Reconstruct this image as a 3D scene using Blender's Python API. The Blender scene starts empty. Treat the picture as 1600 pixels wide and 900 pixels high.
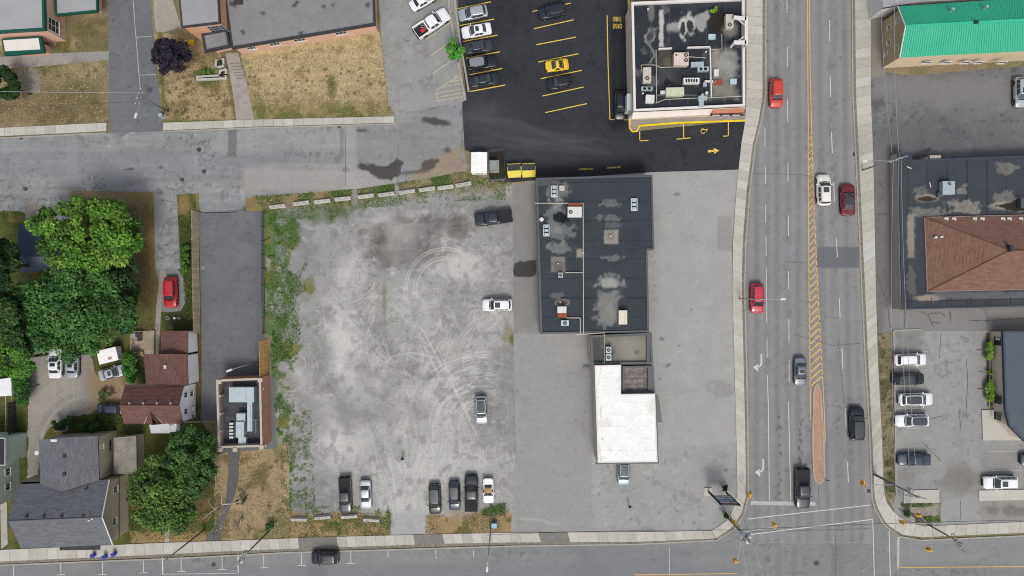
import bpy, math, random
import numpy as np
from mathutils import Vector

random.seed(7)
rng = np.random.default_rng(7)
SC = bpy.context.scene
COL = SC.collection
H = 107.0                                    # height of the drone above the street, metres

# ------------------------------------------------------------------ camera, world, sun, exposure
cam = bpy.data.objects.new('camera', bpy.data.cameras.new('camera'))
COL.objects.link(cam)
cam.location = (0, 0, H)
cam.rotation_euler = (0, 0, 0)
cam.data.sensor_width = 36
cam.data.lens = 36 * H / 160.0
cam.data.clip_start = 0.5
cam.data.clip_end = 6000
SC.camera = cam
SUN_EL, SUN_AZ = 58, 172                     # azimuth clockwise from the top of the photograph
world = bpy.data.worlds.new('World')
SC.world = world
world.use_nodes = True
wn = world.node_tree
bg = wn.nodes['Background']
sky = wn.nodes.new('ShaderNodeTexSky')
sky.sky_type = 'NISHITA'
sky.sun_disc = False
sky.sun_elevation = math.radians(SUN_EL)
sky.sun_rotation = math.radians(SUN_AZ)
sky.dust_density = 4.0
sky.air_density = 1.0
hs_ = wn.nodes.new('ShaderNodeHueSaturation')         # a thin white veil of cloud: the same sky, less blue
hs_.inputs['Saturation'].default_value = 0.55
wn.links.new(sky.outputs[0], hs_.inputs['Color'])
wn.links.new(hs_.outputs[0], bg.inputs[0])
bg.inputs[1].default_value = 0.15
sun = bpy.data.objects.new('sun', bpy.data.lights.new('sun', 'SUN'))
COL.objects.link(sun)
sun.data.energy = 1.4
sun.data.angle = math.radians(15)
sun.data.color = (1.0, 0.985, 0.90)
_e, _a = math.radians(SUN_EL), math.radians(SUN_AZ)
sun.rotation_euler = Vector((math.sin(_a) * math.cos(_e), math.cos(_a) * math.cos(_e), math.sin(_e))).to_track_quat('Z', 'Y').to_euler()
SC.cycles.pixel_filter_type = 'BLACKMAN_HARRIS'
SC.cycles.filter_width = 1.05
SC.view_settings.view_transform = 'Standard'
SC.view_settings.look = 'None'
SC.view_settings.gamma = 1
SC.view_settings.use_curve_mapping = False
SC.view_settings.exposure = 0.06
K = 1.3                                      # how much brighter a level lit surface shows than its base colour


# ------------------------------------------------------------------ small helpers
def W(px, py, z=0.0):
    """a pixel of the 1600x900 photograph seen at height z -> world point"""
    s = (H - z) / H / 10.0
    return ((px - 800) * s, (450 - py) * s, z)


def WL(pts, z=0.0):
    return [W(x, y, z)[:2] for x, y in pts]


def lin1(v):
    v = v / 255.0
    return v / 12.92 if v <= 0.04045 else ((v + 0.055) / 1.055) ** 2.4


def C(r, g, b):
    return tuple(min(0.88, lin1(x) / K) for x in (r, g, b))


def tag(o, label=None, cat=None, group=None, kind=None):
    if label: o['label'] = label
    if cat: o['category'] = cat
    if group: o['group'] = group
    if kind: o['kind'] = kind
    return o


def empty(name, loc, label=None, cat=None, group=None, rz=0.0):
    o = bpy.data.objects.new(name, None)
    o.empty_display_size = 0.3
    o.location = loc
    o.rotation_euler = (0, 0, rz)
    COL.objects.link(o)
    return tag(o, label, cat, group)


def link(name, mesh, parent=None, loc=(0, 0, 0)):
    o = bpy.data.objects.new(name, mesh)
    o.location = loc
    COL.objects.link(o)
    if parent is not None:
        o.parent = parent
    return o


def offset_poly(pts, d):
    """inset (d > 0) a polygon; works for either winding"""
    n = len(pts)
    area = sum(pts[i][0] * pts[(i + 1) % n][1] - pts[(i + 1) % n][0] * pts[i][1] for i in range(n))
    s = 1 if area > 0 else -1
    out = []
    for i in range(n):
        p0, p1, p2 = Vector(pts[i - 1]), Vector(pts[i]), Vector(pts[(i + 1) % n])
        e1, e2 = (p1 - p0).normalized(), (p2 - p1).normalized()
        n1, n2 = Vector((-e1.y, e1.x)) * s, Vector((-e2.y, e2.x)) * s
        m = n1 + n2
        if m.length < 1e-6:
            m = n1
        m.normalize()
        out.append(tuple(p1 + m * (d / max(0.3, m.dot(n1)))))
    return out


class MB:
    """collects shapes (world or local coordinates) and links them as ONE mesh object"""

    def __init__(s):
        s.v, s.f, s.m = [], [], []

    def add(s, v, f, m=0):
        b = len(s.v)
        s.v += [tuple(p) for p in v]
        s.f += [[i + b for i in q] for q in f]
        s.m += [m] * len(f)
        return s

    def quad(s, a, b, c, d, m=0):
        return s.add([a, b, c, d], [[0, 1, 2, 3]], m)

    def box(s, x, y, z, sx, sy, sz, rot=0.0, m=0, taper=1.0):
        """centre x, y; bottom z"""
        c, n = math.cos(rot), math.sin(rot)
        v = []
        for k, t in ((0, 1.0), (1, taper)):
            for a, b in ((-1, -1), (1, -1), (1, 1), (-1, 1)):
                dx, dy = a * sx / 2 * t, b * sy / 2 * t
                v.append((x + dx * c - dy * n, y + dx * n + dy * c, z + k * sz))
        return s.add(v, [[3, 2, 1, 0], [4, 5, 6, 7], [0, 1, 5, 4], [1, 2, 6, 5], [2, 3, 7, 6], [3, 0, 4, 7]], m)

    def prism(s, poly, z0, z1, m=0, top=True, bottom=False):
        n = len(poly)
        a = sum(poly[i][0] * poly[(i + 1) % n][1] - poly[(i + 1) % n][0] * poly[i][1] for i in range(n))
        if a < 0:
            poly = poly[::-1]
        v = [(p[0], p[1], z0) for p in poly] + [(p[0], p[1], z1) for p in poly]
        f = [[i, (i + 1) % n, n + (i + 1) % n, n + i] for i in range(n)]
        if top: f.append([n + i for i in range(n)])
        if bottom: f.append([n - 1 - i for i in range(n)])
        return s.add(v, f, m)

    def rim(s, poly, w, z0, z1, m=0):
        """a closed wall of thickness w along the inside of poly"""
        n = len(poly)
        q = offset_poly(poly, w)
        v = [(p[0], p[1], z0) for p in poly] + [(p[0], p[1], z1) for p in poly] + [(p[0], p[1], z1) for p in q] + [(p[0], p[1], z0) for p in q]
        f = []
        for i in range(n):
            j = (i + 1) % n
            f += [[i, j, n + j, n + i], [n + i, n + j, 2 * n + j, 2 * n + i], [2 * n + i, 2 * n + j, 3 * n + j, 3 * n + i]]
        return s.add(v, f, m)

    def tube(s, pts, r0, r1=None, n=8, m=0, cap=True):
        r1 = r0 if r1 is None else r1
        pts = [Vector(p) for p in pts]
        k = len(pts)
        v, f = [], []
        for i, p in enumerate(pts):
            d = (pts[min(i + 1, k - 1)] - pts[max(i - 1, 0)]).normalized()
            u = d.cross(Vector((0, 0, 1)))
            if u.length < 1e-3: u = d.cross(Vector((1, 0, 0)))
            u.normalize()
            w = u.cross(d)
            r = r0 + (r1 - r0) * i / max(1, k - 1)
            for j in range(n):
                a = 2 * math.pi * j / n
                v.append(p + (u * math.cos(a) + w * math.sin(a)) * r)
        for i in range(k - 1):
            for j in range(n):
                f.append([i * n + j, i * n + (j + 1) % n, (i + 1) * n + (j + 1) % n, (i + 1) * n + j])
        if cap:
            f.append([n - 1 - j for j in range(n)])
            f.append([(k - 1) * n + j for j in range(n)])
        return s.add(v, f, m)

    def cyl(s, x, y, z0, z1, r, n=12, m=0, r1=None):
        return s.tube([(x, y, z0), (x, y, z1)], r, r if r1 is None else r1, n, m)

    def ring(s, x, y, z, r, w, h, n=20, m=0):
        v, f = [], []
        for i in range(n):
            a = 2 * math.pi * i / n
            for rr, zz in ((r, z), (r, z + h), (r - w, z + h), (r - w, z)):
                v.append((x + rr * math.cos(a), y + rr * math.sin(a), zz))
        for i in range(n):
            j = (i + 1) % n
            for k in range(4):
                f.append([i * 4 + k, j * 4 + k, j * 4 + (k + 1) % 4, i * 4 + (k + 1) % 4])
        return s.add(v, f, m)

    def ribbon(s, pts, w, z=None, m=0):
        """flat strip along a polyline of (x, y)"""
        k = len(pts)
        v, f = [], []
        for i in range(k):
            p0, p1 = Vector(pts[max(0, i - 1)][:2]), Vector(pts[min(k - 1, i + 1)][:2])
            d = (p1 - p0)
            d = d.normalized() if d.length > 1e-9 else Vector((1, 0))
            nn = Vector((-d.y, d.x)) * (w[i] if isinstance(w, (list, tuple)) else w) / 2
            zz = z if z is not None else pts[i][2]
            v += [(pts[i][0] - nn.x, pts[i][1] - nn.y, zz), (pts[i][0] + nn.x, pts[i][1] + nn.y, zz)]
        for i in range(k - 1):
            f.append([2 * i, 2 * i + 2, 2 * i + 3, 2 * i + 1])
        return s.add(v, f, m)

    def ball(s, x, y, z, rx, ry, rz, nu=10, nv=6, m=0):
        v, f = [], []
        for i in range(nv + 1):
            t = math.pi * i / nv - math.pi / 2
            for j in range(nu):
                a = 2 * math.pi * j / nu
                v.append((x + rx * math.cos(t) * math.cos(a), y + ry * math.cos(t) * math.sin(a), z + rz * math.sin(t)))
        for i in range(nv):
            for j in range(nu):
                f.append([i * nu + j, i * nu + (j + 1) % nu, (i + 1) * nu + (j + 1) % nu, (i + 1) * nu + j])
        return s.add(v, f, m)

    def mesh(s, name, mats, off=(0, 0, 0), smooth=False):
        me = bpy.data.meshes.new(name)
        v = [(p[0] - off[0], p[1] - off[1], p[2] - off[2]) for p in s.v] if off != (0, 0, 0) else s.v
        me.from_pydata(v, [], s.f)
        for mm in (mats if isinstance(mats, (list, tuple)) else [mats]):
            me.materials.append(mm)
        if any(s.m):
            me.polygons.foreach_set('material_index', s.m)
        if smooth:
            me.polygons.foreach_set('use_smooth', [True] * len(s.f))
        me.update()
        return me

    def build(s, name, mats, parent=None, smooth=False, own=False, kind=None):
        """world coordinates; own = put the object's origin at the middle of its base"""
        if parent is not None:
            p, off = parent, Vector((0, 0, 0))
            while p is not None:
                off += p.location
                p = p.parent
            o = link(name, s.mesh(name, mats, tuple(off), smooth), parent)
        elif own:
            a = np.array(s.v)
            c = ((a[:, 0].min() + a[:, 0].max()) / 2, (a[:, 1].min() + a[:, 1].max()) / 2, a[:, 2].min())
            o = link(name, s.mesh(name, mats, c, smooth), None, c)
        else:
            o = link(name, s.mesh(name, mats, (0, 0, 0), smooth))
        if kind: o['kind'] = kind
        return o


# ------------------------------------------------------------------ materials
MATS = {}


def mat(name, col=(0.5, 0.5, 0.5), rough=0.8, metal=0.0, var=0.10, vs=0.6, fine=0.10, fs=5.0, bump=0.0, bs=14.0, spec=0.3,
        attr=False, coat=0.0, local=False, tint=0.0, wave=None, brick=None, emit=None):
    if name in MATS:
        return MATS[name]
    m = bpy.data.materials.new(name)
    m.use_nodes = True
    nt = m.node_tree
    N, L = nt.nodes, nt.links
    b = N['Principled BSDF']
    b.inputs['Roughness'].default_value = rough
    b.inputs['Metallic'].default_value = metal
    b.inputs['Specular IOR Level'].default_value = spec
    if coat:
        b.inputs['Coat Weight'].default_value = coat
        b.inputs['Coat Roughness'].default_value = 0.06
    if local:
        co = N.new('ShaderNodeTexCoord').outputs['Object']
    else:
        co = N.new('ShaderNodeNewGeometry').outputs['Position']
    if attr:
        a = N.new('ShaderNodeAttribute')
        a.attribute_name = 'Col'
        c = a.outputs['Color']
    else:
        r = N.new('ShaderNodeRGB')
        r.outputs[0].default_value = (*col, 1)
        c = r.outputs[0]

    def scaled(c, fac):
        s = N.new('ShaderNodeVectorMath')
        s.operation = 'SCALE'
        L.new(c, s.inputs[0])
        L.new(fac, s.inputs['Scale'])
        return s.outputs[0]

    def noise(scale, amp, detail=4.0):
        n = N.new('ShaderNodeTexNoise')
        n.inputs['Scale'].default_value = scale
        n.inputs['Detail'].default_value = detail
        L.new(co, n.inputs['Vector'])
        r = N.new('ShaderNodeMapRange')
        r.inputs['From Min'].default_value = 0.25
        r.inputs['From Max'].default_value = 0.75
        r.inputs['To Min'].default_value = 1 - amp
        r.inputs['To Max'].default_value = 1 + amp
        L.new(n.outputs['Fac'], r.inputs['Value'])
        return r.outputs[0], n.outputs['Fac']
    if brick:
        uv = N.new('ShaderNodeUVMap')
        t = N.new('ShaderNodeTexBrick')
        t.inputs['Scale'].default_value = 1.0
        t.inputs['Brick Width'].default_value = brick[0]
        t.inputs['Row Height'].default_value = brick[1]
        t.inputs['Mortar Size'].default_value = brick[2]
        t.inputs['Color1'].default_value = (1 - brick[3],) * 3 + (1,)
        t.inputs['Color2'].default_value = (1 + brick[3],) * 3 + (1,)
        t.inputs['Mortar'].default_value = (brick[4],) * 3 + (1,)
        L.new(uv.outputs[0], t.inputs['Vector'])
        mm = N.new('ShaderNodeVectorMath')
        mm.operation = 'MULTIPLY'
        L.new(c, mm.inputs[0])
        L.new(t.outputs['Color'], mm.inputs[1])
        c = mm.outputs[0]
    if var: c = scaled(c, noise(vs, var)[0])
    if fine: c = scaled(c, noise(fs, fine, 3.0)[0])
    if tint:
        oi = N.new('ShaderNodeObjectInfo')
        r = N.new('ShaderNodeMapRange')
        r.inputs['To Min'].default_value = 1 - tint
        r.inputs['To Max'].default_value = 1 + tint
        L.new(oi.outputs['Random'], r.inputs['Value'])
        c = scaled(c, r.outputs[0])
    L.new(c, b.inputs['Base Color'])
    if bump:
        n = N.new('ShaderNodeTexNoise')
        n.inputs['Scale'].default_value = bs
        n.inputs['Detail'].default_value = 3
        L.new(co, n.inputs['Vector'])
        bu = N.new('ShaderNodeBump')
        bu.inputs['Strength'].default_value = bump
        bu.inputs['Distance'].default_value = 0.05
        L.new(n.outputs['Fac'], bu.inputs['Height'])
        L.new(bu.outputs[0], b.inputs['Normal'])
    if wave:                                    # (axis, scale) fine boards or corrugation
        pass
    if emit:
        b.inputs['Emission Color'].default_value = (*emit[0], 1)
        b.inputs['Emission Strength'].default_value = emit[1]
    MATS[name] = m
    return m


# ------------------------------------------------------------------ noise, paint and sheets
def vnoise(x, y, seed=0):
    xi, yi = np.floor(x).astype(np.int64), np.floor(y).astype(np.int64)
    fx, fy = x - xi, y - yi
    fx, fy = fx * fx * (3 - 2 * fx), fy * fy * (3 - 2 * fy)

    def h(a, b):
        k = (a * 374761393 + b * 668265263 + seed * 974711) & 0xffffffff
        k = ((k ^ (k >> 13)) * 1274126177) & 0xffffffff
        return ((k ^ (k >> 16)) & 0xffff) / 65535.0
    return (h(xi, yi) * (1 - fx) + h(xi + 1, yi) * fx) * (1 - fy) + (h(xi, yi + 1) * (1 - fx) + h(xi + 1, yi + 1) * fx) * fy


def fbm(x, y, size, octv=4, seed=0):
    """fractal noise 0..1 whose largest blobs are about `size` pixels"""
    t, a, s = 0.0, 0.5, 0.0
    for o in range(octv):
        f = 2.0 ** o / size
        t = t + a * vnoise(x * f + 17.3 * o, y * f - 9.1 * o, seed + o)
        s += a
        a *= 0.5
    return t / s


def sstep(a, b, x):
    t = np.clip((x - a) / (b - a), 0, 1)
    return t * t * (3 - 2 * t)


def inpoly(poly, X, Y):
    r = np.zeros(X.shape, bool)
    n = len(poly)
    for i in range(n):
        x0, y0 = poly[i]
        x1, y1 = poly[(i + 1) % n]
        if y0 == y1: continue
        c = ((y0 > Y) != (y1 > Y)) & (X < (x1 - x0) * (Y - y0) / (y1 - y0) + x0)
        r ^= c
    return r


class Paint:
    """colours a sheet's points; every coordinate is a pixel of the photograph"""

    def __init__(s, x, y, base):
        s.x, s.y = x, y
        s.c = np.tile(np.array(C(*base)), (len(x), 1))

    def mix(s, mask, col, a=1.0):
        k = (np.clip(mask, 0, 1) * a)[:, None]
        s.c = s.c * (1 - k) + np.array(C(*col))[None] * k

    def mul(s, f):
        s.c = s.c * (f[:, None] if isinstance(f, np.ndarray) else f)

    def mottle(s, size, amp, seed=0, octv=4):
        s.mul(1 + amp * 2 * (fbm(s.x, s.y, size, octv, seed) - 0.5))

    def wear(s, seed, k=1.0, cracks=0.5):
        """years of use on paving: patches, oil spots, pale scuffs, hairline cracks"""
        s.mul(1 + 0.16 * k * (fbm(s.x, s.y, 55, 5, seed) - 0.5) + 0.14 * k * (fbm(s.x, s.y, 3.2, 2, seed + 1) - 0.5))
        s.mul(1 - 0.22 * k * sstep(0.66, 0.78, fbm(s.x, s.y, 12, 3, seed + 2)))
        s.mul(1 + 0.16 * k * sstep(0.64, 0.76, fbm(s.x, s.y, 9, 4, seed + 3)))
        s.mul(1 - 0.45 * k * sstep(0.80, 0.86, fbm(s.x, s.y, 4.5, 2, seed + 4)))
        if cracks:
            n = 1 - np.abs(2 * fbm(s.x, s.y, 46, 4, seed + 5) - 1)
            s.mul(1 - cracks * 0.5 * sstep(0.965, 0.995, n) * sstep(0.45, 0.6, fbm(s.x, s.y, 80, 2, seed + 6)))

    def blob(s, cx, cy, rx, ry, ang=0, soft=0.35, nz=0.5, size=20, seed=1):
        a = math.radians(ang)
        dx, dy = s.x - cx, s.y - cy
        u, v = (dx * math.cos(a) + dy * math.sin(a)) / rx, (-dx * math.sin(a) + dy * math.cos(a)) / ry
        d = np.sqrt(u * u + v * v) + nz * 2 * (fbm(s.x, s.y, size, 4, seed) - 0.5)
        return 1 - sstep(1 - soft, 1 + soft, d)

    def rect(s, x0, y0, x1, y1, soft=2.0, nz=0.0, size=10, seed=1):
        d = np.minimum(np.minimum(s.x - x0, x1 - s.x), np.minimum(s.y - y0, y1 - s.y))
        if nz: d = d + nz * 2 * (fbm(s.x, s.y, size, 3, seed) - 0.5)
        return sstep(-soft, soft, d)

    def poly(s, pts, soft=2.0, nz=0.0, size=10, seed=1):
        """inside a polygon, with a soft rough edge"""
        d = s.dist(pts + [pts[0]])
        d = np.where(inpoly(pts, s.x, s.y), d, -d)
        if nz: d = d + nz * 2 * (fbm(s.x, s.y, size, 3, seed) - 0.5)
        return sstep(-soft, soft, d)

    def dist(s, pts):
        best = np.full(len(s.x), 1e9)
        for (x0, y0), (x1, y1) in zip(pts[:-1], pts[1:]):
            dx, dy = x1 - x0, y1 - y0
            l = dx * dx + dy * dy + 1e-9
            t = np.clip(((s.x - x0) * dx + (s.y - y0) * dy) / l, 0, 1)
            best = np.minimum(best, np.hypot(s.x - x0 - t * dx, s.y - y0 - t * dy))
        return best

    def stroke(s, pts, w, soft=1.0):
        """mask of a line; looks only at the points near it"""
        m = np.zeros(len(s.x))
        a = np.array(pts)
        r = w + soft + 1
        k = np.where((s.x > a[:, 0].min() - r) & (s.x < a[:, 0].max() + r) & (s.y > a[:, 1].min() - r) & (s.y < a[:, 1].max() + r))[0]
        if len(k) == 0: return m
        q = Paint.__new__(Paint)
        q.x, q.y = s.x[k], s.y[k]
        m[k] = 1 - sstep(w / 2 - soft / 2, w / 2 + soft, q.dist(pts))
        return m


def arc(cx, cy, r, a0, a1, n=24, ry=None):
    ry = r if ry is None else ry
    return [(cx + r * math.cos(math.radians(a0 + (a1 - a0) * i / n)), cy - ry * math.sin(math.radians(a0 + (a1 - a0) * i / n))) for i in range(n + 1)]


def clip_cell(poly, x0, y0, x1, y1):
    out = poly
    for ax, lim, sg in ((0, x0, 1), (0, x1, -1), (1, y0, 1), (1, y1, -1)):
        src, out = out, []
        n = len(src)
        for i in range(n):
            p, q = src[i], src[(i + 1) % n]
            a, b = sg * (p[ax] - lim), sg * (q[ax] - lim)
            if a >= 0: out.append(p)
            if (a > 0 and b < 0) or (a < 0 and b > 0):
                t = a / (a - b)
                out.append((p[0] + (q[0] - p[0]) * t, p[1] + (q[1] - p[1]) * t))
        if len(out) < 3: return []
    return out


def rough(poly, amp, step=6, seed=0):
    """the same outline with an uneven edge, pixels"""
    r = random.Random(seed)
    out = []
    n = len(poly)
    for i in range(n):
        a, b = poly[i], poly[(i + 1) % n]
        l = math.hypot(b[0] - a[0], b[1] - a[1])
        k = max(1, int(l / step))
        for j in range(k):
            t = j / k
            out.append((a[0] + (b[0] - a[0]) * t + r.uniform(-amp, amp), a[1] + (b[1] - a[1]) * t + r.uniform(-amp, amp)))
    return out


def sheet(name, poly_px, z, material, res, base, paint=None, parent=None, kind='structure', skirt=0.0):
    """a level sheet cut to an outline, finely divided so that its wear, dirt and growth can vary over it"""
    poly = WL(poly_px, z)
    n = len(poly)
    if sum(poly[i][0] * poly[(i + 1) % n][1] - poly[(i + 1) % n][0] * poly[i][1] for i in range(n)) < 0:
        poly = poly[::-1]
    P = np.array(poly)
    x0, y0 = P.min(0) - res * 0.37
    x1, y1 = P.max(0) + res
    nx, ny = int((x1 - x0) / res) + 1, int((y1 - y0) / res) + 1
    gx, gy = x0 + np.arange(nx + 1) * res, y0 + np.arange(ny + 1) * res
    GX, GY = np.meshgrid(gx, gy)
    ins = inpoly(poly, GX, GY)
    cell = ins[:-1, :-1] & ins[:-1, 1:] & ins[1:, :-1] & ins[1:, 1:]
    edge = np.zeros_like(cell)
    for i in range(n):                          # every cell the outline passes through
        (ax, ay), (bx, by) = poly[i], poly[(i + 1) % n]
        k = int(math.hypot(bx - ax, by - ay) / (res * 0.1)) + 2
        t = np.linspace(0, 1, k)
        ci = np.clip(((ax + (bx - ax) * t - x0) / res).astype(int), 0, nx - 1)
        cj = np.clip(((ay + (by - ay) * t - y0) / res).astype(int), 0, ny - 1)
        edge[cj, ci] = True
    cell &= ~edge
    cell_any = ins[:-1, :-1] | ins[:-1, 1:] | ins[1:, :-1] | ins[1:, 1:]
    edge |= cell_any & ~cell
    idx = np.full(GX.shape, -1, np.int64)
    use = np.zeros(GX.shape, bool)
    use[:-1, :-1] |= cell; use[:-1, 1:] |= cell; use[1:, :-1] |= cell; use[1:, 1:] |= cell
    idx[use] = np.arange(use.sum())
    vx, vy = GX[use], GY[use]
    J, I = np.where(cell)
    quads = np.stack([idx[J, I], idx[J, I + 1], idx[J + 1, I + 1], idx[J + 1, I]], 1)
    ev, ef = [], []
    base_i = len(vx)
    for j, i in zip(*np.where(edge)):
        q = clip_cell(poly, gx[i], gy[j], gx[i + 1], gy[j + 1])
        if len(q) >= 3:
            ef.append(list(range(base_i + len(ev), base_i + len(ev) + len(q))))
            ev += q
    if ev:
        e = np.array(ev)
        vx, vy = np.concatenate([vx, e[:, 0]]), np.concatenate([vy, e[:, 1]])
    off = (0, 0, 0)
    p = parent
    while p is not None:
        off = tuple(a + b for a, b in zip(off, p.location))
        p = p.parent
    me = bpy.data.meshes.new(name)
    co = np.stack([vx - off[0], vy - off[1], np.full(len(vx), z - off[2])], 1)
    nq = len(quads)
    loops = np.concatenate([quads.ravel(), np.array([i for f in ef for i in f], np.int64)]) if ef else quads.ravel()
    sizes = np.concatenate([np.full(nq, 4), np.array([len(f) for f in ef], np.int64)]) if ef else np.full(nq, 4)
    starts = np.concatenate([[0], np.cumsum(sizes)[:-1]])
    me.vertices.add(len(co)); me.vertices.foreach_set('co', co.ravel())
    me.loops.add(len(loops)); me.loops.foreach_set('vertex_index', loops.astype(np.int32))
    me.polygons.add(len(sizes)); me.polygons.foreach_set('loop_start', starts.astype(np.int32))
    me.update(calc_edges=True)
    s = 10.0 * H / (H - z)
    pt = Paint(800 + vx * s, 450 - vy * s, base)
    if paint: paint(pt)
    a = me.color_attributes.new('Col', 'FLOAT_COLOR', 'POINT')
    a.data.foreach_set('color', np.concatenate([np.clip(pt.c, 0.002, 0.9), np.ones((len(vx), 1))], 1).ravel())
    me.materials.append(material)
    o = link(name, me, parent)
    if kind: o['kind'] = kind
    return o

# ================================================================== THE GROUND
M_soil = mat('soil and grass', attr=True, rough=0.95, var=0.06, vs=0.8, fine=0.28, fs=3.2, bump=0.5, bs=6, spec=0.1)
M_gravel = mat('gravel', attr=True, rough=0.95, var=0.05, vs=0.8, fine=0.13, fs=3.5, bump=0.35, bs=9, spec=0.1)
M_asph = mat('asphalt', attr=True, rough=0.9, var=0.05, vs=0.35, fine=0.09, fs=4.0, bump=0.15, bs=20, spec=0.12)
M_newasph = mat('new asphalt', attr=True, rough=0.85, var=0.10, vs=0.25, fine=0.12, fs=4.0, bump=0.15, bs=20, spec=0.10)
M_tar = mat('tar', C(62, 60, 62), rough=0.8, var=0.2, vs=2, spec=0.15)
M_crack = mat('crack', C(106, 104, 102), rough=0.95, var=0.2, spec=0.05)
M_white = mat('white road paint', C(214, 214, 210), rough=0.8, var=0.14, vs=2.0, fine=0.16, fs=5, spec=0.2)
M_oldwhite = mat('worn white road paint', C(188, 188, 184), rough=0.85, var=0.16, vs=2.0, fine=0.2, fs=5, spec=0.15)
M_yellow = mat('yellow road paint', C(236, 202, 96), rough=0.8, var=0.12, vs=2.0, fine=0.16, fs=5, spec=0.2)
M_orange = mat('faded orange road paint', C(228, 184, 108), rough=0.85, var=0.15, vs=1.2, fine=0.18, fs=5, spec=0.15)
M_byellow = mat('bright yellow kerb paint', C(250, 222, 20), rough=0.7, var=0.08, fine=0.1, spec=0.25)
M_conc = mat('pale concrete', C(199, 195, 186), rough=0.9, var=0.06, vs=1.2, fine=0.08, fs=4, bump=0.1, spec=0.15, tint=0.07)
M_concbed = mat('dirty concrete joint', C(136, 130, 118), rough=0.95, var=0.2, vs=1.5, fine=0.25, fs=3, spec=0.1)
M_kerb = mat('kerb concrete', C(172, 167, 158), rough=0.9, var=0.12, vs=0.8, fine=0.14, fs=4, spec=0.15)
M_terrain = mat('far terrain', C(112, 116, 92), rough=1.0, var=0.3, vs=0.02, fine=0.2, fs=0.4, spec=0.05)

b = MB()
R_, k_ = 4000, 48
b.add([(R_ * math.cos(2 * math.pi * i / k_), R_ * math.sin(2 * math.pi * i / k_), -0.08) for i in range(k_)], [list(range(k_))])
b.build('terrain', M_terrain, kind='structure')


def p_ground(p):
    p.mottle(120, 0.2, 3); p.mottle(20, 0.2, 4)
    p.mix(sstep(0.45, 0.62, fbm(p.x, p.y, 60, 4, 9)), (110, 112, 70), 0.6)
sheet('ground', [(-260, -180), (1860, -180), (1860, 1080), (-260, 1080)], 0.0, M_soil, 0.8, (140, 128, 102), p_ground)


def dry(p, seed, green=0.5):
    """dry summer lawn: straw with greener and bare clumps"""
    p.mottle(70, 0.16, seed); p.mottle(9, 0.22, seed + 1, 3)
    p.mix(sstep(0.60, 0.74, fbm(p.x, p.y, 34, 5, seed + 2)), (104, 98, 58), 0.75)
    p.mix(sstep(0.66, 0.74, fbm(p.x, p.y, 10, 3, seed + 3)), (92, 80, 54), 0.7)
    p.mix(sstep(0.62, 0.8, fbm(p.x, p.y, 26, 4, seed + 4)), (182, 162, 124), 0.6)
    if green: p.mix(sstep(0.56, 0.70, fbm(p.x, p.y, 44, 5, seed + 5)), (92, 104, 52), green)


def p_lawn_nw(p):
    dry(p, 20, 0.45)
    p.mix(p.rect(-20, 130, 170, 190, 14, 8, 30), (112, 98, 70), 0.55)
    p.mix(p.rect(30, 108, 62, 145, 3), (150, 146, 140), 0.9)                        # gravel by the shrub
    p.mix(p.rect(120, 25, 172, 84, 8, 5, 16), (92, 88, 52), 0.6)
sheet('lawn', [(-60, 60), (165, 58), (172, 30), (168, 86), (170, 195), (0, 202), (-60, 204)], 0.006, M_soil, 0.25, (156, 142, 108), p_lawn_nw)
sheet('lawn', [(130, 22), (171, 22), (171, 82), (80, 86), (60, 72), (104, 66)], 0.007, M_soil, 0.25, (152, 140, 106), p_lawn_nw)


def p_lawn_c(p):
    dry(p, 40, 0.2)
    for k in range(26):
        x, y = 262 + rng.random() * 50, 100 + rng.random() * 84
        p.mix(p.blob(x, y, 2.5, 2, 0, 0.5, 0.6, 4, k), (70, 66, 46), 0.8)
    p.mix(1 - sstep(3, 9, np.minimum(np.abs(p.x - 250 - (p.y - 60) * 0.05), np.abs(p.y - 190)) + 5 * fbm(p.x, p.y, 9, 3, 5)), (84, 96, 44), 0.8)
    p.mix(p.blob(322, 122, 22, 12, 0, 0.4, 0.5, 9), (78, 92, 40), 0.8)
    p.mix(p.blob(366, 150, 8, 40, -10, 0.5, 0.5, 12), (96, 100, 50), 0.7)
sheet('lawn', rough([(240, 50), (330, 60), (345, 88), (352, 118), (368, 168), (370, 188), (256, 192), (250, 150), (243, 70)], 0.9, 4, 62), 0.006, M_soil, 0.22, (172, 152, 116), p_lawn_c)


def p_lawn_e(p):
    p.mottle(90, 0.10, 61); p.mottle(8, 0.16, 62, 3)
    bands = 0.5 + 0.5 * np.sin((p.y - p.x * 0.03) * 0.55 + 3 * fbm(p.x, p.y, 60, 3, 8))
    p.mul(1 + 0.09 * (bands - 0.5))
    p.mix(sstep(0.62, 0.75, fbm(p.x, p.y, 16, 4, 63)), (112, 100, 62), 0.5)
    g = sstep(140, 184, p.y + 46 * (fbm(p.x, p.y, 36, 4, 64) - 0.5)) * (0.55 + 0.45 * sstep(0.4, 0.6, fbm(p.x, p.y, 14, 4, 65)))
    p.mix(g, (98, 104, 52), 0.9)
    p.mix(p.blob(519, 136, 7, 18, 0, 0.5, 0.5, 8), (92, 100, 46), 0.85)
    p.mix(1 - sstep(2, 7, np.abs(p.x - (598 + (p.y - 60) * 0.11)) + 4 * fbm(p.x, p.y, 8, 3, 5)), (86, 104, 48), 0.8)
    for k in range(40):
        x, y = 385 + rng.random() * 220, 100 + rng.random() * 50
        p.mix(p.blob(x, y, 2.2, 1.8, 0, 0.5, 0.6, 4, k), (96, 84, 54), 0.8)
sheet('lawn', rough([(376, 84), (588, 46), (594, 52), (603, 110), (612, 165), (606, 176), (590, 182), (400, 187), (392, 168), (384, 120)], 0.9, 4, 61), 0.006, M_soil, 0.2, (184, 163, 126), p_lawn_e)


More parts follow.
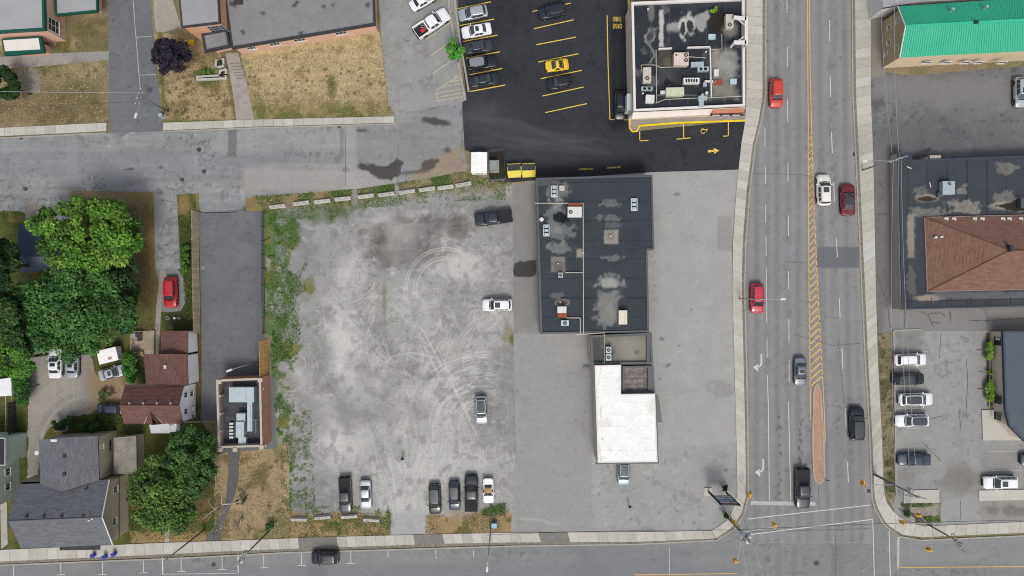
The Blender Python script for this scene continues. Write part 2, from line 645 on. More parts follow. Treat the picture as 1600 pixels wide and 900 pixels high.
def p_yard(p):
    p.mottle(60, 0.2, 81); p.mottle(8, 0.25, 82, 3)
    g = sstep(0.42, 0.60, fbm(p.x, p.y, 42, 5, 83))
    p.mix(g, (70, 84, 38), 0.85)
    p.mix(sstep(0.6, 0.75, fbm(p.x, p.y, 18, 4, 84)), (126, 104, 70), 0.7)
    p.mix(p.rect(50, 290, 246, 322, 9, 8, 14), (152, 132, 102), 0.85)                     # dry strip along the street
    p.mix(p.rect(200, 300, 250, 560, 12, 10, 20), (140, 120, 84), 0.8); p.mix(p.rect(205, 470, 243, 520, 10, 8, 14), (84, 92, 48), 0.6)
    p.mix(p.rect(275, 330, 300, 500, 4, 3), (74, 92, 42), 0.85)
    p.mix(p.blob(286, 320, 12, 16, 0, 0.5, 0.4, 9), (150, 128, 84), 0.8)
    p.mix(p.rect(205, 832, 345, 850, 4, 3, 9), (160, 138, 96), 0.85)
    p.mix(p.rect(260, 470, 300, 518, 5, 4, 9), (66, 72, 44), 0.8)
    p.mix(p.blob(180, 605, 30, 28, 0, 0.5, 0.5, 12), (150, 130, 92), 0.75)
    p.mix(p.rect(303, 520, 316, 655, 2, 2, 8), (92, 82, 58), 0.9)
sheet('yard', rough([(-60, 300), (110, 298), (304, 296), (313, 400), (316, 660), (345, 700), (360, 700), (330, 846), (200, 850), (0, 860), (-60, 864)], 0.9, 4, 63), 0.005, M_soil, 0.22, (96, 96, 56), p_yard)


def p_dirtyard(p):
    p.mottle(40, 0.10, 91); p.mottle(6, 0.10, 92, 3)
    for k in range(26):                                                          # curved wheel ruts into the yard
        r = 84 + rng.random() * 62
        p.mix(p.stroke(arc(150, 700, r, 100 + rng.random() * 15, 170 + rng.random() * 14, 16, r * 0.95), 1.6, 2), (178, 172, 164), 0.28)
    for k in range(14):
        x = 52 + rng.random() * 85
        p.mix(p.stroke([(x, 560 + rng.random() * 20), (x + rng.uniform(-4, 4), 640)], 1.5, 2), (176, 170, 160), 0.3)
    p.mix(p.rect(138, 575, 196, 650, 12, 10, 20), (150, 130, 94), 0.8)
sheet('dirt_yard', rough([(46, 545), (140, 552), (150, 585), (190, 590), (200, 640), (150, 646), (105, 652), (78, 668), (64, 690), (58, 760), (42, 760), (44, 650)], 1.6, 5, 3), 0.011, M_gravel, 0.16, (150, 145, 138), p_dirtyard)


def p_verge(p):
    dry(p, 110, 0.6)
sheet('verge', rough([(335, 712), (360, 705), (452, 690), (455, 790), (455, 843), (335, 850)], 1.2, 5, 9), 0.0065, M_soil, 0.2, (160, 142, 110), p_verge)


def p_lot(p):
    p.mottle(150, 0.07, 121, 3); p.mottle(24, 0.06, 122, 5); p.mottle(4, 0.07, 123, 2)
    p.wear(601, 1.0, 0)
    light = (210, 208, 203)
    for cx, cy, rx, ry, ang, a in ((540, 545, 22, 48, -8, 0.85), (565, 610, 26, 22, 0, 0.8), (505, 650, 16, 46, -28, 0.8), (530, 700, 40, 32, 0, 0.55),
                                   (470, 590, 12, 26, -25, 0.5), (720, 420, 34, 26, 0, 0.6), (690, 370, 28, 12, -10, 0.5), (610, 345, 40, 12, -10, 0.5),
                                   (660, 650, 70, 40, 0, 0.4), (700, 730, 80, 44, 0, 0.45), (640, 480, 60, 40, 20, 0.3), (760, 520, 30, 40, 0, 0.25),
                                   (600, 760, 60, 40, 0, 0.3), (545, 430, 18, 40, 20, 0.45), (510, 470, 12, 12, 0, 0.4), (640, 800, 40, 50, 0, 0.3)):
        p.mix(p.blob(cx, cy, rx, ry, ang, 0.7, 0.55, 26, int(cx)), light, a)
    for k in range(70):
        x, y = rng.normal(640, 75), rng.normal(600, 120)
        p.mix(p.blob(x, y, 3 + rng.random() * 6, 2 + rng.random() * 4, rng.random() * 180, 0.9, 0.9, 6, k), (206, 202, 198), 0.34)
    brown = (98, 87, 82)
    for cx, cy, rx, ry, ang, a in ((640, 372, 60, 30, -18, 0.85), (604, 392, 36, 24, -20, 0.75), (700, 350, 26, 16, 0, 0.7), (715, 362, 16, 20, 0, 0.5),
                                   (590, 360, 22, 14, 0, 0.4), (660, 400, 44, 14, -10, 0.5)):
        p.mix(p.blob(cx, cy, rx, ry, ang, 0.6, 0.9, 20, int(cx) + 5) * (0.6 + 0.4 * sstep(0.35, 0.6, fbm(p.x * 0.3 + p.y * 0.12, p.y, 8, 4, 143))), brown, a)
    for cx, cy, rx, ry, a in ((465, 400, 26, 80, 0.6), (490, 570, 20, 120, 0.5), (470, 740, 40, 50, 0.55), (770, 620, 30, 90, 0.35), (515, 800, 60, 26, 0.6), (620, 520, 50, 20, 0.25), (745, 640, 16, 30, 0.4)):
        p.mix(p.blob(cx, cy, rx, ry, 0, 0.6, 0.5, 30, int(cx) + 9), (136, 135, 138), a)
    tr = (208, 206, 201)
    def track(pts, a, w=1.3):
        p.mix(p.stroke(pts, w, 1.2), tr, min(0.75, a * 1.4))
    for r in (45, 48.5, 59, 62.5):                                                  # the doughnut tracks
        track(arc(695 + rng.normal(0, 1), 452, r, 35 + rng.random() * 25, 185 + rng.random() * 12, 30, r * 1.04), 0.45, 1.1)
    for r in (70, 74, 82):
        track(arc(690, 455, r, 25 + r * .2, 80, 24), 0.22)
    for k in range(34):
        r = 20 + rng.random() * 52
        a0 = rng.random() * 360
        track(arc(640 + rng.normal(0, 26), 505 + rng.normal(0, 26), r, a0, a0 + 30 + rng.random() * 60, 16, r * (0.7 + rng.random() * 0.5)), 0.14 + rng.random() * 0.18)
    for r in (104, 108, 112):
        track(arc(765, 662, r, 88, 165, 30), 0.45, 1.8)
    for k in range(46):
        r = 30 + rng.random() * 78
        a0 = 60 + rng.random() * 60
        track(arc(752 + rng.normal(0, 10), 652 + rng.normal(0, 14), r, a0, a0 + 40 + rng.random() * 70, 18, r * 0.95), 0.18 + rng.random() * 0.2)
    track([(660, 515), (700, 590), (745, 680)], 0.45); track([(655, 520), (690, 600)], 0.4); track([(687, 548), (712, 610), (735, 655)], 0.4)
    track([(600, 568), (615, 556), (640, 551), (668, 555), (682, 560)], 0.45)
    for k in range(170):                                                          # many faint scuffs
        x, y = rng.uniform(480, 800), rng.uniform(350, 810)
        a0, r = rng.random() * 360, 25 + rng.random() * 130
        ar = arc(x, y, r, a0, a0 + 8 + rng.random() * 22, 8)
        track(ar, 0.10 + rng.random() * 0.16, 1.0)
    for k in range(34):                                                           # the fan of tracks at the south entrance
        x0 = 616 + rng.random() * 54
        x1 = x0 + rng.normal(0, 40)
        track([(x0, 836), ((x0 + x1) / 2 + rng.normal(0, 5), 770), (x1, 690 + rng.random() * 30)], 0.14 + rng.random() * 0.14, 1.5)
    p.mix(p.stroke([(594, 530), (602, 548), (604, 553)], 1.5, 1), (100, 96, 92), 0.6)
    th = 0.6 + 2.2 * (fbm(p.x, p.y, 140, 2, 127) - 0.5)                              # fine wisps of pale dust dragged along by tyres
    u, v = p.x * np.cos(th) + p.y * np.sin(th), -p.x * np.sin(th) + p.y * np.cos(th)
    wisp = 1 - np.abs(2 * fbm(u * 0.22, v, 9, 4, 128) - 1)
    p.mix(sstep(0.80, 0.97, wisp) * sstep(0.36, 0.6, fbm(p.x, p.y, 70, 3, 129)), (204, 200, 195), 0.42)
    p.mix(sstep(0.62, 0.78, fbm(p.x, p.y, 15, 4, 130)) * sstep(440, 600, p.x), (200, 196, 191), 0.45)
    p.mix(sstep(0.58, 0.74, fbm(p.x, p.y, 13, 4, 140)), (130, 127, 126), 0.45)
    p.mix(sstep(0.52, 0.72, fbm(p.x, p.y, 90, 4, 141)) * sstep(430, 590, p.x), (196, 191, 184), 0.55)
    p.mix(sstep(0.55, 0.72, fbm(p.x, p.y, 80, 4, 142)), (134, 132, 133), 0.45)
    # grass that has crept in from the edges
    n = fbm(p.x, p.y, 22, 5, 131)
    west = 1 - sstep(-14, 8, p.x - (462 + 12 * np.sin(p.y / 60)) + 60 * (n - 0.5) * 1.2)
    bare = sstep(0.52, 0.60, fbm(p.x, p.y, 26, 4, 133)) * sstep(425, 440, p.x)
    gcol = west * (1 - 0.85 * bare)
    p.mix(gcol * sstep(0.25, 0.5, fbm(p.x, p.y, 12, 4, 134)), (84, 114, 56), 0.92)
    p.mix(gcol * sstep(0.55, 0.66, fbm(p.x, p.y, 30, 4, 135)), (132, 122, 72), 0.75)
    p.mix(gcol * sstep(0.62, 0.70, fbm(p.x, p.y, 7, 3, 136)), (46, 72, 30), 0.8)
    p.mix((1 - sstep(6, 14, np.abs(p.x - 437) + 10 * n)) * sstep(680, 700, p.y), (150, 136, 104), 0.7)
    edge = 322 - (p.x - 420) * 0.125                                              # north edge with the row of blocks
    north = 1 - sstep(-10, 8, p.y - edge - 12 + 40 * (n - 0.5))
    gap = (1 - sstep(3, 7, np.abs(p.x - 554))) + (1 - sstep(2, 4, np.abs(p.x - 620)))
    north = north * (1 - np.clip(gap, 0, 1))
    p.mix(north, (146, 126, 88), 0.85)
    p.mix(north * sstep(0.40, 0.55, fbm(p.x, p.y, 30, 4, 138)), (70, 94, 42), 0.9)
    p.mix(p.blob(520, 335, 40, 14, -10, 0.5, 0.8, 12, 6), (84, 100, 56), 0.7)
    p.mix(p.blob(601, 470, 3, 34, 0, 0.7, 0.9, 8, 7), (128, 130, 100), 0.6)
    p.mix(p.blob(795, 527, 10, 14, 0, 0.5, 0.8, 8, 7), (140, 130, 104), 0.7); p.mix(p.blob(799, 529, 4, 8, 0, 0.5, 0.8, 5, 7), (92, 104, 56), 0.8)
    south = sstep(-8, 8, p.y - 803 + 30 * (n - 0.5)) * (1 - p.rect(610, 780, 668, 850, 3, 3))
    p.mix(south * (p.x < 612) + south * (p.x > 660) * sstep(785, 800, p.y), (160, 136, 94), 0.95)
    p.mix(south * sstep(0.5, 0.62, fbm(p.x, p.y, 14, 4, 139)), (92, 96, 50), 0.8)
    p.mix(p.blob(774, 797, 20, 9, -12, 0.4, 0.4, 9, 4), (62, 92, 36), 0.9)
    p.mix(p.blob(607, 815, 5, 20, 0, 0.4, 0.5, 9, 4), (76, 96, 44), 0.9)
    p.mix(p.poly([(612, 850), (616, 800), (664, 800), (662, 850)], 4, 4, 10), (172, 170, 170), 0.8)
    for k in range(60):
        x, y = rng.uniform(440, 480), rng.uniform(640, 800)
        p.mix(p.blob(x, y, 3, 2.5, 0, 0.5, 0.7, 5, k), (90, 106, 64), 0.7)
sheet('gravel_lot', [(384, 308), (480, 299), (560, 291), (640, 282), (722, 262), (740, 282), (838, 278), (838, 290), (801, 292), (803, 540), (806, 700), (798, 834),
                     (600, 838), (452, 843), (452, 690), (424, 700), (424, 530), (416, 520), (412, 331), (384, 329)],
      0.009, M_gravel, 0.115, (158, 157, 154), p_lot)

# ---------------------------------------------------------------- asphalt
def p_side(p):
    p.mottle(80, 0.08, 141); p.mottle(6, 0.06, 142, 3)
    p.wear(501, 0.8, 0.6)
    p.mix(1 - sstep(0, 10, np.abs(p.x - 190 - p.y * 0.02)), (128, 128, 132), 0.25)
    p.mix(p.blob(234, 140, 4, 4, 0, 0.5, 0.5, 5), (66, 64, 66), 0.8)
sheet('side_street', [(166, -120), (232, -120), (237, 30), (246, 120), (250, 150), (254, 194), (254, 215), (172, 215), (170, 120), (170, 20)], 0.014, M_asph, 0.3, (115, 118, 121), p_side)


def p_north(p):
    p.mottle(160, 0.09, 151, 3); p.mottle(26, 0.06, 152, 4); p.mottle(5, 0.05, 153, 2)
    p.wear(511, 1.1, 0.8)
    st = fbm(p.x * 0.08, p.y, 6, 4, 154)                                          # long streaks of wear
    p.mul(1 + 0.42 * (st - 0.5))
    p.mix(p.rect(-100, 232, 480, 280, 14, 8, 40), (134, 138, 142), 0.35)
    p.mix(p.rect(380, 262, 620, 300, 8, 6, 20), (176, 170, 164), 0.55)
    p.mix(p.rect(330, 205, 560, 235, 8, 6, 30), (166, 164, 163), 0.5)
    p.mix(p.poly([(540, 205), (640, 192), (720, 190), (724, 240), (660, 262), (560, 250)], 16, 10, 30), (146, 143, 141), 0.6)
    p.mix(p.poly([(640, 275), (722, 228), (726, 268), (650, 290)], 5, 6, 16), (160, 140, 112), 0.7)
    p.mix(p.poly([(557, 258), (575, 256), (590, 259), (608, 257), (620, 251), (630, 256), (626, 271), (610, 279), (590, 279), (580, 270), (560, 264)], 1.5, 5, 9), (74, 70, 68), 0.93)
    p.mix(p.poly([(654, 268), (660, 256), (672, 248), (686, 245), (689, 252), (676, 262), (664, 268)], 1.5, 5, 8), (86, 80, 76), 0.9)
    p.mix(p.blob(645, 269, 26, 2.5, -4, 0.5, 0.6, 8), (96, 92, 88), 0.8)
    p.mix(p.blob(540, 266, 7, 4, 0, 0.4, 0.8, 6), (82, 78, 76), 0.85)
    p.mix(p.blob(700, 236, 6, 5, 0, 0.4, 0.8, 6), (82, 78, 76), 0.85)
    p.mix(p.blob(682, 190, 24, 5, 8, 0.5, 0.9, 8, 3), (66, 62, 62), 0.85)
    p.mix(p.blob(566, 204, 8, 3, 0, 0.5, 0.9, 6, 3), (84, 80, 80), 0.8)
    p.mix(p.rect(531, 200, 538, 245, 2, 2, 8), (118, 116, 114), 0.5)
    p.mix(p.rect(538, 195, 556, 300, 3, 2, 8), (176, 173, 170), 0.4)
    p.mix(p.rect(356, 196, 370, 245, 1.2, 1.5, 6), (112, 110, 110), 0.8)
    p.mix(p.rect(103, 214, 121, 290, 2), (158, 158, 160), 0.5)
    p.mix(p.blob(204, 264, 8, 1.6, -5, 0.4, 0.5, 6), (84, 84, 86), 0.9); p.mix(p.blob(252, 262, 4, 2, 0, 0.4, 0.5, 6), (96, 96, 98), 0.9)
sheet('north_street', [(-120, 221), (0, 216), (165, 208), (254, 205), (400, 199), (614, 193), (618, 170), (722, 158), (725, 236), (731, 262), (726, 268), (660, 280), (560, 295),
                       (480, 301), (384, 309), (382, 331), (312, 331), (311, 302), (276, 304), (282, 420), (243, 422), (240, 300), (110, 298), (110, 345), (60, 340), (30, 330), (-60, 330), (-120, 330)],
      0.018, M_asph, 0.2, (147, 149, 149), p_north)


def p_light(p):
    p.mottle(120, 0.06, 161, 3); p.mottle(6, 0.05, 162, 3)
    p.wear(521, 0.8, 0.5)
    p.mix(p.rect(620, 150, 720, 175, 10, 5, 20), (164, 162, 158), 0.5)
    p.mix(p.blob(684, 2, 8, 4, 0, 0.5, 0.6, 6), (128, 134, 96), 0.7)
sheet('grey_parking_lot', [(583, -120), (702, -120), (724, 140), (727, 158), (618, 178), (607, 165), (596, 60)], 0.021, M_asph, 0.25, (153, 153, 150), p_light)


def p_black(p):
    p.mottle(110, 0.16, 171, 3); p.mottle(10, 0.12, 172, 3)
    p.wear(531, 0.8, 0)
    p.mix(p.poly([(722, 158), (770, 150), (850, 190), (960, 215), (1000, 240), (840, 275), (730, 232)], 26, 20, 50), (72, 74, 80), 0.45)
    for k in range(30):
        y = 175 + rng.random() * 50
        p.mix(p.stroke([(725 + rng.random() * 30, y - 15 + rng.random() * 30), (800, y + 10), (900 + rng.random() * 60, 215 + rng.random() * 30)], 2, 3), (86, 88, 92), 0.18)
    p.mix(p.blob(748, 178, 26, 18, 0, 0.7, 0.8, 10, 5), (88, 88, 92), 0.45)
    p.mix(p.blob(850, 252, 60, 10, 0, 0.7, 0.6, 12, 6), (74, 76, 80), 0.5)
    p.mix(p.rect(953, 30, 980, 200, 6, 4, 12), (30, 30, 34), 0.5)
sheet('black_parking_lot', [(706, -120), (722, 90), (729, 156), (722, 160), (726, 234), (736, 238), (764, 237), (765, 284), (800, 285), (839, 281), (1020, 269), (1154, 265), (1160, 215), (1166, 188), (984, 206), (982, -120)],
      0.026, M_newasph, 0.25, (58, 60, 65), p_black)


def p_commercial(p):
    p.mottle(170, 0.05, 181, 3); p.mottle(30, 0.03, 182, 3); p.mottle(5, 0.04, 183, 2)
    p.wear(541, 0.75, 0.4)
    p.mix(p.rect(800, 285, 846, 522, 3, 2), (140, 138, 135), 0.75)
    p.mix(p.rect(804, 522, 926, 840, 6, 4, 30), (152, 152, 151), 0.5)
    p.mix(p.rect(1022, 270, 1160, 700, 10, 10, 50), (174, 173, 170), 0.6)
    p.mix(p.rect(1121, 338, 1144, 392, 1.5), (150, 148, 146), 0.7)
    p.mix(p.rect(1024, 615, 1034, 664, 2), (128, 128, 130), 0.0)
    p.mix(p.poly([(803, 411), (815, 408), (838, 405), (838, 432), (824, 433), (803, 432), (801, 422)], 0.8, 2, 6), (70, 68, 66), 0.95)
    for x, y, r, a in ((1035, 529, 3, .8), (1062, 540, 1.6, .9), (1043, 571, 5, .6), (1031, 592, 2, .7), (1081, 484, 2, .6), (1024, 447, 2, .6), (1058, 303, 4, .5), (915, 572, 5, .8), (1133, 735, 3, .6), (1046, 332, 2, .4), (986, 812, 2, 0.5)):
        p.mix(p.blob(x, y, r, r * 0.7, 0, 0.5, 0.8, 4, int(x)), (82, 80, 80), a)
    p.mix(p.blob(1125, 610, 18, 14, 20, 0.6, 0.9, 7, 3), (140, 138, 136), 0.5)
    p.mix(p.blob(890, 550, 24, 20, 0, 0.6, 0.8, 12, 3), (172, 168, 162), 0.4)
    p.mix(p.blob(1115, 760, 24, 16, 0, 0.7, 0.5, 12, 3), (176, 175, 172), 0.45)
    p.mix(p.stroke([(814, 810), (840, 812), (875, 820)], 2.2, 2.5), (186, 184, 182), 0.5)
    for k in range(16):
        x = rng.uniform(806, 870); y = rng.uniform(640, 800)
        p.mix(p.stroke([(x, y), (x + rng.uniform(10, 40), y + rng.uniform(5, 30))], 1.2, 1.5), (170, 169, 168), 0.3)
    p.mix(1 - sstep(2, 9, np.abs(p.y - 833) + 5 * fbm(p.x, p.y, 12, 3, 5)), (128, 126, 122), 0.5)
sheet('commercial_lot', [(800, 290), (838, 282), (838, 276), (1020, 268), (1154, 264), (1150, 300), (1144, 380), (1144, 450), (1147, 560), (1150, 675), (1152, 772), (1145, 797), (1134, 817), (1112, 830),
                         (1000, 832), (798, 835), (806, 700), (803, 540)], 0.013, M_asph, 0.2, (163, 163, 160), p_commercial)


def p_road(p):
    p.mottle(220, 0.05, 191, 3); p.mottle(8, 0.05, 192, 3)
    p.wear(551, 0.6, 0.5)
    v = (p.y < 850)
    # polished wheel paths and the oil line of each lane of the main road
    drift = np.interp(p.y, [0, 450, 800], [0, 4, 12]) * sstep(1270, 1290, p.x)
    lanes = [1182, 1214, 1247, 1281, 1319]
    xx = p.x - drift
    for c in lanes:
        for o in (-8, 8):
            p.mix((1 - sstep(1.5, 6.5, np.abs(xx - c - o))) * v, (158, 154, 152), 0.42)
        p.mix((1 - sstep(1, 6, np.abs(xx - c))) * v, (126, 124, 126), 0.30)
    st = fbm(p.x, p.y * 0.07, 5, 3, 193)
    p.mul(np.where(v, 1 + 0.12 * (st - 0.5), 1))
    p.mix((1 - sstep(2, 10, np.abs(p.x - np.interp(p.y, [0, 250, 450, 675], [1330, 1335, 1345, 1356])))) * v, (164, 160, 154), 0.5)
    p.mix(p.rect(1276, 386, 1342, 419, 0.8), (112, 112, 119), 0.92)
    # the cross street
    w = 1 - v
    st = fbm(p.x * 0.06, p.y, 6, 3, 194)
    p.mul(np.where(v, 1, 1 + 0.16 * (st - 0.5)))
    p.mix(p.rect(-200, 880, 1160, 1000, 8, 4, 40), (132, 132, 136), 0.6)
    p.mix(p.rect(900, 858, 1080, 900, 8, 4, 20), (126, 126, 132), 0.5)
    p.mix(p.rect(390, 862, 700, 882, 8, 5, 20), (156, 153, 152), 0.4)
    p.mix(p.rect(1400, 838, 1700, 880, 10, 6, 30), (152, 150, 148), 0.5)
    for x, s in ((1217, 2), (1305, 3.5), (1316, 2.5), (1242, 2)):
        p.mix((1 - sstep(s, s + 4, np.abs(p.x - x + (p.y - 840) * 0.02))) * w * (p.x > 1170), (122, 121, 123), 0.45)
    p.mix(p.rect(480, 872, 510, 900, 4, 3, 9), (116, 116, 120), 0.4)
    for k in range(46):
        x, y = rng.choice([1217, 1219, 1252, 1250]) + rng.normal(0, 1.5), rng.uniform(640, 790)
        p.mix(p.blob(x, y, 1.4, 2.2, 0, 0.5, 0.6, 3, k), (84, 82, 84), 0.7)
    p.mix(p.blob(1276, 880, 5, 4, 0, 0.4, 0.4, 4), (108, 106, 106), 0.8)
    p.mix(p.blob(1313, 90, 2, 2, 0, 0.4, 0.4, 4), (98, 96, 96), 0.8)
sheet('road', [(1197, -170), (1197, 150), (1190, 190), (1181, 225), (1172, 300), (1166, 380), (1164, 450), (1167, 560), (1169, 675), (1170, 775), (1163, 805), (1148, 828), (1120, 845), (1000, 851), (800, 854),
               (600, 860), (450, 864), (300, 872), (0, 884), (-200, 892), (-200, 1070), (1800, 1070), (1800, 832), (1600, 837), (1480, 843), (1435, 845), (1402, 838), (1378, 820), (1362, 790), (1357, 675), (1350, 560), (1345, 450), (1336, 250), (1331, 150), (1330, 0), (1330, -170)],
      0.02, M_asph, 0.22, (138, 139, 139), p_road)


def p_east(p):
    p.mottle(120, 0.10, 201, 3); p.mottle(6, 0.07, 202, 3)
    p.wear(561, 1.2, 0.8)
    p.mix(p.rect(1366, 120, 1620, 165, 14, 10, 30), (140, 138, 136), 0.5)
    p.mix(p.blob(1500, 145, 90, 22, 0, 0.7, 0.6, 30, 3), (132, 130, 130), 0.5)
    p.mix(p.blob(1500, 215, 110, 30, 0, 0.7, 0.6, 30, 4), (98, 98, 104), 0.5)
    p.mix(p.blob(1373, 160, 9, 10, 0, 0.5, 0.9, 6, 4), (92, 90, 88), 0.8)
    p.mix(p.rect(1362, 224, 1404, 520, 4, 4, 20), (124, 121, 118), 0.7)
    p.mix(p.rect(1385, 230, 1402, 480, 4, 3, 9), (112, 108, 104), 0.6)
    p.mix(p.rect(1380, 480, 1640, 518, 5, 4, 20), (142, 140, 137), 0.85)
    p.mix(p.rect(1358, -20, 1382, 120, 4, 4, 12), (148, 140, 128), 0.8)
sheet('east_forecourt', [(1359, -60), (1382, -60), (1382, 112), (1420, 118), (1640, 100), (1700, 100), (1700, 518), (1392, 518), (1371, 560), (1368, 450), (1364, 250), (1360, 150)], 0.012, M_asph, 0.3, (117, 118, 118), p_east)


def p_se(p):
    p.mottle(90, 0.07, 211, 4); p.mottle(7, 0.07, 212, 3)
    p.wear(571, 0.6, 0.5)
    p.mix(p.blob(1560, 590, 40, 60, 0, 0.7, 0.6, 30, 4), (150, 149, 146), 0.5)
    p.mix(p.rect(1398, 518, 1440, 545, 8, 6, 20), (124, 123, 124), 0.6)
    p.mix(p.blob(1500, 750, 26, 24, 0, 0.6, 0.6, 14, 4), (128, 122, 114), 0.75)
    p.mix(p.blob(1420, 745, 18, 14, 0, 0.6, 0.8, 9, 4), (146, 140, 138), 0.6)
    p.mix(p.rect(1470, 775, 1528, 825, 6, 5, 20), (164, 164, 163), 0.6)
    p.mix(p.rect(1530, 700, 1640, 770, 8, 5, 20), (146, 142, 138), 0.5)
    p.mix(p.rect(1534, 784, 1640, 812, 2, 1), (156, 150, 142), 0.8)
    for x, y in ((1550, 796), (1577, 796), (1594, 798)):
        p.mix(p.blob(x, y, 10, 8, 0, 0.5, 0.8, 7, x), (116, 112, 108), 0.75)
    for k in range(60):
        x, y = rng.uniform(1400, 1600), rng.uniform(520, 815)
        p.mix(p.blob(x, y, 3, 1.6, rng.random() * 180, 0.5, 0.8, 4, k), (122, 120, 118), 0.5)
sheet('south_east_lot', [(1396, 517), (1545, 517), (1545, 640), (1700, 690), (1700, 812), (1600, 816), (1480, 823), (1440, 826), (1402, 808), (1390, 780), (1398, 700)], 0.013, M_asph, 0.22, (157, 157, 154), p_se)


def p_everge(p):
    p.mottle(30, 0.14, 221); p.mottle(6, 0.2, 222, 3)
    p.mix(sstep(0.48, 0.62, fbm(p.x, p.y, 12, 4, 223)), (92, 88, 58), 0.8)
    p.mix(sstep(0.5, 0.6, fbm(p.x, p.y, 20, 4, 224)) * sstep(690, 720, p.y), (86, 98, 50), 0.85)
    p.mix(sstep(0.64, 0.72, fbm(p.x, p.y, 6, 3, 225)), (70, 68, 46), 0.8)
def p_bed(p):
    p.mottle(8, 0.3, 411)
sheet('planting_bed', [(1541, 520), (1552, 520), (1553, 634), (1542, 634)], 0.03, M_soil, 0.2, (92, 82, 70), p_bed)
sheet('verge', rough([(1372, 522), (1395, 520), (1397, 640), (1399, 770), (1397, 790), (1384, 765), (1379, 675), (1373, 560)], 0.8, 5, 4), 0.016, M_soil, 0.16, (138, 128, 100), p_everge)


def p_island(p):
    p.mottle(14, 0.14, 231); p.mottle(5, 0.15, 232, 3)
    p.mix(np.maximum(1 - sstep(1, 4, np.abs(p.y - 788) + 3 * fbm(p.x, p.y, 6, 3, 5)), np.maximum(1 - sstep(1, 4, np.abs(p.x - 1468) + 3 * fbm(p.x, p.y, 6, 3, 5)), p.blob(1455, 811, 14, 4, 0, 0.4, 0.6, 6))), (78, 96, 40), 0.9)
    p.mix(p.blob(1417, 803, 5, 5, 0, 0.4, 0.4, 5), (64, 96, 36), 0.95)
sheet('planting_bed', [(1406, 783), (1470, 783), (1470, 817), (1432, 822), (1410, 806)], 0.021, M_soil, 0.14, (152, 143, 134), p_island)


def p_barber(p):
    p.mottle(120, 0.07, 241, 3); p.mottle(30, 0.07, 243, 3); p.mottle(5, 0.05, 242, 3)
    p.mul(1 + 0.1 * (fbm(p.x, p.y * 0.05, 9, 3, 244) - 0.5))
    p.wear(581, 0.45, 0.35)
    p.mix(p.blob(386, 372, 10, 9, 0, 0.6, 0.6, 8), (98, 98, 102), 0.5)
    p.mix(p.rect(400, 331, 413, 590, 4), (98, 98, 102), 0.5)
    p.mix(p.rect(310, 560, 412, 592, 8), (96, 96, 100), 0.4)
    p.mix(p.blob(317, 419, 3, 3, 0, 0.4, 0.3, 4), (170, 162, 150), 0.6)
    p.mix(p.rect(348, 331, 350, 560, 0.8), (112, 112, 117), 0.5); p.mix(p.rect(382, 331, 384, 590, 0.8), (118, 118, 122), 0.5)
sheet('private_parking_lot', [(311, 330), (412, 330), (412, 520), (416, 590), (430, 590), (431, 700), (375, 706), (338, 706), (338, 657), (313, 656), (316, 590)], 0.016, M_asph, 0.2, (116, 118, 121), p_barber)


def p_path(p):
    p.wear(591, 0.6, 0.4)
    p.mottle(30, 0.08, 251); p.mottle(5, 0.07, 252, 3)
sheet('asphalt_path', [(356, 700), (375, 700), (373, 745), (366, 778), (352, 810), (343, 846), (319, 846), (334, 822), (352, 785), (357, 740)], 0.02, M_asph, 0.2, (106, 105, 107), p_path)
sheet('drive', [(243, 420), (278, 420), (288, 438), (291, 470), (282, 486), (262, 488), (250, 486), (248, 440)], 0.017, M_asph, 0.25, (140, 138, 136), p_path)
sheet('footpath', [(250, 423), (260, 423), (252, 480), (248, 555), (240, 555), (244, 480)], 0.021, M_conc and M_asph, 0.3, (164, 158, 148), p_path)
sheet('footpath', [(352, 84), (372, 82), (386, 130), (398, 190), (370, 192), (366, 160), (358, 110)], 0.018, M_asph, 0.2, (170, 162, 152), p_path)
sheet('footpath', [(-40, 92), (62, 84), (170, 80), (170, 94), (60, 104), (-40, 110)], 0.018, M_asph, 0.25, (160, 156, 152), p_path)
sheet('footpath', [(240, -60), (258, -60), (270, 0), (283, 42), (258, 50), (244, 50), (240, 20)], 0.018, M_asph, 0.3, (172, 166, 156), p_path)
sheet('footpath', [(258, 821), (265, 821), (264, 850), (257, 850)], 0.02, M_asph, 0.25, (176, 168, 156), p_path)
sheet('footpath', [(0, 770), (10, 768), (12, 850), (2, 858)], 0.02, M_asph, 0.25, (176, 172, 164), p_path)
sheet('footpath', [(38, 314), (60, 314), (57, 350), (40, 350)], 0.02, M_asph, 0.25, (150, 142, 134), p_path)
sheet('footpath', [(984, 188), (1170, 176), (1170, 190), (1000, 195), (998, 205), (988, 206), (982, 196), (980, -40), (987, -40), (987, 172)], 0.05, M_asph, 0.25, (158, 150, 144), p_path)

# ---------------------------------------------------------------- sidewalks of slabs, kerbs
def strip(pts_l, pts_r, t):
    def at(pts, t):
        d = [0]
        for a, c in zip(pts[:-1], pts[1:]): d.append(d[-1] + math.hypot(c[0] - a[0], c[1] - a[1]))
        q = t * d[-1]
        for i in range(len(pts) - 1):
            if q <= d[i + 1] + 1e-9:
                f = (q - d[i]) / max(1e-9, d[i + 1] - d[i])
                return (pts[i][0] + (pts[i + 1][0] - pts[i][0]) * f, pts[i][1] + (pts[i + 1][1] - pts[i][1]) * f)
        return pts[-1]
    return at(pts_l, t), at(pts_r, t)


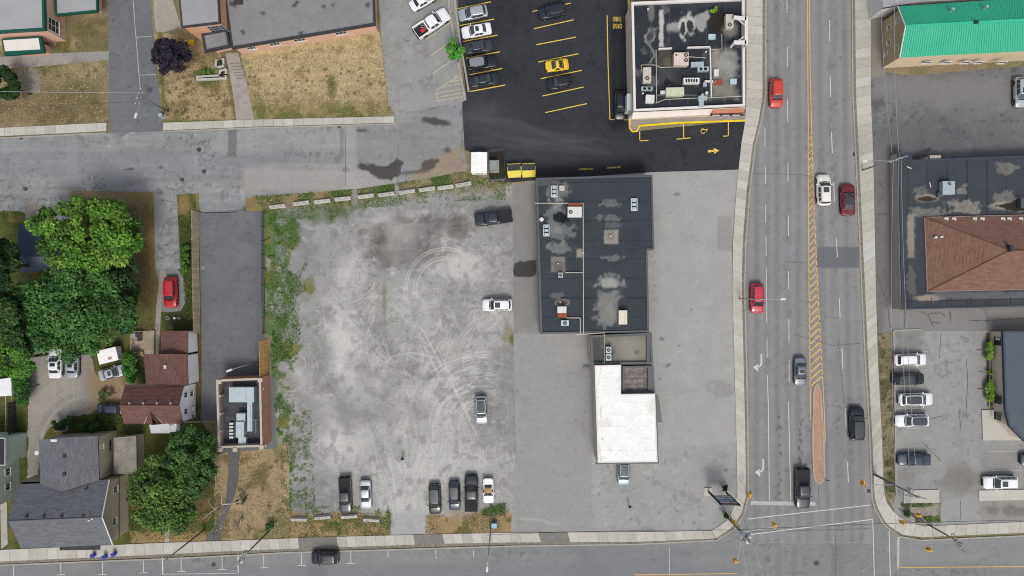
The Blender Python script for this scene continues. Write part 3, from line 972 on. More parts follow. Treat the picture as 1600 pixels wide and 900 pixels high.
M_slabs = [M_conc, mat('pale concrete weathered', C(190, 186, 176), rough=0.9, var=0.07, vs=1.2, fine=0.09, fs=4, spec=0.15, tint=0.07),
           mat('pale concrete fresh', C(206, 205, 202), rough=0.9, var=0.05, vs=1.2, fine=0.08, fs=4, spec=0.15)]
M_grimy = mat('dark patched concrete', C(134, 130, 126), rough=0.9, var=0.1, vs=1.2, fine=0.1, fs=4, spec=0.15)


def sidewalk(l, r, n, bed_r=None, white_at=(), dark_at=()):
    root = MB()
    k = 60
    le = [strip(l, r, i / k)[0] for i in range(k + 1)]
    re = [strip(l, bed_r or r, i / k)[1] for i in range(k + 1)]
    a, c = WL(le), WL(re)
    for i in range(k):
        root.add([(*a[i], 0.085), (*a[i + 1], 0.085), (*c[i + 1], 0.085), (*c[i], 0.085)], [[3, 2, 1, 0]])
    o = root.build('sidewalk', M_concbed, kind='structure')
    for i in range(n):
        g = 0.06 / 1.6 / n * n
        t0, t1 = (i + 0.012) / n, (i + 0.988) / n
        (x0, y0), (x1, y1) = strip(l, r, t0)
        (x2, y2), (x3, y3) = strip(l, r, t1)
        if max(x0, x1, x2, x3) < -20 or min(x0, x1, x2, x3) > 1620 or max(y0, y1, y2, y3) < -20 or min(y0, y1, y2, y3) > 920: continue
        z = 0.105 + random.uniform(-0.006, 0.006)
        q = MB().prism(WL([(x0, y0), (x2, y2), (x3, y3), (x1, y1)]), 0.05, z)
        m = M_slabs[2] if i in white_at else (M_grimy if i in dark_at else M_slabs[0 if random.random() < 0.6 else 1])
        q.build('slab', m, o)
    return o


WL_l = [(1166, -60), (1166, 150), (1164, 190), (1158, 225), (1150, 300), (1145, 380), (1144, 450), (1147, 560), (1150, 675), (1152, 772), (1146, 795), (1134, 815), (1112, 829)]
WL_r = [(1191, -60), (1191, 150), (1185, 190), (1176, 225), (1166, 300), (1160, 380), (1158.5, 450), (1161.5, 560), (1164, 675), (1165.5, 775), (1158, 802), (1144, 823), (1118, 841)]
sidewalk(WL_l, WL_r, 64, [(x + 4, y + 1) for x, y in WL_r])
BW_t = [(-60, 861), (0, 859), (250, 848), (400, 843), (500, 839), (700, 834), (800, 832), (1000, 831), (1112, 829)]
BW_b = [(-60, 880), (0, 877), (250, 866), (400, 859), (500, 855.5), (700, 849), (800, 847), (1000, 846), (1117, 841)]
sidewalk(BW_t, BW_b, 78, [(x, y + 4) for x, y in BW_b], (), (35, 36, 37, 38, 47, 48, 49, 60, 61, 62))
EW_l = [(1335, -60), (1337, 150), (1342, 250), (1351, 450), (1356, 560), (1362, 675), (1366, 775), (1371, 795), (1386, 820), (1410, 835), (1440, 839)]
EW_r = [(1360, -60), (1360, 150), (1364, 250), (1368, 450), (1371, 560), (1377, 675), (1380, 765), (1385, 785), (1398, 803), (1420, 817), (1445, 822)]
sidewalk(EW_r, EW_l, 62, [(x - 4, y + 0.5) for x, y in EW_l], (29, 30))
sidewalk([(1445, 822), (1600, 815), (1660, 813)], [(1440, 839), (1600, 832), (1660, 830)], 13)
sidewalk([(-40, 202), (0, 200), (167, 192)], [(-40, 215), (0, 213), (167, 205)], 13)
sidewalk([(255, 192), (400, 187), (616, 182)], [(255, 204), (400, 198), (616, 192)], 23)


def kerb(pts, w=0.22, h=0.125, m=M_kerb, name='kerb'):
    p = WL(pts)
    q = MB()
    n = len(p)
    d = []
    for i in range(n):
        a, c = Vector(p[max(0, i - 1)]), Vector(p[min(n - 1, i + 1)])
        t = (c - a).normalized()
        d.append(Vector((-t.y, t.x)) * w / 2)
    for i in range(n - 1):
        a0, a1, b0, b1 = Vector(p[i]) - d[i], Vector(p[i]) + d[i], Vector(p[i + 1]) - d[i + 1], Vector(p[i + 1]) + d[i + 1]
        q.add([(*a0, h), (*b0, h), (*b1, h), (*a1, h)], [[0, 1, 2, 3]])
        q.add([(*a0, h), (*a0, 0), (*b0, 0), (*b0, h)], [[0, 1, 2, 3]])
        q.add([(*b1, h), (*b1, 0), (*a1, 0), (*a1, h)], [[0, 1, 2, 3]])
    return q.build(name, m, kind='structure')


kerb([(1196, -60), (1196, 150), (1189, 190), (1180, 225), (1171, 300), (1165, 380), (1163, 450), (1166, 560), (1168, 675), (1169, 775), (1162, 804), (1147, 827), (1119, 844), (1000, 850), (800, 853), (600, 859), (450, 863), (300, 871), (0, 883), (-60, 886)])
kerb([(1331, -60), (1332, 150), (1337, 250), (1346, 450), (1351, 560), (1358, 675), (1362, 780), (1367, 797), (1382, 821), (1405, 838), (1438, 844), (1600, 837), (1660, 834)])
kerb([(-40, 218), (0, 216), (167, 208)]); kerb([(255, 206), (400, 200), (616, 194), (622, 188)])
kerb([(1396, 517), (1398, 640), (1400, 775)], 0.2, 0.13)
kerb([(1396, 516), (1440, 515)], 0.2, 0.13)
kerb([(1547, 518), (1545, 640)], 0.15, 0.13)

# the brick paved median and its kerb
isl = [(1270, 615), (1272, 603), (1276, 598), (1280, 603), (1283, 615), (1288, 690), (1289, 742), (1287, 752), (1280, 757), (1273, 752), (1270, 742), (1268, 690)]
q = MB()
q.rim(WL(isl), 0.3, 0.0, 0.15)
q.build('median_kerb', mat('median kerb', C(178, 166, 150), rough=0.9, var=0.12, fine=0.15), kind='structure')
M_paver = mat('red pavers', C(198, 154, 132), rough=0.9, var=0.12, vs=1.0, fine=0.16, fs=4.5, bump=0.2, bs=12)
med = MB().prism(offset_poly(WL(isl), 0.3), 0.0, 0.118).build('median', mat('paver joints', C(164, 132, 114), rough=1.0), kind='structure')
q = MB()
inner = offset_poly(WL(isl), 0.36)
x0, x1 = min(p[0] for p in inner), max(p[0] for p in inner)
y0, y1 = min(p[1] for p in inner), max(p[1] for p in inner)
y = y0
r = 0
while y < y1:
    x = x0 - (0.1 if r % 2 else 0)
    while x < x1:
        c = clip_cell(inner, x, y, x + 0.20, y + 0.105)
        if len(c) >= 3: q.prism(c, 0.11, 0.126 + random.uniform(-.003, .003))
        x += 0.212
    y += 0.115
    r += 1
q.build('paver', M_paver, med, kind='stuff')

# ---------------------------------------------------------------- painted markings
Z1 = 0.034


def paint_lines(name, segs, m, z=Z1):
    q = MB()
    for s in segs:
        pts, w = s
        q.ribbon(WL(pts), w / 10.0, z)
    return q.build(name, m, kind='structure')


paint_lines('stall_marking', [([(714, 14), (767, 3)], 1.5), ([(719, 40), (772, 30)], 1.5), ([(724, 65), (777, 55)], 1.5), ([(728, 91), (781, 81)], 1.5), ([(734, 117), (785, 107)], 1.5), ([(735, 143), (789, 133)], 1.5),
                             ([(832, 18), (892, 5)], 1.4), ([(834, 45), (896, 31)], 1.4), ([(838, 70), (900, 58)], 1.4), ([(841, 97), (904, 84)], 1.4), ([(845, 123), (909, 110)], 1.4), ([(848, 150), (912, 136)], 1.4), ([(852, 176), (917, 162)], 1.4)], M_yellow)
paint_lines('lane_marking', [([(948.5, 24), (950, 100), (953, 187)], 1.3), ([(953, 187), (985, 187.5)], 0.7)], M_yellow)
q = MB().ribbon(WL([(998, 197), (1060, 192), (1165, 188.5)]), 0.26, 0.11)
q.ribbon(WL([(982, 0), (983, 8), (984, 187), (983.5, 200), (988, 206), (995, 205.5), (998.5, 198)]), 0.22, 0.112)
for (a, c) in (((998, 197), (1165, 188.5)),):
    q.quad((*W(*a)[:2], 0.0), (*W(*c)[:2], 0.0), (*W(*c)[:2], 0.11), (*W(*a)[:2], 0.11))
q.build('yellow_kerb', M_byellow, kind='structure')
paint_lines('bay_marking', [([(999.5, 205), (999.5, 220.5)], 1.3), ([(998.8, 220), (1013, 219.5)], 1.3), ([(1068, 193), (1068.3, 216)], 1.4), ([(1057, 217.5), (1079, 215.5)], 1.4), ([(1138, 190), (1138, 213)], 1.4), ([(1130, 212.8), (1138.6, 212.4)], 1.4)], M_yellow)
q = MB().ribbon(WL([(1106, 236.5), (1116, 235.7)]), 0.34, Z1)
q.add([(*W(1115, 231.2)[:2], Z1), (*W(1124, 235.2)[:2], Z1), (*W(1116, 240.5)[:2], Z1)], [[0, 2, 1]])
q.build('arrow_marking', M_yellow, kind='structure')
q = MB()
q.ribbon(WL(arc(1098.5, 205, 3.4, 30, 330, 16)), 0.09, Z1)
q.ribbon(WL([(1096.5, 200.5), (1099, 203), (1103, 203), (1104, 206)]), 0.1, Z1 + 0.001)
q.ribbon(WL(arc(1104.6, 202.4, 0.7, 0, 360, 8)), 0.12, Z1 + 0.002)
q.build('wheelchair_marking', M_yellow, kind='structure')


def lettering(body, px, py, size, rot, m, name, z=Z1, sx=1.0, parent=None, loc=None, rot3=None, bold=0.0):
    cu = bpy.data.curves.new(name, 'FONT')
    cu.body = body
    cu.size = size
    cu.align_x = 'CENTER'
    cu.align_y = 'CENTER'
    cu.offset = bold
    cu.resolution_u = 2
    t = bpy.data.objects.new(name, cu)
    COL.objects.link(t)
    bpy.context.view_layer.update()
    me = bpy.data.meshes.new_from_object(t)
    bpy.data.objects.remove(t)
    me.materials.clear()
    me.materials.append(m)
    o = link(name, me, parent, loc or (*W(px, py)[:2], z))
    o.rotation_euler = rot3 or (0, 0, math.radians(rot))
    o.scale = (sx, 1, 1)
    if parent is None: o['kind'] = 'structure'
    return o


lettering('DRIVE', 964.5, 40.5, 1.05, 180, M_yellow, 'lettering', sx=0.5, bold=0.012)
lettering('THRU', 964, 29.5, 1.05, 180, M_yellow, 'lettering', sx=0.48, bold=0.012)
lettering('NO PARKING', 915.5, 264, 0.38, 183, M_yellow, 'lettering', sx=0.9, bold=0.008)
lettering('NO PARKING', 959, 261.5, 0.38, 183, M_yellow, 'lettering', sx=0.9, bold=0.008)

paint_lines('bay_marking', [([(665, 63), (704, 35)], 1.0), ([(672, 88), (696, 71)], 1.0), ([(676, 115.5), (705, 95)], 1.0), ([(681, 142), (720, 115)], 0.9), ([(681, 142), (683, 158.5)], 0.9), ([(682, 158), (723, 151)], 0.9),
                            ([(682, 146.5), (721, 138.5)], 0.8), ([(683, 152.5), (722, 145)], 0.8), ([(690, 136.5), (721, 130)], 0.8), ([(700, 129), (720, 124.5)], 0.8), ([(709, 122.5), (719, 120)], 0.8)],
            mat('cream worn paint', C(205, 196, 160), rough=0.85, var=0.16, vs=2, fine=0.2), 0.033)
paint_lines('lane_marking', [([(206, -20), (208, 0), (214, 75), (220, 148)], 1.0), ([(213, 58.5), (238, 56.5)], 1.0), ([(219, 117.5), (244, 116.5)], 1.0)], M_oldwhite, 0.03)
dash = [([(1229.6 + (a - 20) * 0.006, a), (1229.6 + (c - 20) * 0.006, c)], 1.1) for a, c in ((-10, 20), (73, 104), (155, 190), (254, 284), (337, 368), (424, 452), (498, 535), (563, 596))]
dash += [([(1231.8, 628), (1235.5, 782)], 1.1), ([(1199, 586), (1200.5, 640), (1202, 782)], 1.1)]
dash += [([(1195 + (a - 200) * 0.01, a), (1195 + (c - 200) * 0.01, c)], 1.0) for a, c in ((200, 229), (260, 288), (320, 348), (369, 400), (420, 450), (450, 505), (528, 559))]
dash += [([(xa, a), (xb, c)], 1.2) for xa, a, xb, c in ((1296, 32, 1296.5, 65), (1297, 120, 1298, 152), (1299, 206, 1300.3, 239), (1302.5, 285, 1303.7, 315), (1306.5, 371, 1308.2, 402), (1311, 465, 1312.5, 496), (1315.3, 544, 1317, 576), (1320.2, 638, 1322, 668), (1324, 722, 1325.5, 753))]
paint_lines('lane_marking', dash, M_white, 0.033)
yel = [([(1261.6, -20), (1262, 100), (1262.8, 200), (1262.5, 225), (1263, 330), (1264, 450), (1265.5, 600), (1266.5, 655)], 1.35),
       ([(1264.6, -20), (1265.5, 100), (1267.5, 190), (1269, 235), (1272, 330), (1277.5, 450), (1284, 565), (1287.5, 640), (1289.5, 690)], 1.35)]
for k in range(36):
    y = 214 + k * 10.9
    xl, xr = np.interp(y, [200, 450, 600], [1262.8, 1264, 1265.5]), np.interp(y, [190, 235, 330, 450, 565, 640], [1267.5, 1269, 1272, 1277.5, 1284, 1287.5])
    yel.append(([(xl, y + 4 + (xr - xl) * 0.25), (xr, y - (xr - xl) * 0.45)], 1.3 + 0.02 * k))
paint_lines('lane_marking', yel, M_orange, 0.034)
paint_lines('stop_line', [([(1173, 786), (1274, 787)], 6.2), ([(1403.5, 839), (1403, 888)], 3.8)], M_oldwhite, 0.033)
paint_lines('crosswalk_marking', [([(1168, 811), (1200, 807), (1280, 798), (1360, 789)], 1.3), ([(1170, 835.5), (1200, 831.5), (1280, 821.5), (1363, 811.5)], 1.3), ([(1363.5, 811), (1366, 905)], 1.2), ([(1389, 829), (1391, 905)], 1.2), ([(1046, 856), (1046, 898)], 0.6)], M_white, 0.035)
paint_lines('lane_marking', [([(1404, 886.5), (1700, 884.5)], 1.2), ([(992, 898), (1152, 896)], 1.2)], M_orange, 0.033)
tees = []
for x, a, c, t in ((21, 884, 900, 0), (95, 879.5, 898, 1), (160, 876.5, 897.5, 1), (224, 874, 895, 1), (283, 866, 893, 1), (347, 870, 889.5, 1), (412, 866.5, 887, 1), (471, 862, 883.5, 1), (548, 860, 880, 1), (606, 861, 871, 0), (681, 858.5, 873, 0), (740, 860, 871, 0)):
    tees.append(([(x, a), (x + 0.4, c)], 1.0))
    if t: tees.append(([(x - 6.5, c + 0.3), (x + 7, c - 0.3)], 0.9))
tees += [([(254, 866), (254.5, 898)], 1.8), ([(372, 865), (372.5, 895)], 1.6), ([(254, 897), (372, 895.5)], 0.7)]
paint_lines('bay_marking', tees, M_white, 0.033)
paint_lines('bay_marking', [([(1398, 548), (1450, 549)], 0.8), ([(1398, 578), (1450, 578)], 0.9), ([(1398, 608.5), (1452, 609)], 0.9), ([(1398, 638.5), (1445, 638)], 0.8), ([(1400, 668), (1446, 670)], 0.8), ([(1401, 699), (1435, 698)], 0.8),
                            ([(1402, 728), (1425, 728.5)], 0.8), ([(1543, 706), (1620, 704)], 1.0), ([(1548, 735), (1620, 734)], 1.0), ([(1594, 704), (1595, 764)], 0.8)], M_oldwhite, 0.03)


def turn_arrow(x, y):
    q = MB().ribbon(WL([(x + 6, y - 14), (x + 6, y + 1), (x + 4, y + 5), (x, y + 6)]), 0.26, 0.036)
    q.add([(*W(x + 1, y + 1.5)[:2], 0.036), (*W(x + 1, y + 14)[:2], 0.036), (*W(x - 7, y + 6.5)[:2], 0.036)], [[0, 2, 1]])
    q.build('arrow_marking', M_white, kind='structure')


turn_arrow(1183.5, 567); turn_arrow(1186.5, 731)

# cracks sealed with tar and cracks left open
ck = MB()
def crack(pts, w=0.1, j=1.0, z=0.031):
    out = []
    for (a, c) in zip(pts[:-1], pts[1:]):
        n = max(2, int(math.hypot(c[0] - a[0], c[1] - a[1]) / 4))
        for i in range(n):
            t = i / n
            out.append((a[0] + (c[0] - a[0]) * t + random.uniform(-j, j), a[1] + (c[1] - a[1]) * t + random.uniform(-j, j)))
    out.append(pts[-1])
    ck.ribbon(WL(out), [w * random.uniform(0.5, 1.2) for _ in out], z)
for pts in ([(1373, 283), (1384, 300), (1372, 318)], [(1384, 283), (1390, 296)], [(1366, 336), (1378, 334), (1392, 338)], [(1370, 430), (1374, 440), (1376, 450), (1388, 472)], [(1372, 474), (1398, 472)], [(1386, 474), (1391, 512)],
            [(1440, 487), (1450, 492), (1455, 503), (1470, 505)], [(1450, 490), (1470, 489), (1477, 494)], [(1455, 503), (1459, 513)], [(1484, 485), (1486, 503)], [(1514, 501), (1560, 500), (1600, 497)], [(1539, 483), (1543, 505)], [(1414, 485), (1413, 512)],
            [(1372, 500), (1372, 512)]):
    crack(pts, 0.16, 0.7)
for pts in ([(1510, 560), (1512, 600), (1509, 640), (1511, 655)], [(1470, 520), (1468, 560)], [(1500, 525), (1515, 532), (1505, 540)], [(1410, 660), (1450, 655), (1480, 648)], [(1500, 783), (1501, 812)], [(1440, 690), (1470, 720)], [(1500, 640), (1500, 675)],
            [(1170, 270), (1262, 274)], [(1310, 530), (1316, 600), (1320, 640)], [(1240, 522), (1300, 540), (1345, 536)], [(1230, 409), (1260, 411)], [(1279, 760), (1280, 800)], [(1100, 832), (1360, 826)], [(1305, 800), (1306, 900)],
            [(1340, 5), (1342, 140)], [(276, 312), (283, 330), (275, 350)], [(250, 312), (270, 315)], [(320, 240), (335, 244)], [(722, 160), (722, 235)], [(540, 190), (540, 290)], [(622, 225), (622, 290)]):
    crack(pts, 0.09, 0.8)
ck.build('crack', M_crack, kind='structure')
q = MB()
for x, y, w_, h_ in ((320, 830, 3, 3),):
    pass
M_iron = mat('cast iron', C(84, 80, 78), rough=0.7, metal=0.3, var=0.2)


def manhole(x, y, r=0.32, sq=False):
    q = MB()
    c = W(x, y)
    if sq:
        q.box(c[0], c[1], 0.02, 0.55, 0.55, 0.016)
        for k in range(4): q.box(c[0] - 0.2 + k * 0.133, c[1], 0.036, 0.05, 0.5, 0.012)
        tag(q.build('drain_grate', M_iron), kind='structure')
    else:
        q.cyl(c[0], c[1], 0.02, 0.036, r, 14)
        q.ring(c[0], c[1], 0.02, r + 0.07, 0.05, 0.018, 14)
        tag(q.build('manhole_cover', M_iron), kind='structure')


for x, y, s in ((40, 295, 0), (311, 234, 0), (319, 268, 0), (285, 281, 1), (530, 197, 1), (1335, 241, 1), (1357, 767, 1), (1435, 842, 1), (334, 882, 0), (1276, 880, 0), (1196, 65, 1), (33, 215, 1), (1171, 770, 1), (1343, 325, 0)):
    manhole(x, y, 0.3, bool(s))

# ================================================================== VEHICLES
M_glass = mat('car glass', (0.030, 0.038, 0.044), rough=0.06, var=0, fine=0, spec=0.9)
M_tyre = mat('tyre rubber', (0.015, 0.015, 0.016), rough=0.9, var=0, fine=0, spec=0.2)
M_rim = mat('alloy rim', (0.32, 0.33, 0.34), rough=0.35, metal=0.8, var=0, fine=0)
M_trim = mat('black car trim', (0.014, 0.014, 0.015), rough=0.6, var=0, fine=0, spec=0.3)
M_head = mat('headlamp glass', (0.62, 0.65, 0.68), rough=0.12, var=0, fine=0, spec=0.8)
M_tail = mat('tail lamp glass', (0.30, 0.012, 0.012), rough=0.15, var=0, fine=0, spec=0.7)
M_plate = mat('licence plate', (0.6, 0.62, 0.66), rough=0.5, var=0, fine=0)
M_liner = mat('bed liner', (0.022, 0.022, 0.024), rough=0.85, var=0.1, fine=0, local=True)
M_seam = mat('panel gap', (0.006, 0.006, 0.007), rough=0.9, var=0, fine=0, spec=0.1)


def car_paint(name, col, rough=0.32, metal=0.0):
    return mat('car paint ' + name, col, rough=rough, metal=metal, var=0.04, vs=0.7, fine=0.04, fs=6, spec=0.5, coat=0.5, local=True)


PAINTS = {'white': car_paint('white', (0.74, 0.75, 0.76)), 'cream': car_paint('pearl white', (0.70, 0.68, 0.62)), 'black': car_paint('black', (0.007, 0.010, 0.015)),
          'blueblack': car_paint('blue black', (0.011, 0.017, 0.028)), 'dgrey': car_paint('dark grey', (0.045, 0.05, 0.056), 0.32, 0.3), 'grey': car_paint('grey', (0.16, 0.18, 0.20), 0.32, 0.4),
          'silver': car_paint('silver', (0.42, 0.45, 0.47), 0.32, 0.4), 'red': car_paint('red', (0.42, 0.018, 0.022)), 'orange': car_paint('orange red', (0.52, 0.045, 0.025)),
          'crimson': car_paint('crimson', (0.46, 0.022, 0.05)), 'maroon': car_paint('maroon', (0.14, 0.010, 0.022)), 'yellow': car_paint('yellow', (0.70, 0.47, 0.02)), 'blue': car_paint('pale blue', (0.30, 0.40, 0.46), 0.32, 0.3),
          'navy': car_paint('navy', (0.018, 0.03, 0.055))}

#        L    W     H    belt  cowl  wtop  rbase rtop  roofw nose  tail   (x positions from the ends, metres)
KINDS = {'sedan': (4.7, 1.84, 1.45, 0.93, 1.28, 2.02, 0.72, 1.38, 0.70, 0.66, 0.90),
         'hatch': (4.25, 1.80, 1.50, 0.95, 1.10, 1.80, 0.20, 0.62, 0.72, 0.66, 0.88),
         'suv': (4.65, 1.90, 1.70, 1.06, 1.18, 1.82, 0.16, 0.50, 0.74, 0.78, 0.98),
         'boxy': (4.5, 1.90, 1.82, 1.10, 1.48, 1.78, 0.18, 0.30, 0.80, 0.98, 1.05),
         'coupe': (3.9, 1.76, 1.25, 0.82, 0.98, 1.66, 0.86, 1.75, 0.64, 0.58, 0.80),
         'softtop': (4.2, 1.74, 1.30, 0.85, 1.35, 1.86, 0.95, 1.45, 0.66, 0.60, 0.82),
         'pickup': (5.8, 1.98, 1.84, 1.10, 1.50, 2.10, 2.05, 2.25, 0.74, 0.92, 1.08)}
_carmesh = {}


def car_meshes(kind):
    if kind in _carmesh: return _carmesh[kind]
    L, Wd, Ht, zb, cowl, wtop, rb, rt, rw, zn, zt = KINDS[kind]
    h = Wd / 2
    xf, xr = L / 2 - cowl, -L / 2 + rb
    out = {}
    # ---- the lower body, lofted over stations; the pickup's ends behind the cab
    def halfw(x):
        u = 2 * x / L
        e = abs(u)
        w = h * (1 - 0.035 * e ** 2)
        k = max(0.0, (e - 0.80) / 0.20)
        lim = 0.24 if u > 0 else 0.16
        if kind in ('pickup', 'boxy'): lim *= 0.6
        return w * (1 - lim * k ** 2.4)

    def deck(x):
        if x > xf:
            t = (x - xf) / (L / 2 - xf)
            return zb + 0.01 - (zb - zn) * (t ** 1.6)
        if x < xr:
            t = (xr - x) / max(0.01, (L / 2 + xr))
            return zb + (zt - zb) * t ** 1.5
        return zb
    x_end = -L / 2 if kind != 'pickup' else xr - 0.04
    xs = sorted(set([L / 2, L / 2 - 0.03, L / 2 - 0.10, L / 2 - 0.22, L / 2 - 0.4, L / 2 - 0.7, (xf + L / 2) / 2, xf, xf - 0.4, 0.3, 0.0, -0.4, xr + 0.2, xr, x_end + 0.4, x_end + 0.2, x_end + 0.08, x_end + 0.02, x_end]), reverse=True)
    xs = [x for x in xs if x >= x_end - 1e-6]
    prof = ((0.90, 0.20, 0), (0.975, 0.32, 0), (1.0, 0.55, 0), (0.995, 0.78, 1), (0.955, 0.965, 1), (0.86, 1.0, 1), (0.45, 1.02, 1), (0.0, 1.025, 1))
    v, f = [], []
    for i, x in enumerate(xs):
        w, zd = halfw(x), deck(x)
        e = 0.0
        if abs(x - L / 2) < 0.05 or (kind != 'pickup' and abs(x + L / 2) < 0.05): e = 0.07
        row = []
        for a, z, rel in prof:
            zz = zd * z if rel else z
            zz = min(zz, zd * 1.03)
            if e: zz = 0.5 + (zz - 0.5) * (1 - e * (2.4 if zz > 0.5 else 1.5))
            row.append((x, w * a, zz))
        full = row[:-1] + [row[-1]] + [(p[0], -p[1], p[2]) for p in row[-2::-1]]
        v += full
    n = 2 * len(prof) - 1
    for i in range(len(xs) - 1):
        for j in range(n - 1):
            f.append([i * n + j, i * n + j + 1, (i + 1) * n + j + 1, (i + 1) * n + j])
        f.append([i * n + n - 1, i * n, (i + 1) * n, (i + 1) * n + n - 1])
    f.append(list(range(n))[::-1])
    f.append([(len(xs) - 1) * n + j for j in range(n)])
    body = MB().add(v, f)
    # ---- the cabin: rings from belt line to roof
    ft, rtp = L / 2 - wtop, -L / 2 + rt
    wb, wr = h * 0.925, h * rw
    zb2 = zb - 0.03

    def ring(k):
        z = zb2 + (Ht - 0.03 - zb2) * k
        a, c = xf + (ft - xf) * k, xr + (rtp - xr) * k
        w = wb + (wr - wb) * (k ** 1.15)
        bow = 0.16 * (1 - 0.35 * k)
        F = [(a - bow * abs(y) ** 2.2, w * y, z) for y in np.linspace(-0.93, 0.93, 7)]
        R = [(c + 0.10 * abs(y) ** 2.2, w * y, z) for y in np.linspace(0.93, -0.93, 7)]
        S1 = [(a - bow - 0.05 + (c + 0.10 + 0.05 - a + bow + 0.05) * t, w * (1 - 0.10 * (2 * t - 1) ** 4), z) for t in np.linspace(0, 1, 9)]
        S2 = [(p[0], -p[1], p[2]) for p in S1[::-1]]
        return F, S1, R, S2
    ks = (0.0, 0.25, 0.5, 0.75, 0.93, 1.0)
    rings = [sum(ring(k), []) for k in ks]
    # rounded roof: one more ring, inset and higher, then its middle
    top = rings[-1]
    cx = (ft + rtp) / 2
    rings.append([(cx + (p[0] - cx) * 0.93, p[1] * 0.90, Ht - 0.005) for p in top])
    rings.append([(cx + (p[0] - cx) * 0.5, p[1] * 0.5, Ht + 0.012) for p in top])
    m = len(top)
    v = [p for r in rings for p in r] + [(cx, 0, Ht + 0.016)]
    f = []
    for i in range(len(rings) - 1):
        for j in range(m):
            f.append([i * m + j, i * m + (j + 1) % m, (i + 1) * m + (j + 1) % m, (i + 1) * m + j])
    for j in range(m):
        f.append([(len(rings) - 1) * m + j, (len(rings) - 1) * m + (j + 1) % m, len(v) - 1])
    cabin_v, cabin_f = v, f
    body.add(cabin_v, cabin_f)
    if kind == 'softtop':
        out['soft_top'] = (MB().add([(p[0] * 1.0, p[1] * 0.99, p[2] + 0.016) for r in rings[4:] for p in r] + [(cx, 0, Ht + 0.04)],
                                    [[i * m + j, i * m + (j + 1) % m, (i + 1) * m + (j + 1) % m, (i + 1) * m + j] for i in range(3) for j in range(m)] + [[3 * m + j, 3 * m + (j + 1) % m, 4 * m] for j in range(m)]))
    # ---- glass, laid 8 mm over the cabin
    def patch(part, k0, k1, s0, s1, nx, nz, push, side=0):
        q = MB()
        pts = []
        for a in range(nz + 1):
            k = k0 + (k1 - k0) * a / nz
            line = ring(k)[part]
            row = []
            for c in range(nx + 1):
                s = (s0 + (s1 - s0) * c / nx) * (len(line) - 1)
                i = min(int(s), len(line) - 2)
                t = s - i
                p = [line[i][d] + (line[i + 1][d] - line[i][d]) * t for d in range(3)]
                row.append((p[0] + push[0], p[1] + push[1], p[2] + push[2]))
            pts += row
        w_ = nx + 1
        q.add(pts, [[a * w_ + c, a * w_ + c + 1, (a + 1) * w_ + c + 1, (a + 1) * w_ + c] for a in range(nz) for c in range(nx)])
        return q
    out['windscreen'] = patch(0, 0.10, 0.95, 0.05, 0.95, 8, 4, (0.008, 0, 0.012))
    out['rear_window'] = patch(2, 0.16 if kind in ('sedan', 'coupe', 'softtop') else 0.25, 0.92, 0.07, 0.93, 8, 4, (-0.008, 0, 0.010))
    sp = {'coupe': ((0.16, 0.86),), 'softtop': ((0.14, 0.62),), 'pickup': ((0.12, 0.50), (0.55, 0.92)), 'suv': ((0.10, 0.40), (0.44, 0.70), (0.74, 0.93)), 'boxy': ((0.10, 0.42), (0.46, 0.72), (0.76, 0.95))}.get(kind, ((0.12, 0.46), (0.50, 0.86)))
    out['side_window'] = []
    for (a, c) in sp:
        out['side_window'].append(patch(1, 0.12, 0.84, a, c, 4, 3, (0, 0.010, 0.006)))
        out['side_window'].append(patch(3, 0.12, 0.84, 1 - c, 1 - a, 4, 3, (0, -0.010, 0.006)))
    # ---- wheels, lamps, mirrors, trim
    wx = (L / 2 - 0.88, -L / 2 + (0.86 if kind != 'pickup' else 1.15))
    r = 0.33 if kind not in ('pickup', 'boxy', 'suv') else 0.37
    tyre = MB().tube([(0, -0.11, 0), (0, 0.11, 0)], r, r, 18)
    rim = MB().tube([(0, -0.115, 0), (0, 0.115, 0)], r * 0.66, r * 0.66, 12)
    for k in range(5):
        a = 2 * math.pi * k / 5
        rim.box(math.cos(a) * r * 0.35, 0, math.sin(a) * r * 0.35 - 0.02, 0.05, 0.245, 0.05)
    out['tyre'], out['rim'] = tyre, rim
    out['wheel_at'] = [(x, s * (h - 0.105), r) for x in wx for s in (1, -1)]
    out['wheel_arch'], out['sill'] = [], []
    for x in wx:
        for s in (1, -1):
            ring_ = []
            for k in range(11):
                a = math.pi * k / 10
                ring_.append((x + (r + 0.07) * math.cos(a), s * (h + 0.004), r + (r + 0.07) * math.sin(a)))
            out['wheel_arch'].append(MB().add(ring_, [list(range(11)) if s < 0 else list(range(11))[::-1]]))
    for s in (1, -1):
        out['sill'].append(MB().box((wx[0] + wx[1]) / 2, s * (h * 0.965), 0.19, wx[0] - wx[1] - 2 * r - 0.16, 0.09, 0.12))
    g = MB()
    xn = L / 2
    g.box(xn - 0.012, 0, 0.42, 0.06, Wd * 0.52, zn * 0.28)
    g.box(xn - 0.004, 0, 0.24, 0.05, Wd * 0.62, 0.12)
    out['grille'] = g
    out['headlight'] = []
    for s in (1, -1):
        y0, y1 = s * h * 0.50, s * h * 0.90
        z0 = deck(xn - 0.12) * 0.985
        q = MB()
        q.add([(xn - 0.035, y0, z0 * 0.80), (xn - 0.11, y1 * 0.93, z0 * 0.82), (xn - 0.36, y1 * 1.02, z0 * 0.97), (xn - 0.24, s * h * 0.70, z0 + 0.045), (xn - 0.12, y0, z0 + 0.012),
               (xn - 0.2, y0, z0 * 0.7), (xn - 0.3, y1 * 0.9, z0 * 0.7)], [[0, 1, 2, 3, 4], [0, 5, 6, 1], [1, 6, 2], [2, 6, 5, 4, 3], [0, 4, 5]])
        out['headlight'].append(q)
    out['taillight'] = []
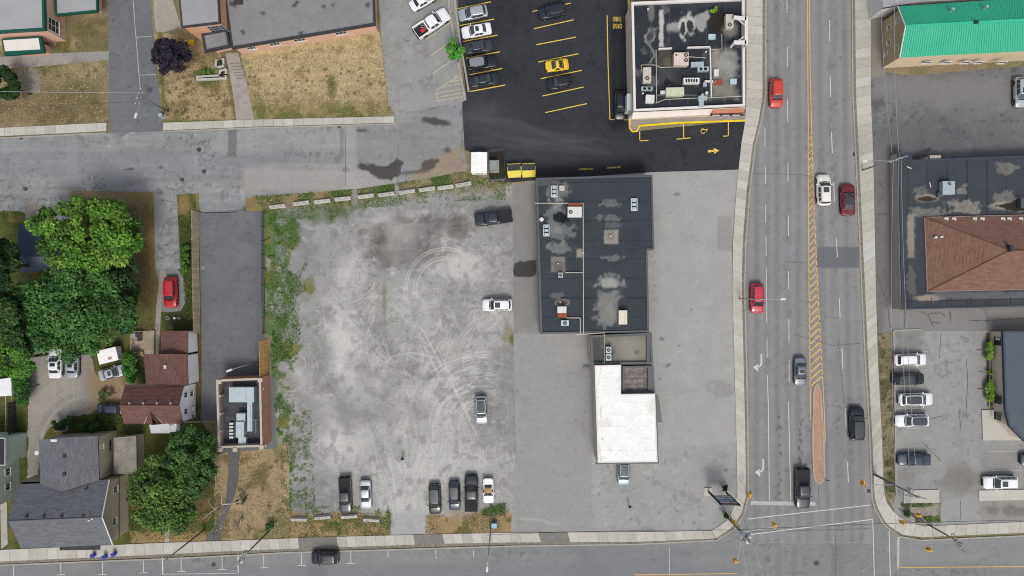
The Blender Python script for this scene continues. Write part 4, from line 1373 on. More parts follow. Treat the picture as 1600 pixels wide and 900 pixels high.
    for s in (1, -1):
        zt_ = 0.66 if kind not in ('suv', 'boxy', 'pickup') else 0.78
        q = MB().box(-L / 2 + 0.09, s * h * (0.74 if kind != 'pickup' else 0.92), zt_, 0.22, h * (0.30 if kind != 'pickup' else 0.12), 0.17, taper=0.9)
        out['taillight'].append(q)
    out['mirror'] = []
    for s in (1, -1):
        out['mirror'].append(MB().ball(xf - 0.32, s * (h + 0.10), zb + 0.06, 0.10, 0.13, 0.075, 8, 5).box(xf - 0.30, s * (h - 0.02), zb + 0.02, 0.06, 0.16, 0.05))
    out['plate'] = MB().box(-L / 2 - 0.006, 0, 0.55, 0.02, 0.42, 0.13)
    sm = MB()
    zl = lambda x, y: deck(x) * (1.024 if abs(y) < 0.3 else 1.012) + 0.006
    for s in (1, -1):
        pts = [(x, s * h * 0.80, deck(x) * 1.004 + 0.006) for x in np.linspace(xf + 0.02, L / 2 - 0.30, 6)]
        sm.ribbon(pts, 0.022)
    sm.ribbon([(L / 2 - 0.24 - 0.10 * abs(y / h) ** 2, y, deck(L / 2 - 0.24) * 1.02 + 0.010) for y in np.linspace(-h * 0.78, h * 0.78, 8)], 0.022)
    out['panel_gap'] = [sm]
    if kind in ('sedan', 'softtop', 'coupe'):
        for s in (1, -1):
            out['panel_gap'].append(MB().ribbon([(x, s * h * 0.74, deck(x) * 1.006 + 0.008) for x in np.linspace(xr - 0.02, -L / 2 + 0.14, 5)], 0.022))
    sm.ribbon([(xf + 0.06 - 0.17 * abs(y / h) ** 2.2, y, zb * 1.02 + 0.012) for y in np.linspace(-h * 0.80, h * 0.80, 9)], 0.13)
    out['wiper'] = [MB().tube([(xf + 0.03, s * 0.1 * h + 0.35 * s * h, zb + 0.03), (xf - 0.14, s * 0.1 * h - 0.15 * h, zb + 0.16)], 0.012, n=5) for s in (1, -1)]
    out['roof_rail'] = [MB().tube([(ft - 0.25, s * wr * 0.93, Ht + 0.0), (ft - 0.35, s * wr * 0.93, Ht + 0.045), (rtp + 0.3, s * wr * 0.93, Ht + 0.045), (rtp + 0.2, s * wr * 0.93, Ht)], 0.02, n=5) for s in (1, -1)]
    sl = ft - rtp
    out['sunroof'] = MB().add([(ft - 0.20, -wr * .55, Ht + .028), (ft - 0.20, wr * .55, Ht + .028), (ft - 0.20 - min(0.75, sl * .4), wr * .55, Ht + .031), (ft - 0.20 - min(0.75, sl * .4), -wr * .55, Ht + .031),
                               (ft - 0.17, -wr * .6, Ht - .01), (ft - 0.17, wr * .6, Ht - .01), (ft - 0.23 - min(0.75, sl * .4), wr * .6, Ht - .01), (ft - 0.23 - min(0.75, sl * .4), -wr * .6, Ht - .01)], [[0, 1, 2, 3], [4, 5, 1, 0], [5, 6, 2, 1], [6, 7, 3, 2], [7, 4, 0, 3]])
    out['glass_roof'] = MB().add([(cx + (p[0] - cx) * 0.90, p[1] * 0.86, Ht + 0.006) for p in top] + [(cx + (p[0] - cx) * 0.5, p[1] * 0.5, Ht + 0.020) for p in top] + [(cx, 0, Ht + 0.024)],
                                 [[j, (j + 1) % m, m + (j + 1) % m, m + j] for j in range(m)] + [[m + j, m + (j + 1) % m, 2 * m] for j in range(m)])
    if kind == 'pickup':
        bx0, bx1 = -L / 2 + 0.10, xr - 0.06
        bm = MB()
        w = h * 0.985
        bm.box((bx0 + bx1) / 2, w - 0.09, 0.42, bx1 - bx0, 0.18, zt - 0.42)
        bm.box((bx0 + bx1) / 2, -w + 0.09, 0.42, bx1 - bx0, 0.18, zt - 0.42)
        bm.box(bx1 - 0.03, 0, 0.42, 0.06, 2 * w - 0.36, zt - 0.42)
        out['cargo_bed'] = bm
        out['tailgate'] = MB().box(bx0 + 0.035, 0, 0.42, 0.07, 2 * w - 0.37, zt - 0.44)
        out['bed_floor'] = MB().box((bx0 + bx1) / 2 + 0.02, 0, 0.55, bx1 - bx0 - 0.14, 2 * w - 0.37, 0.05)
        out['bed_cover'] = MB().box((bx0 + bx1) / 2, 0, zt + 0.002, bx1 - bx0 - 0.03, 2 * w - 0.10, 0.035).box((bx0 + bx1) / 2, 0, zt + 0.037, 0.02, 2 * w - 0.14, 0.008)
        out['bumper'] = MB().box(-L / 2 + 0.04, 0, 0.42, 0.16, Wd * 0.92, 0.2)
    else:
        out['bumper'] = MB().box(-L / 2 - 0.0, 0, 0.36, 0.10, Wd * 0.66, 0.16)
    res = {}
    mats = {'windscreen': M_glass, 'rear_window': M_glass, 'side_window': M_glass, 'wheel_arch': M_trim, 'sill': M_trim, 'grille': M_trim, 'headlight': M_head, 'taillight': M_tail, 'plate': M_plate, 'panel_gap': M_seam,
            'wiper': M_trim, 'roof_rail': M_trim, 'sunroof': M_glass, 'glass_roof': M_glass, 'tyre': M_tyre, 'rim': M_rim, 'bed_floor': M_liner, 'bed_cover': M_liner, 'bumper': M_trim,
            'soft_top': mat('tan canvas', (0.34, 0.22, 0.12), rough=0.9, var=0.1, local=True)}
    body_m = PAINTS['white']
    res['body'] = body.mesh('body', body_m, smooth=True)
    for k, q in out.items():
        if k == 'wheel_at': res[k] = q
        elif isinstance(q, list): res[k] = [x.mesh(k, mats.get(k, body_m), smooth=k in ('mirror', 'side_window')) for x in q]
        else: res[k] = q.mesh(k, mats.get(k, body_m), smooth=k in ('windscreen', 'rear_window', 'glass_roof', 'soft_top'))
    try:
        me = res['body']
        me.update()
    except Exception:
        pass
    _carmesh[kind] = res
    return res


def car(name, cat, px, py, head, kind, Lpx, Wpx, color, label, group=None, extra=()):
    x, y, _ = W(px, py, 0.8)
    cm = car_meshes(kind)
    L, Wd, Ht = KINDS[kind][:3]
    sx, sy = Lpx / 10.0 / L, Wpx / 10.0 / Wd
    root = empty(name, (x, y, 0.03), label, cat, group, math.radians(head))
    P = PAINTS[color]

    def put(key, mesh, over=None, parent=root, loc=(0, 0, 0)):
        o = link(key, mesh, parent, (loc[0] * sx, loc[1] * sy, loc[2]))
        o.scale = (sx, sy, 1)
        if over is not None:
            o.material_slots[0].link = 'OBJECT'
            o.material_slots[0].material = over
        return o
    put('body', cm['body'], P)
    put('windscreen', cm['windscreen']); put('rear_window', cm['rear_window'])
    for q in cm['side_window']: put('side_window', q)
    for q in cm['headlight']: put('headlight', q)
    for q in cm['taillight']: put('taillight', q)
    for q in cm['mirror']: put('mirror', q, P if 'blackmirror' not in extra else M_trim)
    for q in cm['wiper']: put('wiper', q)
    put('grille', cm['grille']); [put('wheel_arch', q) for q in cm['wheel_arch']]; [put('sill', q) for q in cm['sill']]; put('licence_plate', cm['plate']); [put('panel_gap', q) for q in cm['panel_gap']]
    put('bumper', cm['bumper'])
    for at in cm['wheel_at']:
        w = link('wheel', cm['tyre'], root, (at[0] * sx, at[1] * sy, at[2]))
        w.name = 'wheel'
        link('rim', cm['rim'], w)
    if 'sunroof' in extra: put('sunroof', cm['sunroof'])
    if 'glassroof' in extra: put('glass_roof', cm['glass_roof'])
    if 'rails' in extra:
        for q in cm['roof_rail']: put('roof_rail', q)
    if 'greyroof' in extra: put('roof_panel', cm['glass_roof'], mat('grey car roof', (0.20, 0.21, 0.22), rough=0.4, var=0, fine=0))
    if 'soft_top' in cm: put('soft_top', cm['soft_top'])
    if kind == 'pickup':
        put('cargo_bed', cm['cargo_bed'], P); put('tailgate', cm['tailgate'], P); put('bed_floor', cm['bed_floor'])
        if 'cover' in extra: put('bed_cover', cm['bed_cover'])
    return root


g1, g2, g3, g4, g5, g6 = 'cars parked on the black lot', 'cars on the main road', 'cars parked on the gravel lot', 'cars parked in the south-east lot', 'cars parked behind the houses', 'cars on the grey lot'
CARS = [
    ('parked_car', 'car', 739, 20, 191, 'hatch', 45, 19, 'silver', 'silver white hatchback, northernmost of the row of cars along the concrete kerb', g1, ()),
    ('parked_car', 'car', 744.5, 47.5, 190, 'sedan', 46, 19, 'white', 'white sedan with dark sunroof, second from the top in the kerb row', g1, ('sunroof',)),
    ('parked_car', 'car', 747.5, 73, 9, 'sedan', 43, 18, 'dgrey', 'dark grey sedan parked between a white sedan and a boxy black off-roader', g1, ('glassroof',)),
    ('parked_car', 'car', 753, 98.5, 8, 'boxy', 46, 19, 'black', 'boxy black off-roader with a pale grey roof', g1, ('greyroof', 'rails')),
    ('parked_car', 'car', 757, 124.5, 10, 'sedan', 45, 18, 'blueblack', 'black sedan at the south end of the row of cars along the concrete kerb', g1, ()),
    ('parked_car', 'car', 863, 18, 191, 'suv', 43, 19, 'blueblack', 'blue-black SUV parked alone at the top of the middle row on the black lot', g1, ('rails',)),
    ('parked_car', 'car', 870.5, 101.5, 8, 'coupe', 36, 18, 'yellow', 'small yellow sports car on the black lot', g1, ()),
    ('parked_car', 'car', 874, 129, 189, 'hatch', 39, 19, 'black', 'black hatchback parked just below the yellow sports car', g1, ()),
    ('waiting_car', 'car', 968.5, 165, 270, 'suv', 44, 17, 'black', 'black SUV waiting at the drive-through window beside the restaurant', None, ('rails',)),
    ('pickup_truck', 'pickup truck', 674, 36.5, 34, 'pickup', 60, 22, 'white', 'white pickup truck with an open black bed, parked at a slant', g6, ()),
    ('parked_car', 'car', 661, 0, 30, 'sedan', 44, 18, 'white', 'white car cut off by the top edge of the photo above the white pickup', g6, ()),
    ('moving_car', 'car', 1213, 145.5, 270, 'suv', 44, 20, 'orange', 'orange-red SUV driving alone at the top of the main road', g2, ()),
    ('moving_car', 'car', 1287, 297, 91, 'suv', 48, 21, 'cream', 'cream white SUV driving beside the yellow hatched strip', g2, ('sunroof', 'rails')),
    ('moving_car', 'car', 1325, 312, 91, 'sedan', 48, 22, 'maroon', 'maroon car driving beside the cream white SUV', g2, ('glassroof',)),
    ('moving_car', 'car', 1183, 466, 270, 'suv', 46, 20, 'crimson', 'bright crimson SUV on the main road beneath the arm of the street lamp', g2, ('rails',)),
    ('moving_car', 'car', 1251, 581, 270, 'sedan', 44, 19, 'grey', 'grey sedan driving on the main road beside the tip of the median', g2, ('sunroof',)),
    ('moving_car', 'car', 1339, 662, 91, 'suv', 51, 22, 'black', 'black SUV driving along the east kerb beside the brick median', g2, ('glassroof',)),
    ('pickup_truck', 'pickup truck', 1254, 763, 270, 'pickup', 62, 22, 'blueblack', 'black pickup truck stopped across the white stop line of the main road', g2, ('cover',)),
    ('moving_car', 'car', 508, 871, 181, 'suv', 42, 20, 'black', 'black SUV driving along the bottom street', None, ('rails',)),
    ('pickup_truck', 'pickup truck', 771, 340, 187, 'pickup', 58, 21, 'blueblack', 'dark pickup truck parked alone in the north-east corner of the gravel lot', g3, ('cover',)),
    ('parked_car', 'car', 777, 476.5, 181, 'suv', 46, 19, 'white', 'white SUV with a dark sunroof on the east side of the gravel lot', g3, ('sunroof', 'rails')),
    ('parked_car', 'car', 752, 640.5, 272, 'suv', 43, 19, 'silver', 'silver white SUV with a black glass roof, alone in the middle of the gravel lot', g3, ('glassroof',)),
    ('pickup_truck', 'pickup truck', 539.5, 773, 272, 'pickup', 55, 19, 'dgrey', 'dark grey pickup truck with a covered bed, parked beside a silver sedan', g3, ('cover',)),
    ('parked_car', 'car', 571, 773, 272, 'sedan', 44, 18, 'silver', 'silver sedan parked beside the dark grey pickup truck', g3, ()),
    ('parked_car', 'car', 679.5, 780, 272, 'suv', 46, 19, 'black', 'black SUV at the west end of the row of four by the south entrance', g3, ('glassroof',)),
    ('parked_car', 'car', 710, 775, 271, 'hatch', 45, 18, 'navy', 'blue-black car with a shiny blue glass roof, between a black SUV and a black pickup', g3, ('glassroof',)),
    ('pickup_truck', 'pickup truck', 736.5, 771, 90, 'pickup', 57, 21, 'black', 'black pickup truck parked between a blue-black car and a white convertible', g3, ('cover',)),
    ('parked_car', 'car', 763, 767, 271, 'softtop', 39, 17, 'white', 'small white convertible with a tan soft top', g3, ()),
    ('parked_car', 'car', 974.5, 739, 270, 'suv', 38, 19, 'blue', 'pale blue SUV parked nose out at the south end of the white roof', None, ('glassroof',)),
    ('parked_car', 'car', 1422.5, 562, 1, 'suv', 49, 19, 'white', 'white SUV with a white roof, northernmost in the south-east lot', g4, ('rails',)),
    ('parked_car', 'car', 1419.5, 592, 1, 'suv', 48, 18, 'black', 'black SUV parked between two white cars in the south-east lot', g4, ('glassroof',)),
    ('parked_car', 'car', 1431, 624, 1, 'suv', 52, 20, 'white', 'white car with an all-black glass roof parked just below the black SUV', g4, ('glassroof',)),
    ('parked_car', 'car', 1425, 657, 181, 'suv', 51, 19, 'white', 'white SUV with its bonnet to the verge and a dark roof panel', g4, ('glassroof', 'rails')),
    ('parked_car', 'car', 1428.5, 718, 180, 'sedan', 50, 19, 'navy', 'dark navy sedan parked alone above the concrete pad', g4, ()),
    ('parked_car', 'car', 1563.5, 754, 181, 'suv', 52, 20, 'white', 'white SUV parked along the long concrete slab at the right edge', g4, ('sunroof', 'rails')),
    ('parked_car', 'car', 1618, 718, 181, 'sedan', 44, 19, 'navy', 'dark car only just showing at the right edge of the photo', g4, ()),
    ('parked_car', 'car', 1596, 144, 271, 'suv', 47, 21, 'silver', 'silver SUV cut off by the right edge of the photo, on the north-east forecourt', None, ('sunroof',)),
    ('parked_car', 'car', 266.5, 457, 270, 'suv', 47, 20, 'red', 'red SUV at the end of the narrow drive beside the timber fence', g5, ('rails',)),
    ('parked_car', 'car', 86, 568, 90, 'sedan', 46, 20, 'white', 'white sedan parked half under the trees, left of its neighbour', g5, ('sunroof',)),
    ('parked_car', 'car', 113, 570, 90, 'sedan', 40, 18, 'silver', 'silver sedan parked half under the trees, right of the white sedan', g5, ('sunroof',)),
    ('parked_car', 'car', 175.5, 582.5, 15, 'sedan', 42, 18, 'silver', 'silver sedan parked at a slant beside the white trailer', g5, ('sunroof',)),
    ('parked_car', 'car', 171, 638.5, 179, 'hatch', 40, 16, 'navy', 'dark blue hatchback parked against the wall of the brown-roofed house', g5, ()),
]
for c in CARS:
    car(c[0], c[1], c[2], c[3], c[4], c[5], c[6], c[7], c[8], c[9], c[10], c[11])
# the things lying in the white pickup's open bed
x, y, _ = W(661, 47, 0.8)
o = MB().box(x, y, 0.635, 0.75, 0.5, 0.16, 0.7).box(x + 0.1, y + 0.1, 0.795, 0.4, 0.25, 0.12, 0.2).build('red_tool_bag', mat('red canvas bag', C(214, 50, 56), rough=0.8), own=True)
tag(o, 'red bag lying in the open bed of the white pickup truck', 'bag')
o = MB().tube([(x - 0.5, y + 0.5, 0.66), (x + 0.6, y + 0.35, 0.68)], 0.03).tube([(x + 0.6, y + 0.35, 0.68), (x + 0.75, y + 0.9, 0.70)], 0.03).tube([(x - 0.3, y + 0.75, 0.66), (x + 0.5, y + 0.85, 0.66)], 0.025).build('pipe_frame', mat('pale metal pipe', C(200, 198, 190), rough=0.5, metal=0.4), own=True)
tag(o, 'pale metal pipe frame lying in the open bed of the white pickup', 'pipe frame')

# ================================================================== BUILDINGS
M_cap = mat('metal coping', C(96, 98, 102), rough=0.5, metal=0.3, var=0.08, fine=0.06)
M_whitecap = mat('white coping', C(236, 230, 226), rough=0.7, var=0.06, fine=0.05)
M_beigecap = mat('beige coping', C(196, 186, 172), rough=0.8, var=0.06, fine=0.06)
M_roof_attr = mat('roof membrane', attr=True, rough=0.9, var=0.06, vs=0.5, fine=0.12, fs=4, bump=0.15, bs=10, spec=0.12)
M_unit = mat('white painted sheet metal', C(226, 226, 222), rough=0.5, var=0.06, vs=1.5, fine=0.05, spec=0.4)
M_unitbeige = mat('beige painted sheet metal', C(206, 198, 186), rough=0.55, var=0.08, vs=1.5, fine=0.05, spec=0.4)
M_galv = mat('galvanised metal', C(188, 202, 206), rough=0.42, metal=0.35, var=0.10, vs=2, fine=0.06)
M_pale = mat('pale blue skylight dome', C(186, 210, 218), rough=0.25, var=0.06, vs=2, fine=0.04, spec=0.6)
M_dark = mat('dark opening', (0.012, 0.012, 0.013), rough=0.8, var=0, fine=0, spec=0.2)
M_rust = mat('rusted metal', C(156, 84, 62), rough=0.85, var=0.2, vs=2.5, fine=0.15)
M_pipe = mat('cream gas pipe', C(204, 200, 182), rough=0.6, var=0.08, vs=1)
M_wglass = mat('window glass', (0.018, 0.022, 0.028), rough=0.08, var=0, fine=0, spec=0.8)
M_wframe = mat('white window frame', C(226, 226, 222), rough=0.6, var=0.03)
M_brick = mat('red brick wall', C(190, 138, 118), rough=0.9, var=0.12, vs=1.2, fine=0.22, fs=5, bump=0.2)
M_pinkbrick = mat('pink brick wall', C(226, 184, 162), rough=0.9, var=0.08, vs=1.2, fine=0.16, fs=5, bump=0.2)
M_beige = mat('beige render', C(196, 184, 168), rough=0.9, var=0.08, fine=0.08)
M_grime = mat('grey block wall', C(150, 146, 138), rough=0.9, var=0.15, fine=0.12)
M_darkfascia = mat('dark fascia', C(62, 62, 66), rough=0.6, var=0.1, fine=0.08)
M_greenfascia = mat('green metal fascia', C(18, 84, 72), rough=0.55, var=0.08, fine=0.05)


def bld(name, label, px, py, group=None, cat='building'):
    return empty(name, W(px, py, 0), label, cat, group)


def walls(root, poly_px, z, m, name='wall', inset=0.0, z0=-0.05):
    p = WL(poly_px, z)
    if inset: p = offset_poly(p, inset)
    return MB().prism(p, z0, z - 0.02, top=False).build(name, m, root)


def parapet(root, poly_px, z, w, h, m, name='parapet', drop=0.12):
    return MB().rim(WL(poly_px, z), w, z - drop, z + h, 0).build(name, m, root)


def fan(root, x, y, z, r, m_ring):
    o = MB().ring(x, y, z, r, r * 0.16, 0.09, 18).cyl(x, y, z + 0.03, z + 0.085, r * 0.22, 10).build('fan', m_ring, root)
    q = MB()
    for k in range(4):
        a = 2 * math.pi * k / 4 + 0.4
        q.add([(x + r * 0.18 * math.cos(a - 0.3), y + r * 0.18 * math.sin(a - 0.3), z + 0.03), (x + r * 0.8 * math.cos(a - 0.22), y + r * 0.8 * math.sin(a - 0.22), z + 0.03),
               (x + r * 0.8 * math.cos(a + 0.3), y + r * 0.8 * math.sin(a + 0.3), z + 0.07), (x + r * 0.18 * math.cos(a + 0.5), y + r * 0.18 * math.sin(a + 0.5), z + 0.07)], [[0, 1, 2, 3]])
    q.build('fan_blade', mat('fan blades', C(120, 120, 118), rough=0.6), o)
    MB().cyl(x, y, z - 0.01, z + 0.012, r * 0.86, 18).build('fan_well', M_dark, o)
    return o


def unit(name, label, cat, x0, y0, x1, y1, z, h, m, fans=(), group=None, rot=0, lip=True, louvers=0, curb=True):
    """a sheet metal box standing on a roof at height z; pixel extents are those of its top"""
    a, c = W(x0, y1, z + h), W(x1, y0, z + h)
    cx, cy, sx, sy = (a[0] + c[0]) / 2, (a[1] + c[1]) / 2, c[0] - a[0], c[1] - a[1]
    root = empty(name, (cx, cy, z), label, cat, group, math.radians(rot))
    q = MB()
    q.box(0, 0, 0.12 if curb else 0.0, sx * 0.97, sy * 0.97, h - 0.16 if curb else h - 0.04)
    if lip: q.box(0, 0, h - 0.05, sx, sy, 0.05)
    q.mesh
    link('casing', q.mesh('casing', m), root)
    if curb: link('curb', MB().box(0, 0, 0, sx * 0.86, sy * 0.86, 0.13).mesh('curb', M_darkfascia), root)
    s = MB()
    s.box(sx * 0.18, 0, h + 0.001, 0.018, sy * 0.96, 0.006)
    link('panel_seam', s.mesh('panel_seam', mat('panel seam', C(128, 128, 126), rough=0.7)), root)
    for (u, v, r) in fans:
        f = MB().ring(0, 0, 0, r, r * 0.14, 0.08, 18).cyl(0, 0, 0.02, 0.075, r * 0.24, 10)
        fo = link('fan', f.mesh('fan', m), root, ((u - 0.5) * sx, (0.5 - v) * sy, h + 0.002))
        b = MB()
        for k in range(4):
            t = 2 * math.pi * k / 4 + 0.5
            b.add([(r * .2 * math.cos(t - .3), r * .2 * math.sin(t - .3), .025), (r * .82 * math.cos(t - .22), r * .82 * math.sin(t - .22), .025), (r * .82 * math.cos(t + .26), r * .82 * math.sin(t + .26), .06), (r * .2 * math.cos(t + .5), r * .2 * math.sin(t + .5), .06)], [[0, 1, 2, 3]])
        link('fan_blade', b.mesh('fan_blade', mat('fan blades', C(150, 148, 144), rough=0.6)), fo)
        link('fan_well', MB().cyl(0, 0, 0, 0.012, r * 0.88, 18).mesh('fan_well', M_dark), fo)
    if louvers:
        for k in range(louvers):
            t = (k + 0.5) / louvers - 0.5
            link('louver', MB().box(t * sx * 0.8, 0, h + 0.002, sx * 0.5 / louvers, sy * 0.55, 0.03).mesh('louver', M_dark), root)
    return root


def window(root, p, d, z0, z1, w, proud=0.05, m_frame=None, muntins=(1, 0), name='window'):
    """p: centre on the wall line (x, y); d: unit vector along the wall, the outside on its right"""
    m_frame = m_frame or M_wframe
    dx, dy = d
    nx, ny = dy, -dx

    def P(a, z, o):
        return (p[0] + dx * a + nx * o, p[1] + dy * a + ny * o, z)

    def bar(q, a0, a1, b0, b1, o0, o1):
        v = [P(a, z, o) for o in (o0, o1) for a, z in ((a0, b0), (a1, b0), (a1, b1), (a0, b1))]
        q.add(v, [[0, 1, 2, 3][::-1], [4, 5, 6, 7], [0, 1, 5, 4], [1, 2, 6, 5], [2, 3, 7, 6], [3, 0, 4, 7]])
    t = 0.09
    q = MB()
    bar(q, -w / 2, w / 2, z0, z0 + t, -0.03, proud); bar(q, -w / 2, w / 2, z1 - t, z1, -0.03, proud)
    bar(q, -w / 2, -w / 2 + t, z0 + t, z1 - t, -0.03, proud); bar(q, w / 2 - t, w / 2, z0 + t, z1 - t, -0.03, proud)
    for k in range(muntins[0]):
        a = -w / 2 + w * (k + 1) / (muntins[0] + 1)
        bar(q, a - 0.03, a + 0.03, z0 + t, z1 - t, -0.03, proud - 0.01)
    for k in range(muntins[1]):
        zz = z0 + (z1 - z0) * (k + 1) / (muntins[1] + 1)
        bar(q, -w / 2 + t, w / 2 - t, zz - 0.03, zz + 0.03, -0.03, proud - 0.013)
    o = q.build(name, m_frame, root)
    g = MB()
    bar(g, -w / 2 + 0.03, w / 2 - 0.03, z0 + 0.03, z1 - 0.03, -0.05, 0.018)
    g.build('pane', M_wglass, o)
    s = MB()
    bar(s, -w / 2 - 0.06, w / 2 + 0.06, z0 - 0.07, z0 - 0.005, -0.02, proud + 0.06)
    s.build('sill', m_frame, o)
    return o


def roof_plane(root, A, B, Cc, D, m, course=0.22, name='roof', th=0.10, uvscale=1.0, lift=0.02):
    """A, B along the eave; Cc, D along the ridge (Cc above B). World points. Stepped courses of shingles with UVs in metres."""
    A, B, Cc, D = map(Vector, (A, B, Cc, D))
    slope = max((D - A).length, (Cc - B).length)
    n = max(1, int(slope / course))
    up = (B - A).cross(D - A if (D - A).length > 0.01 else Cc - A).normalized()
    if up.z < 0: up = -up
    v, f, uv = [], [], []
    e = (B - A).normalized()
    sdir = up.cross(e)
    if sdir.z < 0: sdir = -sdir

    def UV(p): return ((p - A).dot(e) * uvscale, (p - A).dot(sdir) * uvscale)
    for i in range(n):
        t0, t1 = i / n, (i + 1) / n
        a0, b0, a1, b1 = A + (D - A) * t0, B + (Cc - B) * t0, A + (D - A) * t1, B + (Cc - B) * t1
        k = len(v)
        pts = [a0 + up * lift, b0 + up * lift, b1 + up * 0.002, a1 + up * 0.002, a0, b0]
        v += pts
        f += [[k, k + 1, k + 2, k + 3], [k + 4, k + 5, k + 1, k]]
        uv += [UV(p) for p in (pts[0], pts[1], pts[2], pts[3], pts[4], pts[5], pts[1], pts[0])]
    k = len(v)                                       # underside and edges
    lo = [p - up * th for p in (A, B, Cc, D)]
    v += [A, B, Cc, D] + lo
    f += [[k + 7, k + 6, k + 5, k + 4], [k, k + 4, k + 5, k + 1], [k + 1, k + 5, k + 6, k + 2], [k + 2, k + 6, k + 7, k + 3], [k + 3, k + 7, k + 4, k]]
    uv += [(0, 0)] * 20
    off = Vector((0, 0, 0))
    p = root
    while p is not None:
        off += p.location
        p = p.parent
    me = bpy.data.meshes.new(name)
    me.from_pydata([tuple(p - off) for p in v], [], f)
    me.materials.append(m)
    l = me.uv_layers.new(name='UVMap')
    l.data.foreach_set('uv', [c for q in uv for c in q])
    me.update()
    o = link(name, me, root)
    return o


def hip_or_gable(root, wallpts, m, name='wall'):
    q = MB()
    q.add(wallpts, [list(range(len(wallpts)))])
    return q.build(name, m, root)


M_shbrown = mat('brown shingles', C(116, 86, 80), rough=0.95, var=0.08, vs=0.7, fine=0.16, fs=4, brick=(0.9, 0.22, 0.012, 0.16, 0.7), spec=0.1)
M_shred = mat('red brown shingles', C(136, 104, 92), rough=0.95, var=0.08, vs=0.7, fine=0.2, fs=4.5, brick=(0.8, 0.2, 0.012, 0.14, 0.75), spec=0.1)
M_shgrey = mat('grey shingles', C(114, 117, 122), rough=0.95, var=0.06, vs=0.7, fine=0.16, fs=4, brick=(0.9, 0.2, 0.012, 0.15, 0.7), spec=0.1)

# ---------------------------------------------------------------- the dark-roofed store in the middle
ZS = 4.6
store = bld('store_building', 'long store with a dark blue-grey flat roof beside the gravel lot', 930, 400)
sp = [(837.5, 278), (1019.5, 273), (1022.5, 390), (1012, 391), (1014.5, 519), (844.5, 522)]
walls(store, sp, ZS, M_grime)


def p_store(p):
    p.mottle(120, 0.08, 301, 3); p.mottle(14, 0.08, 302, 3)
    k = (p.y - 255) / 30.0
    p.mul(np.where(np.abs(k - np.round(k)) < 0.03, 0.72, 1.0))                   # lapped sheets
    pale = (150, 152, 150)
    for x, y, rx, ry, a in ((873, 300, 14, 10, .55), (870, 318, 10, 9, .6), (866, 340, 10, 20, .5), (874, 362, 20, 12, .5), (874, 386, 16, 7, .6), (955, 318, 14, 5, .4), (955, 340, 14, 6, .45), (955, 352, 16, 4, .3), (955, 402, 14, 4, .45),
                            (955, 431, 12, 4, .5), (950, 492, 16, 16, .55), (952, 470, 14, 14, .4), (872, 462, 10, 4, .35)):
        m = p.blob(x, y, rx, ry, 0, 0.45, 1.1, 8, int(x + y)) * (0.45 + 0.55 * sstep(0.35, 0.65, fbm(p.x, p.y, 4, 3, 309)))
        p.mix(m, pale, a)
        p.mix(np.clip(1 - np.abs(m - 0.4) * 5, 0, 1), (176, 176, 172), a * 0.5)
    p.mix(p.blob(952, 442, 19, 7, 0, 0.4, 0.7, 8, 5), (170, 170, 164), 0.85)
    p.mix(p.rect(936, 455, 965, 505, 4, 6, 8), (150, 148, 144), 0.5)
    p.mix(p.rect(944, 359, 966, 381, 1.6, 1, 6), (160, 154, 146), 0.9); p.mix(p.rect(949, 362, 960, 376, 2, 2, 6), (124, 116, 108), 0.6)
    p.mix(p.rect(861, 401, 883, 425, 1.6, 1, 6), (142, 136, 126), 0.85); p.mix(p.blob(872, 416, 9, 9, 0, 0.5, 0.4, 8), (96, 92, 86), 0.7)
    p.mix(p.rect(901, 389, 911, 402, 2, 1, 6), (176, 168, 152), 0.75)
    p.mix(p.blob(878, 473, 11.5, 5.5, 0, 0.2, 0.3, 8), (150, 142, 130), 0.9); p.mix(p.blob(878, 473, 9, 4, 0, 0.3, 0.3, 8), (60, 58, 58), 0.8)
    p.mix(p.poly([(864, 336), (872, 331), (880, 332), (888, 340), (889, 346), (876, 348), (865, 346)], 1, 2, 5), (30, 31, 34), 0.95)
    p.mix(p.rect(838, 279, 874, 290, 1), (100, 104, 108), 0.6)
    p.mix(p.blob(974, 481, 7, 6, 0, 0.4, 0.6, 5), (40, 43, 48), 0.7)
sheet('roof', offset_poly(sp, 2.6), ZS - 0.15, M_roof_attr, 0.14, (66, 72, 78), p_store, store, None)
parapet(store, sp, ZS, 0.28, 0.0, M_cap, drop=0.3)
q = MB()
for a, c in (((836, 317.5), (911, 317.5)), ((911, 317.5), (911.5, 522)), ((883, 426), (911, 426)), ((885, 496.5), (906.5, 496.5)), ((906.5, 496.5), (906.8, 522)), ((898, 523), (944, 519.5))):
    q.tube([(*W(*a, ZS)[:2], ZS + 0.10), (*W(*c, ZS)[:2], ZS + 0.10)], 0.07, n=6)
q.build('gas_pipe', M_pipe, store)
for x, y in ((846, 343),):
    MB().cyl(*W(x, y, ZS)[:2], ZS - 0.15, ZS + 0.35, 0.28, 14).ball(*W(x, y, ZS)[:2], ZS + 0.35, 0.34, 0.34, 0.16).build('roof_vent', M_unit, store)
for x, y in ((872, 412), (954, 369), (910, 395), (875, 472)):
    MB().cyl(*W(x, y, ZS)[:2], ZS - 0.15, ZS + 0.25, 0.11, 8).build('vent_pipe', M_unit, store)


